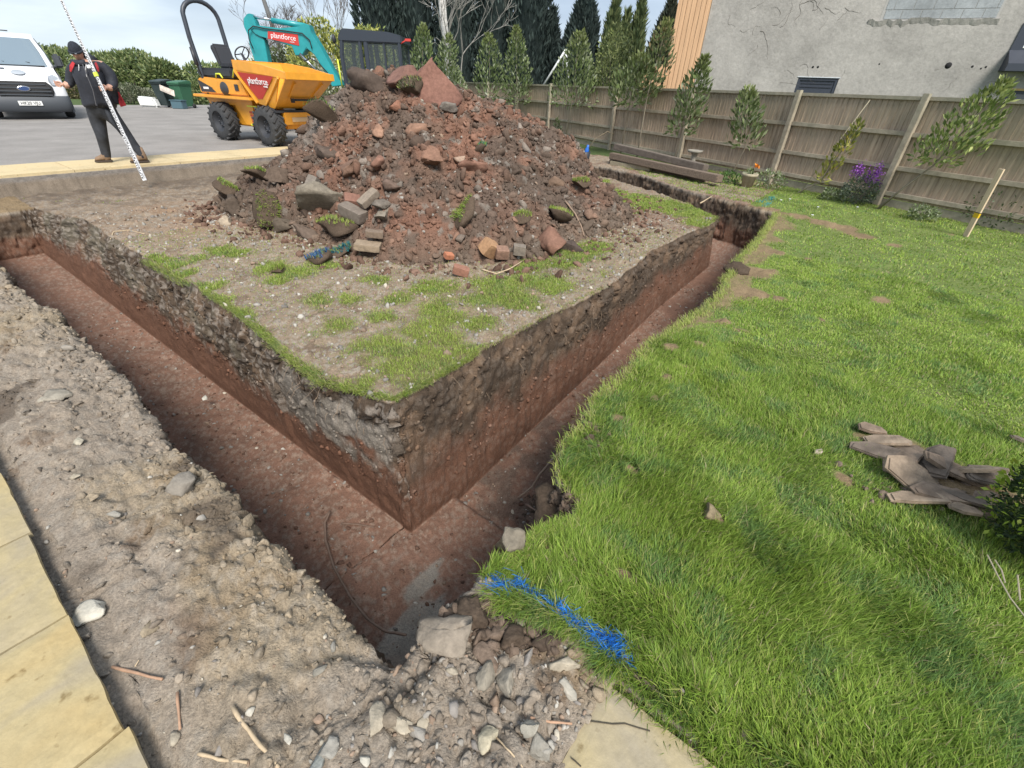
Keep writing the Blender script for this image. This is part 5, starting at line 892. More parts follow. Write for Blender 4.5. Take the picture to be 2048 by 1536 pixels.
mb = MB(); mb.box((-1.6, 0, .3), (.06, 1.5, .38), bev=.01); mb.beam((-1.6, .3, .3), (-.7, .3, .35), .1, .1); mb.beam((-1.6, -.3, .3), (-.7, -.3, .35), .1, .1); mb.build('dozer_blade', m_teal, dig)
# ------------------------------------------------------------------ white van
vh = Vector((.70, -.71, 0)).normalized(); V0 = Vector((-16.3181, 18.1495, .158))-Vector((.71, .70, 0)).normalized()*.78+vh*.25; VZ = math.atan2(vh.y, vh.x)
van = thing('van', 'white van with dark grey bumper parked at the far left of the drive', 'van', V0, VZ)     # local x forward, origin under the front bumper
m_vw = mat('white_van_paint', (.74, .75, .77), .3, coat=.4, noise=.03, nscale=3); m_bump = mat('bumper_plastic', (.055, .062, .072), .6); m_vgl = mat('windscreen_glass', (.16, .21, .25), .06, spec=1.0)
def surf(prof, ny=15, round_=.14, cv=.16, y_lim=None):
    """sheet swept over the nose: prof = (x, z, halfwidth)"""
    vs = []; fs = []
    for (x, z, hw) in prof:
        for j in range(ny): t = -1+2*j/(ny-1); ye = hw*math.sin(t*math.pi/2*.999); bk = cv*abs(t)**2.5+round_*max(0, abs(t)-.82)**2*20; vs.append((x-bk, ye, z))
    for i in range(len(prof)-1):
        for j in range(ny-1): k = i*ny+j; fs.append([k, k+1, k+ny+1, k+ny])
    return vs, fs
hw = 1.02
prof_nose = [(.00, .58, hw), (.02, .75, hw), (.0, .95, hw), (-.05, 1.08, hw-.005), (-.14, 1.17, hw-.02), (-.34, 1.29, hw-.04), (-.62, 1.40, hw-.05), (-.80, 1.44, hw-.06)]
mb = MB(); vs, fs = surf(prof_nose, 21); mb.add(vs, fs, True)
roofp = [(-1.62, 2.18, hw-.19), (-1.72, 2.26, hw-.18), (-1.95, 2.32, hw-.17), (-2.6, 2.35, hw-.14), (-5.2, 2.34, hw-.14), (-5.4, 2.28, hw-.14)]; vs, fs = surf(roofp, 21, .05, .10); mb.add(vs, fs, True)
for s_ in (-1, 1):       # flanks
    rows = [(.46, -.18, hw-.02), (.95, -.20, hw), (1.2, -.30, hw), (1.42, -1.0, hw-.01), (1.7, -1.28, hw-.05), (2.0, -1.52, hw-.10), (2.2, -1.72, hw-.16), (2.30, -1.95, hw-.25)]; vs = []; fs = []
    for (z, x0, w_) in rows:
        for x in np.linspace(0, 1, 12): vs.append((x0+(-5.4-x0)*x, s_*w_, z))
    for i in range(len(rows)-1):
        for j in range(11): k = i*12+j; fs.append([k, k+1, k+13, k+12] if s_ > 0 else [k, k+12, k+13, k+1])
    mb.add(vs, fs, True)
    mb.prism([(-.16, s_*(hw-.06), .46), (-.16, s_*(hw-.06), 1.2), (-.75, s_*(hw-.06), 1.42), (-.16, s_*(hw-.06), 1.1)], (0, -s_*.02, 0))
mb.box((-5.38, 0, 1.35), (.05, 2*hw-.06, 1.9), bev=.02); mb.box((-2.9, 0, .5), (4.9, 1.5, .3)); body = mb.build('body', m_vw, van)
for s_ in (-1, 1): mb = MB(); mb.tube([(-.80, s_*(hw-.10), 1.43), (-1.24, s_*(hw-.145), 1.82), (-1.66, s_*(hw-.235), 2.19)], [.075, .065, .06], 8); mb.build('windscreen_pillar', m_vw, body)
mb = MB(); vs, fs = surf([(-.74, 1.42, hw-.13), (-1.0, 1.66, hw-.155), (-1.35, 1.97, hw-.20), (-1.60, 2.19, hw-.24)], 17, .04, .15); mb.add(vs, fs, True); ws = mb.build('windscreen', m_vgl, van)
mb = MB(); mb.box((-1.15, 0, 1.455), (.8, 1.55, .02)); mb.tube([(-.86, -.15, 1.53), (-1.1, -.55, 1.62), (-1.2, -.8, 1.72)], .012, 5); mb.tube([(-.86, .45, 1.53), (-1.02, .05, 1.60), (-1.12, -.2, 1.68)], .012, 5); mb.build('wiper', m_blk2, ws)
mb = MB(); vs, fs = surf([(.03, .22, hw-.08), (.09, .30, hw-.02), (.10, .45, hw), (.08, .60, hw), (.03, .66, hw)], 21, .14, .16); mb.add(vs, fs, True)
for s_ in (-1, 1): mb.box((-.32, s_*(hw-.04), .42), (.5, .10, .46), bev=.03)
mb.build('bumper', m_bump, van)
mb = MB(); vs, fs = surf([(.055, .62, .62), (.065, .75, .70), (.055, .92, .70), (.02, 1.04, .60)], 15, .0, .05); mb.add(vs, fs, True); gr = mb.build('grille', m_blk2, van)
for k in range(4): mb = MB(); z = .68+k*.095; mb.box((.072-.012*max(0, k-1), 0, z), (.02, 1.26 if k < 3 else 1.1, .035), bev=.008); mb.build('grille_bar', m_bump, gr)
mb = MB(); mb.lathe([(.001, .012), (.1, .01), (.115, .0)], (.09, 0, .85), (1, 0, 0), 28); o = mb.build('badge_rim', m_chrome, gr); o.scale = (1, 1.35, .62); o.location = (0, 0, .85*(1-.62))
mb = MB(); mb.lathe([(.001, .016), (.095, .014)], (.09, 0, .85), (1, 0, 0), 28); o = mb.build('badge', mat('badge_blue', (.03, .06, .16), .4), gr); o.scale = (1, 1.35, .60); o.location = (.002, 0, .85*.40)
mb = MB(); mb.box((.115, 0, .46), (.012, .56, .125), bev=.003); pl2 = mb.build('number_plate', mat('plate_white', (.72, .72, .70), .5), van); place_text('HK20 VJU', .115, (.124, 0, .46), (0, 1, 0), (0, 0, 1), m_blk2, 'plate_letters', pl2, sx=.96)
for s_ in (-1, 1):
    mb = MB(); mb.prism([(.02, s_*.66, 1.03), (-.02, s_*.72, .92), (-.13, s_*.99, .90), (-.24, s_*1.0, 1.12), (-.22, s_*.84, 1.22), (-.12, s_*.70, 1.17)], (.035, 0, .025), .01); hl_ = mb.build('headlight', mat('headlight_glass', (.35, .38, .42), .12, spec=.9), van); mb = MB(); mb.ico((-.055, s_*.84, 1.03), (.05, .06, .05), 2); mb.build('bulb', m_chrome, hl_)
    mb = MB(); mb.box((-1.22, s_*(hw+.17), 1.62), (.12, .22, .38), bev=.05); mb.tube([(-1.15, s_*(hw-.06), 1.42), (-1.2, s_*(hw+.1), 1.48)], .035, 8); mb.build('mirror', m_bump, van)
    mb = MB(); mb.prism([(-1.15, s_*(hw+.001), 1.44), (-1.65, s_*(hw-.10), 2.08), (-2.4, s_*(hw-.10), 2.08), (-2.4, s_*(hw+.001), 1.44)], (0, s_*.008, 0)); mb.build('side_window', m_vgl, van)
    for x in (-.95, -4.2): wheel(van, x, s_*.90, .35, .24, s_, lug=False)
mb = MB(); mb.tube([(-1.9, -.60, 2.36), (-2.0, -.62, 2.50), (-2.05, -.62, 2.56)], .03, 6); mb.tube([(-1.9, -.58, 2.38), (-1.9, .3, 2.37)], .015, 6); mb.build('roof_aerial', m_bump, van)
mb = MB(); mb.box((.03, -.20, 1.225), (.30, .0, .0)) if False else None
mb = MB(); mb.prism([(-.42, -.62, 1.345), (-.42, -.22, 1.345), (-.47, -.22, 1.365), (-.47, -.62, 1.365)], (.004, 0, .012)); mb.build('bonnet_vent', m_bump, body); mb = MB(); mb.lathe([(.001, .006), (.16, .004), (.17, 0)], (-.28, .05, 1.272), (.35, 0, .94), 28); o = mb.build('bonnet_emblem', mat('emblem_grey', (.5, .53, .56), .3, metal=.4), body); 
van.scale = (1.06, 1.06, 1.06)
# bins, crates, sack
m_bing = mat('green_bin_plastic', (.035, .12, .065), .55); m_bind = mat('dark_bin_plastic', (.022, .035, .035), .55)
def bin_(label, px, m_, by=213, h=1.15):
    b = AT(px, by, 26.8); b.z = .158; b.y += .0; t = thing('wheelie_bin', label, 'wheelie bin', b, rad(-12), 'wheelie bins by the hedge'); mb = MB(); z1 = h*.86
    vs = [(-.24, -.27, .08), (.24, -.27, .08), (.24, .25, .08), (-.24, .25, .08), (-.32, -.36, z1), (.32, -.36, z1), (.32, .38, z1), (-.32, .38, z1)]; mb.prism(vs[:4], (0, 0, .001)); mb.add(vs, [[0, 1, 5, 4], [1, 2, 6, 5], [2, 3, 7, 6], [3, 0, 4, 7], [3, 2, 1, 0], [4, 5, 6, 7]]); mb.box((0, .0, z1-.02), (.70, .80, .05), bev=.015); mb.build('body', m_, t)
    mb = MB(); mb.prism([(-.36, -.42, z1+.01), (-.36, -.38, z1+.09), (-.36, .30, z1+.17), (-.36, .42, z1+.10), (-.36, .42, z1+.01)], (.72, 0, 0), .02); mb.build('lid', m_, t); mb = MB(); mb.tube([(-.28, .46, z1+.06), (.28, .46, z1+.06)], .018, 6); mb.build('handle', m_, t)
    for s_ in (-1, 1): mb = MB(); mb.lathe([(.001, 0), (.10, 0), (.10, .05), (.001, .05)], (s_*.25, .27, .10), (s_, 0, 0), 14); mb.build('wheel', m_blk2, t)
    return t
bin_('dark wheelie bin with a white poster leaning on its front', 338, m_bind, h=1.22); bin_('green wheelie bin right of the dark one', 372, m_bing, h=1.2)
b = AT(350, 214, 26.1); b.z = .158; mb = MB(); mb.prism([(-.28, -.2, 0), (.28, -.2, 0), (.28, .2, 0), (-.28, .2, 0)], (0, 0, .35), .02); mb.box((0, 0, .36), (.62, .46, .04), bev=.01); tag(mb.build('recycling_crate', mat('blue_grey_plastic', (.07, .13, .16), .6), None, b+Vector((.25, 0, 0))), 'blue grey recycling crate standing in front of the bins', 'crate')
b = AT(336, 187, 26.2); mb = MB(); mb.prism([(-.35, 0, .12), (.30, 0, -.12), (.34, 0, .14), (-.30, 0, .36)], (0, .03, 0), .004); mb.box((-.02, -.006, .13), (.34, .006, .12), Matrix.Rotation(.36, 3, 'Y')); tag(mb.build('poster_board', mat('poster', (.62, .55, .48), .6, noise=.5, nscale=5), None, b), 'pale patterned board leaning on the dark wheelie bin', 'board')
b = AT(303, 214, 26.4); b.z = .158; mb = MB(); mb.prism([(-.42, -.25, 0), (.48, -.25, 0), (.36, -.2, .42), (-.5, -.2, .46)], (0, .4, 0), .08); tag(mb.build('white_sack', mat('white_sack', (.60, .61, .60), .8, noise=.1, nscale=5), None, b), 'white sack lying on the drive edge left of the bins', 'sack')
# ------------------------------------------------------------------ the man with the levelling staff
def skinmesh(chains, root, sub=2):
    """chains: list of [(Vector, radius), ...]; joined where points coincide"""
    key = {}; V_ = []; R_ = []; E_ = []
    def idx_(p, r):
        k = (round(p[0], 4), round(p[1], 4), round(p[2], 4))
        if k not in key: key[k] = len(V_); V_.append(tuple(p)); R_.append(r)
        return key[k]
    for c_ in chains:
        pr = None
        for p, r in c_:
            i = idx_(p, r)
            if pr is not None and pr != i: E_.append((pr, i))
            pr = i
    me = bpy.data.meshes.new('sk'); me.from_pydata(V_, E_, []); o = bpy.data.objects.new('sk', me); col.objects.link(o); o.modifiers.new('s', 'SKIN'); sv = me.skin_vertices[0].data
    for i, r in enumerate(R_): sv[i].radius = r if isinstance(r, tuple) else (r, r); sv[i].use_root = False
    sv[idx_(root, 0)].use_root = True; o.modifiers[0].use_smooth_shade = True; o.modifiers[0].branch_smoothing = .4; ms = o.modifiers.new('u', 'SUBSURF'); ms.levels = ms.render_levels = sub
    dg = bpy.context.evaluated_depsgraph_get(); dg.update(); m2 = bpy.data.meshes.new_from_object(o.evaluated_get(dg)); bpy.data.objects.remove(o); bpy.data.meshes.remove(me); return m2
PY = 9.45; PB = G(225, 332, .195); PB = Vector((PB.x, PY, .195))
def J(zx, zy, dy=0): return AT(100+zx/5.295, 60+zy/5.295, PY+dy)-PB
m_jk = mat('black_jacket', (.020, .023, .033), .75, noise=.25, nscale=12, bump=.01, bscale=14); m_tr = mat('dark_trousers', (.028, .031, .038), .85, noise=.3, nscale=14, bump=.01, bscale=16); m_skin = mat('skin', (.50, .28, .20), .55); m_boot = mat('tan_boots', (.20, .13, .08), .8, noise=.25, nscale=20); m_red = mat('red_lining', (.45, .03, .04), .7)
pel = J(525, 850); ch_ = []
hipR, kneeR, ankR = J(478, 900), J(545, 1105, -.05), J(598, 1335); hipL, kneeL, ankL = J(628, 880), J(800, 1090, .10), J(978, 1325, .12)
wst, chest, nk, hd0 = J(505, 730, -.02), J(430, 480, -.08), J(335, 330, -.12), J(285, 245, -.16)
ch_ += [[(pel, (.24, .18)), (wst, (.25, .19)), (chest, (.29, .21)), (J(375, 375, -.1), (.25, .16)), (nk, .08), (J(310, 290, -.14), .085)]]
ch_ += [[(pel, (.24, .18)), (hipR, .15), (J(515, 1000), .125), (kneeR, .10), (J(575, 1230), .088), (ankR, .078), (J(600, 1395), .06)], [(pel, (.24, .18)), (hipL, .14), (J(720, 985, .05), .11), (kneeL, .092), (J(890, 1220, .12), .08), (ankL, .075), (J(985, 1380, .12), .06)]]
shR, elR, haR = J(270, 375, -.05), J(215, 570, -.08), J(135, 585, -.2); shL, elL, haL = J(560, 370, -.05), J(665, 560, -.05), J(605, 618, -.25)
ch_ += [[(chest, (.29, .21)), (shR, .112), (J(225, 480, -.06), .09), (elR, .078), (J(170, 590, -.15), .055), (haR, .038)], [(chest, (.29, .21)), (shL, .125), (J(640, 465, -.03), .105), (elL, .095), (J(655, 612, -.15), .07), (haL, .042)]]
bm_me = skinmesh(ch_, pel)
sc_ = []
for q in bm_me.polygons:
    c_ = q.center; z = c_.z; hip_z = J(525, 790).z; face = c_.z > J(300, 330).z
    hR = (c_-haR).length < .085 or (c_-J(150, 588, -.18)).length < .05; hL = (c_-haL).length < .085
    sc_.append(2 if (face or hR or hL) else (3 if z < J(590, 1350).z else (1 if z < hip_z and abs(c_.x-pel.x) < 9 and not (c_-elL).length < .2 and not (c_-elR).length < .2 else 0)))
for m_ in (m_jk, m_tr, m_skin, m_boot): bm_me.materials.append(m_)
bm_me.polygons.foreach_set('material_index', sc_)
person = thing('person', 'man in a dark beanie, black jacket, black trousers and tan boots holding a measuring staff', 'person', PB)
# head with face, joined into the body mesh
def joinmesh(a, b): 
    bm = bmesh.new(); bm.from_mesh(a); bm.from_mesh(b); bm.to_mesh(a); bm.free(); return a
hc_ = J(285, 238, -.16); fwd = Vector((.25, -.85, -.38)).normalized(); side = fwd.cross(Vector((0, 0, 1))).normalized(); hup = side.cross(fwd)
hv, hf = ICO3; HVv = []
for v in hv:
    x, y, z = v; yy = y; w_ = 1-.18*max(0, -z); k = Vector((x*.078*w_, y*.098*(1-.05*max(0, -z)), z*.122))
    if y > .6 and abs(x) < .25 and -.35 < z < .1: k.y += .022*(1-abs(x)/.25)*(1-(z+.35)*.8)            # nose
    if y > .5 and abs(abs(x)-.38) < .16 and -.02 < z < .22: k.y -= .010                                   # eye sockets
    if y > .5 and abs(x) < .35 and abs(z+.52) < .08: k.y -= .006                                        # mouth
    if y > .3 and z < -.7: k.y += .012                                                                   # chin
    HVv.append(hc_+side*k.x+fwd*k.y+hup*k.z)
hm = bpy.data.meshes.new('h'); hm.from_pydata([tuple(v) for v in HVv], [], hf.tolist()); 
for m_ in (m_jk, m_tr, m_skin, m_boot): hm.materials.append(m_)
hm.polygons.foreach_set('material_index', [2]*len(hf)); hm.polygons.foreach_set('use_smooth', [True]*len(hf))
# hands: palm plus fingers curled round the staff (left in the photo: open hand)
def hand(c_, out_, thumb, grip, axis):
    parts = [[(c_-out_*.035, .030), (c_, (.036, .022)), (c_+out_*.03, (.036, .02))]]
    for k in range(4):
        o_ = axis*(.030-.020*k); p = c_+out_*.03+o_; q = [p]
        if grip: q += [p+out_*.034+grip*.004, p+out_*.050+grip*.030, p+out_*.030+grip*.050]
        else: q += [p+out_*.032, p+out_*.052+thumb*.010, p+out_*.060+thumb*.030]
        parts.append([(c_+out_*.03, (.036, .02)), (q[0], .0105), (q[1], .0100), (q[2], .0092), (q[3], .008)])
    parts.append([(c_, (.036, .022)), (c_+thumb*.035+axis*.012, .013), (c_+thumb*.055+out_*.03, .011), (c_+thumb*.052+out_*.052, .009)]); return skinmesh(parts, c_, 1)
sa = AT(120, -6, 9.1)-PB; sb_ = AT(290, 361, 8.72)-PB; sax = (sa-sb_).normalized()
g1 = hand(haL, Vector((-.80, -.55, -.1)).normalized(), Vector((-.35, -.2, .9)).normalized(), Vector((-.3, -.9, 0)).normalized(), sax); g2 = hand(haR, Vector((-.8, -.5, .1)).normalized(), Vector((-.2, -.3, .9)).normalized(), None, Vector((0, 0, 1)))
for g_ in (g1, g2):
    for m_ in (m_jk, m_tr, m_skin, m_boot): g_.materials.append(m_)
    g_.polygons.foreach_set('material_index', [2]*len(g_.polygons)); joinmesh(bm_me, g_)
joinmesh(bm_me, hm); bm_me.polygons.foreach_set('use_smooth', [True]*len(bm_me.polygons)); obj('body', bm_me, person)
# beanie
mb = MB(); R_ = Matrix((side, fwd, hup)).transposed(); vs = []; 
for v in hv:
    x, y, z = v; zz = max(z, -.05); vs.append(hc_+side*(x*.094)+fwd*(y*.112-.004)+hup*(zz*.138+.022))
mb.add(vs, hf.tolist(), True); bn = mb.build('beanie', mat('beanie_wool', (.018, .022, .032), .95, noise=.3, nscale=30, bump=.006), person); mb = MB(); mb.tube([hc_+side*(math.sin(a)*.096)+fwd*(math.cos(a)*.114-.004)+hup*.030 for a in np.linspace(0, 2*math.pi, 25)], .017, 8, False); mb.build('turn_up', bn.data.materials[0], bn)
mb = MB(); mb.box(hc_+side*-.03+fwd*.125+hup*.03, (.03, .004, .012), R_); mb.build('label_patch', mat('grey_patch', (.3, .32, .35), .8), bn)
mb = MB(); vs = []; fs = []; n_ = 28
for (zx, zy, dy, rx, ry) in ((400, 400, -.09, .22, .17), (430, 480, -.08, .275, .215), (470, 600, -.05, .265, .215), (505, 700, -.03, .255, .21), (525, 770, -.01, .265, .22), (535, 805, .0, .27, .225), (535, 808, .0, .25, .20)):
    c_ = J(zx, zy, dy)
    for k in range(n_): a = 2*math.pi*k/n_; w_ = 1+.045*math.sin(a*5+zy*.02)+.03*math.sin(a*3-zy*.013); vs.append(c_+Vector((math.cos(a)*rx*w_, math.sin(a)*ry*w_, .02*math.sin(a*2+zy))))
for i in range(6):
    for k in range(n_): fs.append([i*n_+k, i*n_+(k+1) % n_, (i+1)*n_+(k+1) % n_, (i+1)*n_+k])
mb.add(vs, fs, True); mb.build('jacket', m_jk, person); mb = MB(); mb.tube([J(345, 360, -.31), J(400, 500, -.33), J(455, 640, -.31), J(490, 800, -.29)], .006, 5); mb.build('zip', mat('zip_grey', (.12, .12, .13), .4), person)
# jacket details: coat tails, hood, drawstrings, red facings
mb = MB(); mb.tube([J(330, 330, -.05), J(400, 300, 0), J(470, 330, -.03)], [.06, .10, .07], 10); mb.tube([J(250, 345, -.12), J(300, 355, -.2), J(370, 350, -.2)], [.05, .05, .05], 10); mb.build('hood', m_jk, person)
def ribbon(mb, pts, wd, up_=Vector((0, -1, 0))):
    vs = []; fs = []
    for i, p in enumerate(pts):
        t = (pts[min(i+1, len(pts)-1)]-pts[max(0, i-1)]).normalized(); s_ = t.cross(up_).normalized(); w_ = wd[i]/2; vs += [p-s_*w_, p+s_*w_, p+s_*w_-up_*.012, p-s_*w_-up_*.012]
    for i in range(len(pts)-1):
        for a, b in ((0, 1), (1, 2), (2, 3), (3, 0)): fs.append([4*i+a, 4*i+b, 4*i+4+b, 4*i+4+a])
    mb.add(vs, fs+[[3, 2, 1, 0], [4*len(pts)-4+k for k in range(4)]])
mb = MB(); ribbon(mb, [J(248, 345, -.25), J(225, 390, -.26), J(215, 440, -.24)], [.04, .055, .02]); mb.build('red_facing', m_red, person)
mb = MB(); ribbon(mb, [J(478, 345, -.24), J(500, 400, -.28), J(512, 440, -.28)], [.03, .04, .02]); mb.build('red_facing', m_red, person)
mb = MB(); mb.prism([J(672, 640, .02), J(720, 655, .0), J(800, 800, .05), J(745, 815, .05)], (0, .03, 0), .005); mb.build('red_tail', m_red, person)
mb = MB(); mb.prism([J(600, 630, -.10), J(690, 600, -.05), J(742, 780, .05), J(600, 800, -.04)], (0, .10, 0), .02); mb.prism([J(290, 600, -.12), J(370, 620, -.2), J(405, 780, -.12), J(380, 800, -.06), J(300, 640, -.05)], (0, .10, 0), .02); mb.build('jacket_skirt', m_jk, person)
for pts in ([J(303, 365, -.30), J(307, 400, -.31), J(305, 430, -.30)], [J(383, 360, -.30), J(378, 420, -.31), J(388, 495, -.28)]): mb = MB(); mb.tube(pts, .005, 5); mb.build('drawstring', m_white, person)
mb = MB(); mb.tube([J(560, 780, -.1), J(650, 960, -.1), J(752, 1110, -.1)], [.03, .035, .006], 6); mb.build('tool_strap', m_tr, person)
def boot(heel, toe):
    """laced work boot: shaft, instep and rounded toe on a thick sole"""
    h_ = Vector((heel.x, heel.y, 0)); t_ = Vector((toe.x, toe.y, 0)); d_ = (t_-h_).normalized(); s_ = Vector((-d_.y, d_.x, 0)); L = (t_-h_).length; secs = []
    for u, w_, z1 in ((-.02, .035, .12), (.05, .052, .24), (.14, .056, .25), (.24, .055, .23), (.36, .053, .155), (.55, .055, .115), (.75, .060, .095), (.92, .050, .08), (1.0, .025, .06)): secs.append((u*L, w_*1.25, z1*1.1))
    mb = MB(); vs = []; n_ = 10
    for x, w_, z1 in secs:
        for k in range(n_): a = math.pi*2*k/n_; vs.append(h_+d_*x+s_*math.cos(a)*w_*(1 if math.sin(a) < .2 else .82)+Vector((0, 0, .022+(z1-.022)*(.5+.5*math.sin(a)))))
    fs = [[i*n_+k, i*n_+(k+1) % n_, (i+1)*n_+(k+1) % n_, (i+1)*n_+k] for i in range(len(secs)-1) for k in range(n_)]+[list(range(n_))[::-1], [(len(secs)-1)*n_+k for k in range(n_)]]; mb.add(vs, fs, True); b_ = mb.build('boot', m_boot, person)
    mb = MB(); mb.prism([h_-d_*.02+s_*.045, h_+d_*L*.4+s_*.055, h_+d_*L*.8+s_*.066, h_+d_*(L+.015)+s_*.03, h_+d_*(L+.015)-s_*.03, h_+d_*L*.8-s_*.066, h_+d_*L*.4-s_*.055, h_-d_*.02-s_*.045], (0, 0, .032), .006); mb.build('sole', mat('sole', (.06, .045, .035), .9), b_)
boot(J(655, 1400, .02), J(508, 1440, -.10)); boot(J(1040, 1390, .16), J(872, 1430, .0))
# phone-like receiver held in the other hand
# ---- staff
st = thing('levelling_staff', 'tall white measuring staff with black graduations held by the man', 'measuring staff', PB+sb_); L = (sa-sb_).length; q_ = sax; pw_ = .052
mb = MB(); yv = Vector((0, -1, 0)); yv = (yv-q_*yv.dot(q_)).normalized(); xv = q_.cross(yv); Rm = Matrix((xv, yv, q_)).transposed(); brk = [0, L*.27, L*.52, L*.76, L]
for k in range(4): w_ = .066-.008*k; mb.box(q_*((brk[k]+brk[k+1])/2), (w_, .026-.003*k, brk[k+1]-brk[k]), Rm, .003)
mb.build('staff_body', mat('staff_white', (.70, .71, .73), .5), st)
mb = MB(); rr2 = random.Random(3); s_ = .04; k = 0
while s_ < L-.02:
    seg_ = min(3, int(np.searchsorted(brk, s_)-1)); w_ = .066-.008*seg_; th_ = (.026-.003*seg_)/2+.0012
    xo = (-.22 if (k//5) % 2 else .22)*w_; mb.box(q_*s_+yv*th_+xv*xo, (w_*.42, .001, .010), Rm)
    if k % 2 == 0: mb.box(q_*(s_+.01)+yv*th_+xv*(-xo), (w_*.30, .001, .016 if k % 4 else .03), Rm)
    s_ += .02; k += 1
mb.build('graduations', m_blk2, st); mb = MB(); hh = (haL-sb_).dot(q_); mb.box(q_*(hh+.14), (.07, .034, .075), Rm, .008); mb.build('clamp', mat('lime_clamp', (.55, .65, .08), .5), st)
mb = MB(); mb.box(q_*(hh+.26)-xv*.06, (.06, .02, .05), Rm, .008); mb.build('clamp_lever', m_white, st)
# ------------------------------------------------------------------ loose things on the ground
def stone_obj(name, label, cat, px, py, wpx, c_, seed, flat=.6, asp=1.3, rz=0, group=None, z=None, cuts=9, sub=3, tilt=0, lift=.35, rough=.12, m_=None, hz=None):
    p = hit(px, py) if z is None else G(px, py, z); w_ = np.linalg.norm(np.array(p)-[0, 0, CAMH]); dpt = float(np.array(p-Vector((0, 0, CAMH)))@_F); r = wpx/2/FPX*dpt
    v, f = stone(sub, seed, cuts, rough, 1); v = v*((.86+.22*wor(v*1.0, .38, seed+5)[0]+.16*wor(v*1.0, .17, seed+6)[0]) if rough > .13 and sub == 3 else np.ones(len(v)))[:, None]; v = v*[r*1.05, r*1.05/asp, r*flat]; h_ = r*flat
    cc_ = np.array(c_)[None]*(1+.30*fbm(v, r*.5, 3, seed))[:, None]
    o = obj(name, npmesh(name, v, f, m_ or m_rock, cc_, smooth=False), None, p+Vector((0, 0, h_*lift)), (tilt, rng.normal(0, .08), rz)); tag(o, label, cat, group); return o
m_rock = mat('rock', attr='col', rough=.92, noise=.25, nscale=26, bump=.006, bscale=60, spec=.15)
pale, buff, greyst = (.50, .47, .40), (.40, .35, .27), (.33, .31, .27)
stone_obj('concrete_lump', 'large flat topped concrete lump on the bank at the near trench corner', 'concrete', 890, 1272, 114, (.225, .19, .15), 11, .40, 1.15, .3, cuts=12, lift=.55, rough=.16)
RK = [(190, 1230, 58, pale, 'white angular stone beside the left paving edge', .7), (845, 1455, 44, buff, 'squarish pale stone at the bottom centre, left of two near the frame edge', .7), (797, 1450, 46, buff, 'slanting pale stone just left of the squarish one at the bottom', .5), (975, 1478, 44, (.46, .41, .30), 'yellowish angular stone next to a thin twig at the bottom', .7),
 (1138, 1385, 40, (.42, .39, .33), 'long pale stone standing beside the right slab', .6), (1128, 1330, 44, buff, 'pale stone under the grass fringe near the right slab', .7), (755, 1443, 46, buff, 'buff stone left of the pair of stones at the bottom', .5), (905, 1345, 30, buff, 'small stone below the concrete lump', .7), (970, 1350, 50, (.28, .25, .2), 'brown clod right below the concrete lump', .8), (1010, 1365, 46, (.30, .27, .22), 'lumpy brown stone between the clod and the long pale stone', .7),
 (635, 1345, 34, (.27, .25, .21), 'small grey slab stone on the bank left of the concrete lump', .5), (668, 1300, 26, greyst, 'small round stone above the grey slab stone on the bank', .8), (665, 1500, 36, greyst, 'grey flat stone at the bottom edge right of the long stick', .5), (640, 1520, 40, (.26, .27, .25), 'grey green flat stone at the bottom edge touching the long stick', .4), (735, 1522, 26, pale, 'small pale stone at the bottom edge below the buff stone', .8), (1060, 1460, 44, (.34, .32, .27), 'grey stone leaning on pebbles left of the right slab', .8), (1075, 1495, 56, (.30, .28, .24), 'large grey stone low in the picture beside the right slab', .8), (1090, 1500, 30, greyst, 'small dark stone touching the right slab', .8),
 (105, 795, 50, (.30, .27, .22), 'flat stone half sunk in the left bank', .3), (160, 885, 28, (.42, .38, .30), 'pale chip on the left bank below the flat stone', .4), (150, 955, 24, buff, 'small pale chip on the left bank near the paving corner', .4), (365, 975, 56, (.28, .25, .21), 'upright grey brick like stone on the rim of the left bank', .8), (228, 1030, 30, greyst, 'small stone in the middle of the left bank', .5), (300, 1260, 36, (.34, .28, .2), 'light brown clay lump on the left bank', .4), (350, 1480, 26, buff, 'small stone near the left slabs at the bottom', .6), (500, 1430, 22, pale, 'small pale stone right of the long stick top', .7), (575, 1480, 24, pale, 'pale stone right of the long stick', .7), (52, 1440, 24, (.5, .45, .3), 'small round stone lying on the left paving slab', .8), (120, 1300, 14, buff, 'tiny chip on the left paving', .5), (140, 700, 26, (.3, .27, .23), 'small stone near the top of the left bank', .5),
 (1036, 1096, 50, (.22, .19, .145), 'upright pale stone at the lawn edge where the trench turns', 1.3), (1012, 1100, 36, (.40, .33, .22), 'buff stone against the trench corner beside the upright stone', 1.4), (1632, 908, 30, (.45, .38, .30), 'pale stone lying in the grass left of the slate pile', .5), (410, 797, 16, (.6, .58, .5), 'white chip on the trench floor', .4)]
for k, (px, py, w_, c_, lab, fl_) in enumerate(RK): stone_obj('stone', lab, 'stone', px, py, w_*1.08, tuple(q*.82 for q in c_), 200+k, fl_, 1.25+.4*((k*7) % 3)/2, k*1.3, 'loose stones around the trench', sub=2 if w_ < 36 else 3, cuts=15, rough=.14, lift=.5, z=(-1.0 if (px, py) == (410, 797) else None), tilt=.2*math.sin(k))
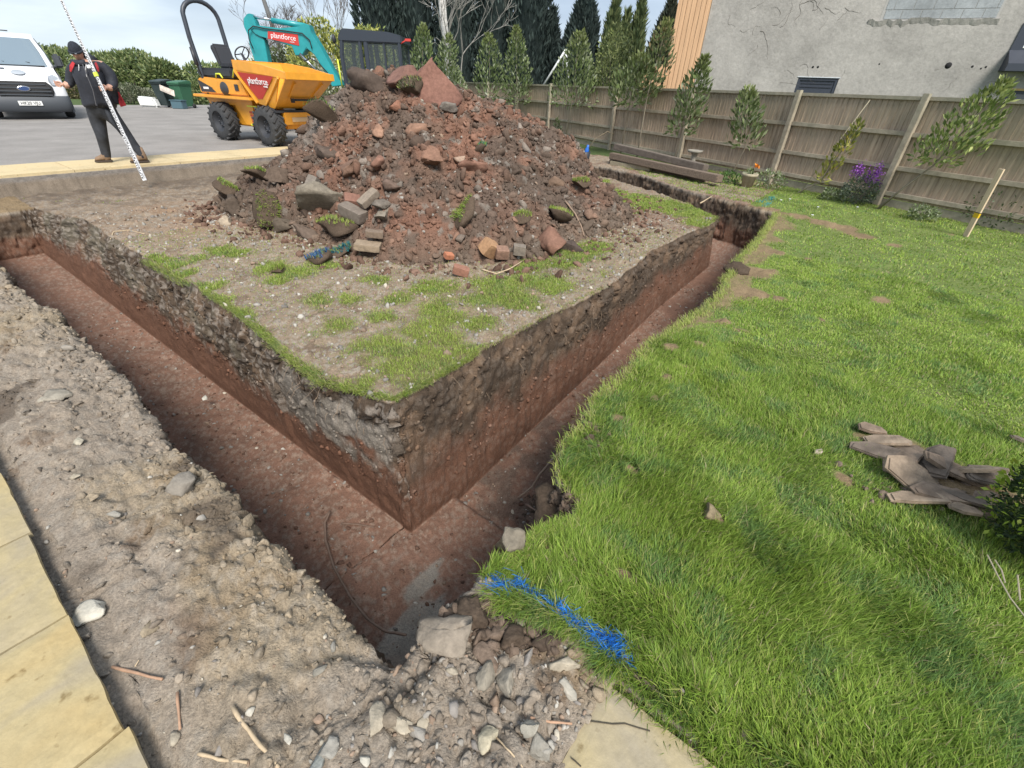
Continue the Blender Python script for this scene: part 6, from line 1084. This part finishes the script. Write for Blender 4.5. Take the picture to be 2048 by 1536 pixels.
# rounded rubble band of middling pebbles by the concrete lump
n = 190; pts = []; 
for k in range(n):
    px = rng.uniform(620, 1190); py = rng.uniform(1290, 1530) if px > 760 else rng.uniform(1420, 1536); pts.append(G(px, py)); 
P_ = np.array([p[:] for p in pts]); a_, b_ = AB(P_[:, 0], P_[:, 1]); P_ = P_[(b_ > .16) | (a_ < .2)]; P_[:, 2] = ztop(*AB(P_[:, 0], P_[:, 1])); sz = rng.gamma(2, .0035, len(P_))+.004; v, f, c_ = scatter(P_+[0, 0, 1]*sz[:, None]*.4, sz, pebcol(len(P_)), T2); tag(obj('rubble', npmesh('rubble', v, f, m_rock, c_)), 'stony rubble around the concrete lump at the near corner', 'rubble', kind='stuff')
# lumpy shoulder of soil at the corner
for k, (px, py, w_, lab) in enumerate([(1118, 1010, 84, 'dark crumbling soil lump hanging under the turf at the right trench rim'), (940, 1232, 56, 'dark wet clod behind the concrete lump'), (1030, 1285, 48, 'brown clod under the grass fringe by the blue marks'), (1478, 540, 34, 'dark clod in the hollow of the far trench rim'), (1420, 1035, 46, 'dry brown clod lying on the lawn')]):
    p = hit(px, py); dp = float(np.array(p-Vector((0, 0, CAMH)))@_F); r = w_/2/FPX*dp; v, f = stone(3, 400+k, 7, .35, 1); v = v*r*(.78+.26*wor(v*1.0, .42, 40+k)[0]+.20*wor(v*1.0, .2, 60+k)[0]+.14*fbm(v, .25, 4, k))[:, None]*[1, .9, .75]; cc_ = np.array([[.075, .055, .04]] if k != 4 else [[.2, .16, .1]])*(1+.5*fbm(v, r*.4, 3, k))[:, None]
    tag(obj('soil_clod', npmesh('soil_clod', v, f, m_clod, cc_), None, p+Vector((0, 0, (-.5 if k == 0 else .1)*r))+(Vector((-.05, .03, -.03)) if k == 0 else Vector((0, 0, 0)))), lab, 'clod', 'big clods round the trench')
P_ = []
for cx_, cy_, sx_, sy_, nn2 in ((1105, 1015, 28, 20, 420), (940, 1225, 26, 10, 160), (1020, 1275, 50, 16, 260), (1180, 905, 14, 40, 120)):
    for _ in range(nn2): P_.append(hit(cx_+rng.normal(0, sx_), cy_+rng.normal(0, sy_))[:])
P_ = np.array(P_); sz = rng.gamma(1.5, .0065, len(P_))+.004; v, f, c_ = scatter(P_, sz, np.array([[.115, .085, .064]])*rng.uniform(.55, 1.4, (len(P_), 1)), T2); tag(obj('caved_soil', npmesh('caved_soil', v, f, m_clod, c_)), 'crumbled dark soil caved from the turf rim at the trench corner', 'soil', kind='stuff')
# bricks and rubble at the foot of the heap
def brick(label, px, py, wpx, dims, col_, rot, name='brick', lift=.5, asprat=None):
    p = hit(px, py); p = p+(Vector((0, 0, CAMH+.8))-p).normalized()*.07; m_ = mat(name+'_face', col_, .9, noise=.25, nscale=25, bump=.004, bscale=50); dp = float(np.array(p-Vector((0, 0, CAMH)))@_F); s_ = wpx/FPX*dp/dims[0]
    bm = bmesh.new(); bmesh.ops.create_cube(bm, size=1); bmesh.ops.subdivide_edges(bm, edges=bm.edges[:], cuts=4, use_grid_fill=True)
    for v in bm.verts: 
        q = Vector((v.co.x*dims[0], v.co.y*dims[1], v.co.z*dims[2]))*s_; n_ = vn(np.array([q[:]])*1.0+px, .03, 3)[0]; n2 = vn(np.array([q[:]])+px, .09, 8)[0]; cornr = sum(abs(c) > .45 for c in v.co); v.co = q*(1-.05*(cornr == 3)-.015*(cornr == 2)-.10*max(0, n2-.3)*(cornr > 1))+Vector((1, 1, 1))*n_*.002
    me = bpy.data.meshes.new(name); bm.to_mesh(me); bm.free(); me.materials.append(m_); o = obj(name, me, None, p+Vector((0, 0, dims[2]*s_*lift)), rot); return tag(o, label, name.replace('_', ' '), 'bricks and blocks at the heap foot' if name == 'brick' else None)
brick('grey brick standing tilted at the left of the heap foot', 625, 385, 40, (.215, .11, .10), (.17, .145, .12), (.3, -.9, 1.0)); brick('long grey brown brick tilted up beside the half red brick', 738, 405, 44, (.215, .10, .065), (.21, .17, .13), (.2, -.55, .75)); brick('half brick with a red face between the concrete chunk and the long brick', 706, 415, 30, (.12, .11, .08), (.20, .10, .07), (.4, .2, .4)); brick('flat grey block under the half red brick', 708, 438, 56, (.24, .11, .09), (.16, .13, .105), (.1, .25, -.45)); brick('brown brick leaning behind the tilted grey brick', 658, 398, 34, (.2, .1, .07), (.22, .18, .14), (0, .4, -.3))
brick('orange buff brick on end at the front of the heap', 979, 512, 32, (.14, .12, .12), (.33, .19, .10), (.5, .5, .8)); brick('brown half brick right of the orange buff brick', 1003, 516, 26, (.12, .10, .09), (.22, .13, .09), (.3, .1, .3)); brick('small grey brick on the grass right of the orange buff brick', 1038, 510, 24, (.12, .09, .09), (.18, .15, .12), (.1, .1, .1)); brick('reddish brick piece on the pebbly ground in front of the heap', 922, 550, 32, (.15, .09, .07), (.25, .12, .08), (.1, .3, .1)); brick('small red brick chip left of the orange buff brick', 898, 518, 18, (.09, .07, .05), (.38, .15, .08), (.3, .2, .6))
brick('flat buff stone slab lying in front of the bricks', 737, 500, 50, (.24, .15, .06), (.25, .19, .13), (.05, .1, .1), name='flat_stone'); brick('long brown brick beside the turf lump at the heap foot', 750, 475, 34, (.2, .1, .07), (.17, .125, .09), (.1, .1, .2))
stone_obj('concrete_chunk', 'big pitted grey brown concrete chunk at the foot of the heap', 'concrete', 648, 418, 95, (.185, .16, .125), 31, .62, 1.6, .35, cuts=8, rough=.17, lift=.8)
HS = [(570, 455, 40, (.1, .08, .06), 'dark clod left of the concrete chunk'), (603, 408, 26, (.18, .14, .1), 'small brown stone left of the tilted grey brick'), (768, 435, 34, (.22, .19, .15), 'rough grey stone right of the flat grey block'), (765, 415, 28, (.14, .12, .10), 'dark pebble like stone beside the long brick'), (610, 470, 44, (.12, .09, .07), 'long dark clod under the concrete chunk'), (450, 447, 26, (.33, .27, .2), 'pale stone with a root at the left heap foot'), (760, 265, 30, (.27, .16, .11), 'reddish stone high on the middle of the heap'), (830, 260, 34, (.22, .13, .09), 'pinkish flat stone on the upper heap'), (895, 222, 28, (.17, .15, .13), 'grey stone near the top right of the heap'), (790, 217, 28, (.24, .12, .08), 'red stone below the heap top'), (920, 325, 26, (.33, .24, .18), 'pale stone low on the right flank of the heap'), (945, 335, 40, (.2, .11, .08), 'red clod on the right flank of the heap'), (700, 345, 50, (.17, .105, .075), 'broad reddish clod in the lower middle of the heap'), (860, 320, 46, (.20, .115, .08), 'reddish clod on the middle right of the heap'), (650, 310, 40, (.10, .075, .06), 'dark brown clod on the left flank of the heap'), (760, 330, 30, (.2, .11, .08), 'small red clod in the middle of the heap'), (790, 375, 36, (.13, .09, .07), 'brown clod above the long brick'), (1110, 370, 34, (.15, .1, .07), 'brown clod on the right foot of the heap'), (560, 360, 40, (.11, .08, .06), 'dark clod on the left shoulder of the heap'), (470, 420, 46, (.085, .065, .05), 'dark sod lump at the left end of the heap')]
for k, (px, py, w_, c_, lab) in enumerate(HS): stone_obj('heap_stone', lab, 'clod' if 'clod' in lab or 'sod' in lab else 'stone', px, py, w_, c_, 300+k, .65, 1.3, k*.9, 'stones and clods on the heap', cuts=9, rough=.3, lift=.3, sub=3)
stone_obj('clay_block', 'large smooth red clay block crowning the right of the heap top', 'clay block', 862, 178, 100, (.20, .105, .08), 71, .72, 1.2, -.35, cuts=6, rough=.14, lift=.30, tilt=.2); stone_obj('clay_block', 'smaller red clay block left of the crowning one on the heap top', 'clay block', 808, 158, 50, (.17, .095, .075), 79, .6, 1.2, .3, cuts=8, rough=.2, lift=.25)
stone_obj('dark_sod', 'long dark sod lying on the heap top in front of the digger cab', 'sod', 745, 172, 76, (.085, .064, .052), 78, .40, 2.0, -.45, cuts=7, rough=.34, lift=.5); stone_obj('red_clod', 'big red brown clod standing on the grass at the front right of the heap', 'clod', 1098, 498, 66, (.19, .105, .075), 80, .75, 1.2, .1, cuts=9, rough=.34, lift=.5); stone_obj('red_clod', 'dark round clod beside the big red brown clod', 'clod', 1141, 500, 36, (.08, .06, .05), 81, .8, 1.1, .1, cuts=8, rough=.34, lift=.5)
# turf lumps: earth below, grass on top
def turf(label, px, py, wpx, seed, tint=None, tilt=(0, 0), part=1.0, hgt=.45):
    p = hit(px, py); dp = float(np.array(p-Vector((0, 0, CAMH)))@_F); r = wpx/2/FPX*dp; t = thing('turf_lump', label, 'turf', p+Vector((0, 0, r*.3)), 0, 'lumps of turf on and round the heap'); t.rotation_euler = (tilt[0], tilt[1], seed)
    v, f = stone(3, 500+seed, 6, .22, 1); v = v*[r, r*.8, r*hgt]; obj('earth', npmesh('earth', v, f, m_clod, np.array([[.085, .062, .045]])*(1+.4*fbm(v, r*.4, 3, seed))[:, None]), t)
    n = 420; q = v[rng.integers(0, len(v), n*3)]; q = q[q[:, 2] > r*hgt*.35][:n]; n = len(q); q = q+rng.normal(0, r*.05, (n, 3))*[1, 1, .2]; c_ = gcol(q+seed, n, .35)
    if tint is not None: mk = rng.uniform(size=n) < .75; c_[mk] = np.array(tint)*rng.uniform(.6, 1.2, (mk.sum(), 1))
    V_, qd, tr_, cc_ = blades(q, rng.uniform(.03, .06, n), np.full(n, .0045*max(1, dp/4)), rng.uniform(0, 6.3, n), np.clip(rng.normal(.6, .4, n), 0, 1.4), c_); o = obj('grass', npmesh('grass', V_, [qd, tr_], m_grass, cc_), t); tag(o, kind='stuff'); return t
TL = [(678, 462, 80, 'flat lump of turf with upright grass in front of the bricks', None, (0, 0)), (536, 430, 60, 'turf lump standing on edge at the left of the heap foot', None, (.2, -1.1)), (460, 385, 50, 'dark turf lump at the left end of the heap', None, (.3, -.4)), (515, 355, 44, 'turf lump on the left flank of the heap', None, (.2, -.4)), (638, 522, 52, 'turf lump sprayed blue in front of the heap', (.05, .15, .36), (.3, 0)), (685, 508, 40, 'turf lump sprayed turquoise behind the blue one', (.03, .22, .28), (.3, 0)), (1038, 442, 40, 'small turf lump with yellow grass on the right heap foot', None, (.1, 0)), (1118, 437, 48, 'turf lump with long grass right of the small yellow one', None, (.3, .3)), (960, 303, 32, 'turf piece with turquoise paint high on the right of the heap', (.05, .22, .16), (.8, .5)), (650, 240, 60, 'mossy dark turf on the left shoulder of the heap', (.06, .09, .035), (.7, -.3)), (925, 432, 60, 'slanting strip of turf lying on the front right of the heap', None, (.7, .6)), (820, 185, 52, 'greyish mossy turf near the heap top', (.12, .13, .08), (.5, 0)), (1160, 590 if False else 372, 36, 'flat turf lump beyond the right heap foot', None, (0, 0)), (560, 545, 30, 'small grass tuft on the pebbly ground near the left rim', None, (0, 0))]
for k, (px, py, w_, lab, tint, tl) in enumerate(TL): turf(lab, px, py, w_, k+1, tint, tl)
# sticks, roots
m_stick = mat('stick_bark', (.36, .22, .14), .8, noise=.2, nscale=40); m_stick2 = mat('pale_stick', (.44, .34, .22), .8, noise=.2, nscale=40); m_root = mat('root', (.17, .115, .085), .9, noise=.2, nscale=30)
def stick(label, pts, r, m_, z=None, name='stick', group='cut sticks on the near bank', lift=1.0, zs=None):
    P = [(hit(px, py) if z is None else G(px, py, z)) for px, py in pts] if zs is None else [G(px, py, q) for (px, py), q in zip(pts, zs)]; b = P[0].copy(); mb = MB(); Q = [p-b+Vector((0, 0, r*lift*1.2+(.004 if z is None and zs is None else 0))) for p in P]; S_ = []
    for i in range(len(Q)-1):
        for k in range(4): S_.append(Q[i].lerp(Q[i+1], k/4)+Vector((rng.normal(0, r*.12), rng.normal(0, r*.12), 0)))
    S_.append(Q[-1]); mb.tube(S_, [r*(.72 if group == 'cut sticks on the near bank' else 1)*(1+.12*math.sin(i*1.7))*(1-.25*i/len(S_)) for i in range(len(S_))], 8); o = mb.build(name, m_, None, b); return tag(o, label, name, group)
stick('reddish cut stick lying across the soil beside the left slabs', [(228, 1338), (328, 1362)], .0075, m_stick); stick('short reddish stick standing nearly upright in the frame below the first', [(357, 1388), (363, 1462)], .0065, m_stick); stick('long pale stick running to the bottom edge', [(468, 1418), (510, 1480), (560, 1540)], .009, m_stick2); stick('pale stick lying flat at the bottom edge left of the long one', [(400, 1510), (440, 1522), (497, 1528)], .007, m_stick2); stick('reddish stick with peeling bark near the right slab', [(1060, 1438), (1100, 1446), (1143, 1450)], .006, m_stick); stick('thin pale twig beside the yellowish stone', [(990, 1475), (1020, 1505), (1045, 1536)], .004, m_stick2); stick('tiny twig near the left end of the first reddish stick', [(272, 1335), (280, 1322)], .003, m_stick2)
stick('long curved root lying on the trench floor at the near corner', [(661, 1024), (650, 1048), (652, 1085), (668, 1135), (700, 1195), (735, 1240), (770, 1265), (812, 1272)], .009, m_root, name='root', group='roots in the trench', zs=[-1.1, -1.1, -1.1, -1.1, -1.08, -1.0, -.85, -.7]); stick('short dark root on the red floor right of the long curved one', [(682, 1048), (715, 1050), (748, 1056)], .006, m_root, z=-1.14, name='root', group='roots in the trench')
stick('grey root reaching from the lawn rim down into the right trench', [(1168, 876), (1140, 893), (1105, 920), (1080, 950), (1065, 975), (1036, 998)], .009, mat('grey_root', (.26, .2, .15), .9), name='root', group='roots in the trench', zs=[-.05, -.15, -.35, -.55, -.7, -.85]); stick('thin root below the grey one at the dark soil lump', [(1052, 1010), (1075, 1025), (1105, 1035)], .006, m_root, name='root', group='roots in the trench', zs=[-.6, -.4, -.2])
stick('forked pale twig on the grass in front of the heap', [(963, 541), (993, 550), (1020, 540), (1045, 524)], .008, m_stick2, group='twigs by the heap'); stick('long pale root on the right foot of the heap', [(1130, 405), (1150, 430), (1162, 455), (1168, 475)], .012, mat('heap_root', (.24, .17, .12), .9), name='root', group='roots in the heap'); stick('pale twig crossing the far trench', [(1400, 408), (1425, 393)], .012, m_stick2, z=.03, group='twigs by the heap'); stick('thin twig at the left rim of the inner ground', [(222, 480), (228, 465), (260, 462), (290, 470)], .006, m_stick2, group='twigs by the heap'); stick('bare twig lying on the floor of the right trench', [(1355, 630), (1372, 650)], .008, m_stick2, z=-.85, group='twigs by the heap')
pav = bpy.data.objects['patio_paving']; m_crk = mat('crack', (.06, .05, .035), .95)
for q in ([(1176, 1442), (1195, 1444), (1225, 1448), (1250, 1447), (1275, 1455), (1300, 1462)], [(1142, 1516), (1150, 1522), (1162, 1533)]): mb = MB(); mb.tube([G(px, py, .0135) for px, py in q], .0022, 4); mb.build('crack', m_crk, pav)
# slate pile on the lawn
SLT = [(1740, 862, 44, .24, .10, .5, (.30, .24, .18)), (1770, 888, 60, .3, -.2, .6, (.26, .20, .15)), (1762, 908, 88, .2, .1, .45, (.27, .22, .17)), (1800, 925, 90, .2, -.15, .5, (.24, .19, .15)), (1830, 960, 110, .1, .3, .55, (.22, .16, .12)), (1862, 935, 66, .5, -.3, .7, (.36, .30, .23)), (1900, 950, 96, -.6, .25, .42, (.27, .23, .19)), (1930, 955, 92, -.7, -.35, .35, (.33, .28, .22)), (1965, 960, 80, -.5, .1, .6, (.30, .25, .19)), (1880, 995, 90, .1, -.1, .5, (.20, .15, .12)), (1830, 1000, 84, -.5, .05, .35, (.28, .23, .18)), (1925, 1005, 70, -.5, .1, .3, (.34, .28, .21)), (1965, 1015, 60, .3, -.2, .6, (.25, .2, .15)), (1925, 1028, 44, .1, .1, .6, (.38, .36, .28)), (2040, 885, 34, .3, .1, .4, (.36, .22, .12))]
SL = ['topmost small slate at the far end of the pile', 'broken slate second from the far end of the pile', 'long slate along the left of the pile', 'slate lying under the long left one', 'wide brown slate in the middle of the pile', 'pale upright looking slate piece in the middle', 'long grey slate slanting over the middle', 'large pale slate on top of the pile at the right', 'slate at the right behind the large pale one', 'dark slate low in the pile near the bush', 'narrow slate along the lower left side of the pile', 'light slate strip at the lower edge', 'slate half hidden beside the bush', 'small pale stone slab at the bottom of the pile', 'orange brown fragment in the grass above the bush']
m_slc = [mat('slate', c_, .92, noise=.35, nscale=16, noise2=.3, n2scale=5, bump=.008, bscale=35) for c_ in ((.19, .14, .10), (.27, .205, .145), (.14, .11, .085))]
for k, (px, py, w_, rz, tl, asp, c_) in enumerate(SLT):
    p = G(px, py, .02); dp = float(np.array(p-Vector((0, 0, CAMH)))@_F); L = w_/FPX*dp*1.3; r = random.Random(k*3+5); W_ = L*asp*.85; t_ = .007+.006*r.random()
    # a riven shard: long straight breaks, sharp corners, one snapped end
    e0, e1 = r.uniform(-.25, .25), r.uniform(-.35, .35); pts = [(-L/2, -W_/2*r.uniform(.5, 1), 0), (-L*.1, -W_/2*r.uniform(.9, 1.2), 0), (L/2*r.uniform(.8, 1), -W_/2*r.uniform(.4, .9), 0), (L/2*r.uniform(.95, 1.1), W_*e1*.4, 0), (L/2*r.uniform(.5, .8), W_/2*r.uniform(.7, 1.1), 0), (-L*.2, W_/2*r.uniform(.8, 1.15), 0), (-L/2*r.uniform(.9, 1.1), W_*e0, 0)]
    mb = MB(); mb.prism(pts, (0, 0, t_), .0008); q2 = [(x*.9+r.uniform(-.01, .01), y*.82-W_*.05, t_-.001) for x, y, _ in pts]; mb.prism(q2, (0, 0, t_*.8), .0008)
    o = mb.build('slate', m_slc[k % 3], None, p+Vector((0, 0, .014+.022*(k in (5, 6, 7, 8))+.012*(k % 2)))); o.rotation_euler = (tl*1.1+r.uniform(-.12, .12), tl*.9+r.uniform(-.15, .15), rz+r.uniform(-.7, .9)); tag(o, SL[k], 'slate', 'broken slates in a pile on the lawn')
# earth showing under the slates
P_ = np.array([G(rng.uniform(1740, 1990), 0).to_tuple() if False else (G(1860+rng.normal(0, 60), 965+rng.normal(0, 22)))[:] for _ in range(260)]); sz = rng.gamma(1.6, .005, len(P_))+.004; v, f, c_ = scatter(P_+[0, 0, .004], sz, np.array([[.17, .13, .10]])*rng.uniform(.6, 1.3, (len(P_), 1)), T2); tag(obj('slate_crumbs', npmesh('slate_crumbs', v, f, m_clod, c_)), 'crumbs of earth and stone around the slate pile', 'crumbs', kind='stuff')
# fence side things
m_slp = mat('old_sleeper', (.18, .135, .10), .95, noise=.4, nscale=5, stretch=(2, 14, 14), noise2=.2, n2scale=2, bump=.012, bscale=12); m_slp2 = mat('pale_sleeper', (.30, .26, .18), .95, noise=.25, nscale=6, bump=.01, bscale=12); m_slpd = mat('tarry_sleeper', (.13, .105, .085), .9, noise=.3, nscale=6, bump=.012, bscale=12)
def sleeper(label, l_, r_, off, wd, ht, m_, name='railway_sleeper'):
    Yf = lambda px: 13.9+(px-1222)/(1440-1222)*(10.95-13.9)-off; a = AT(l_[0], l_[1], Yf(l_[0])); b = AT(r_[0], r_[1], Yf(r_[0])); a.z = max(a.z, ht/2); b.z = max(b.z, ht/2); mb = MB(); mid = (a+b)/2; mb.beam(a-mid, b-mid, wd, ht, .012); o = mb.build(name, m_, None, mid); tag(o, label, 'sleeper', 'old sleepers stacked by the fence'); return a, b
sleeper('long brown sleeper in the middle of the stack by the fence', (1224, 311), (1440, 358), .20, .22, .15, m_slp); sleeper('dark weathered sleeper on top of the stack', (1232, 293), (1412, 336), .0, .20, .14, m_slpd); sleeper('short pale timber at the lower left of the stack', (1222, 327), (1302, 338), .34, .12, .12, m_slp2); sleeper('lower sleeper under the long brown one', (1222, 330), (1412, 372), .05, .20, .13, m_slp)
p = G(1166, 330); t = thing('bucket', 'small black bucket holding a blue bottle near the fence', 'bucket', p); mb = MB(); mb.lathe([(.001, .01), (.13, .01), (.165, .33), (.15, .33), (.12, .03)], (0, 0, 0), n=24); mb.build('pail', mat('black_plastic_pail', (.03, .033, .04), .5), t); mb = MB(); mb.tube([(-.165, 0, .32), (-.12, 0, .12), (.12, 0, .12), (.165, 0, .32)], .005, 5); mb.build('handle', m_chrome, t)
mb = MB(); mb.lathe([(.001, 0), (.055, 0), (.055, .22), (.03, .28), (.03, .33), (.001, .33)], (0, 0, 0), (.15, 0, 1), 16); tag(mb.build('bottle', mat('blue_plastic', (.02, .13, .5), .35), None, p+Vector((.03, 0, .16))), 'blue bottle sticking out of the black bucket', 'bottle')
p = G(1142, 326); mb = MB(); mb.box((0, 0, .16), (.36, .24, .025), Matrix.Rotation(.75, 3, 'Y'), .005); mb.box((0, .12, .18), (.36, .02, .06), Matrix.Rotation(.75, 3, 'Y')); mb.box((0, -.12, .18), (.36, .02, .06), Matrix.Rotation(.75, 3, 'Y')); tag(mb.build('tray', mat('pale_grey_tray', (.45, .48, .47), .5), None, p), 'pale grey tray leaning against the bucket', 'tray')
p = AT(1384, 330, 12.6); p.z = 0; zt_ = AT(1384, 300, p.y).z; t = thing('bird_bath', 'small stone bird bath with a flared stem behind the sleepers', 'bird bath', p); mb = MB(); mb.lathe([(.001, 0), (.14, 0), (.12, .06), (.05, zt_*.5), (.07, zt_-.10), (.10, zt_-.05)], (0, 0, 0), n=24); mb.build('stem', mat('weathered_stone', (.27, .25, .21), .95, noise=.2, nscale=20, bump=.005), t); mb = MB(); mb.lathe([(.001, zt_-.05), (.17, zt_-.05), (.19, zt_), (.16, zt_), (.12, zt_-.03), (.001, zt_-.03)], (0, 0, 0), n=24); mb.build('basin', bpy.data.materials['weathered_stone'], t)
p = G(1492, 376); t = thing('flower_pot', 'pale stone flower pot with an orange flower at the fence foot', 'flower pot', p); mb = MB(); mb.lathe([(.001, 0), (.10, 0), (.15, .24), (.17, .25), (.17, .30), (.14, .30), (.13, .22), (.001, .2)], (0, 0, 0), n=24); mb.build('pot', mat('pot_stone', (.34, .30, .21), .9, noise=.2, nscale=16), t); n = 60; v, f, c_ = leaves(rng.normal(0, .05, (n, 3))+[0, 0, .3], rng.normal(size=(n, 3))+[0, 0, 1], np.full(n, .09), np.full(n, .03), cmix(n, gl)); obj('leaves', npmesh('leaves', v, f, m_leaf, c_), t); n = 24; v, f, c_ = leaves(rng.normal(0, .012, (n, 3))+[.1, 0, .44], rng.normal(size=(n, 3)), np.full(n, .06), np.full(n, .045), cmix(n, [(.7, .2, .02), (.75, .3, .04)])); obj('flower', npmesh('flower', v, f, m_leaf, c_), t)
p = G(1930, 474); tp = AT(2004, 338, p.y+.0); t = thing('marker_stake', 'pale timber stake with a yellow band standing in the lawn', 'stake', p); ax = tp-p; mb = MB(); mb.beam(-ax*.05, ax, .025, .085, .002, up=(0, -1, 0)); mb.build('stake', mat('new_timber', (.60, .47, .32), .75, noise=.12, nscale=6, stretch=(6, 6, 1)), t); mb = MB(); mb.beam(ax*.30, ax*.37, .029, .089, .001, up=(0, -1, 0)); mb.build('yellow_band', mat('yellow_tape', (.65, .42, .02), .5), t); mb = MB(); mb.beam(ax*.37, ax*.38, .030, .090, .0, up=(0, -1, 0)); mb.build('black_string', m_blk2, t)
p = FPL(1190, .5); mb = MB(); mb.tube([AT(px, py, p.y)-p for px, py in ((1176, 300), (1190, 278), (1215, 263), (1235, 270), (1255, 288))], .012, 6); tag(mb.build('bramble', m_stick2, None, p), 'thin arching bramble cane above the left end of the sleepers', 'bramble'); p = FPL(1075, .8); mb = MB(); mb.tube([AT(px, py, p.y)-p for px, py in ((1062, 292), (1072, 298), (1080, 312), (1096, 324))], .012, 6); tag(mb.build('hose_end', m_stick2, None, p), 'pale root curling out of the soil right of the heap', 'root')
# daisies
for k, (px, py) in enumerate(((1562, 400), (1580, 398), (1636, 414), (1715, 414), (1625, 430))): p = G(px, py, .04); mb = MB(); mb.lathe([(.001, .004), (.022, .006), (.022, 0), (.001, 0)], (0, 0, 0), n=10); mb.tube([(0, 0, -.04), (0, 0, 0)], .002, 4); tag(mb.build('daisy', m_white, None, p), 'small white daisy in the lawn near the fence', 'daisy', 'daisies in the lawn')
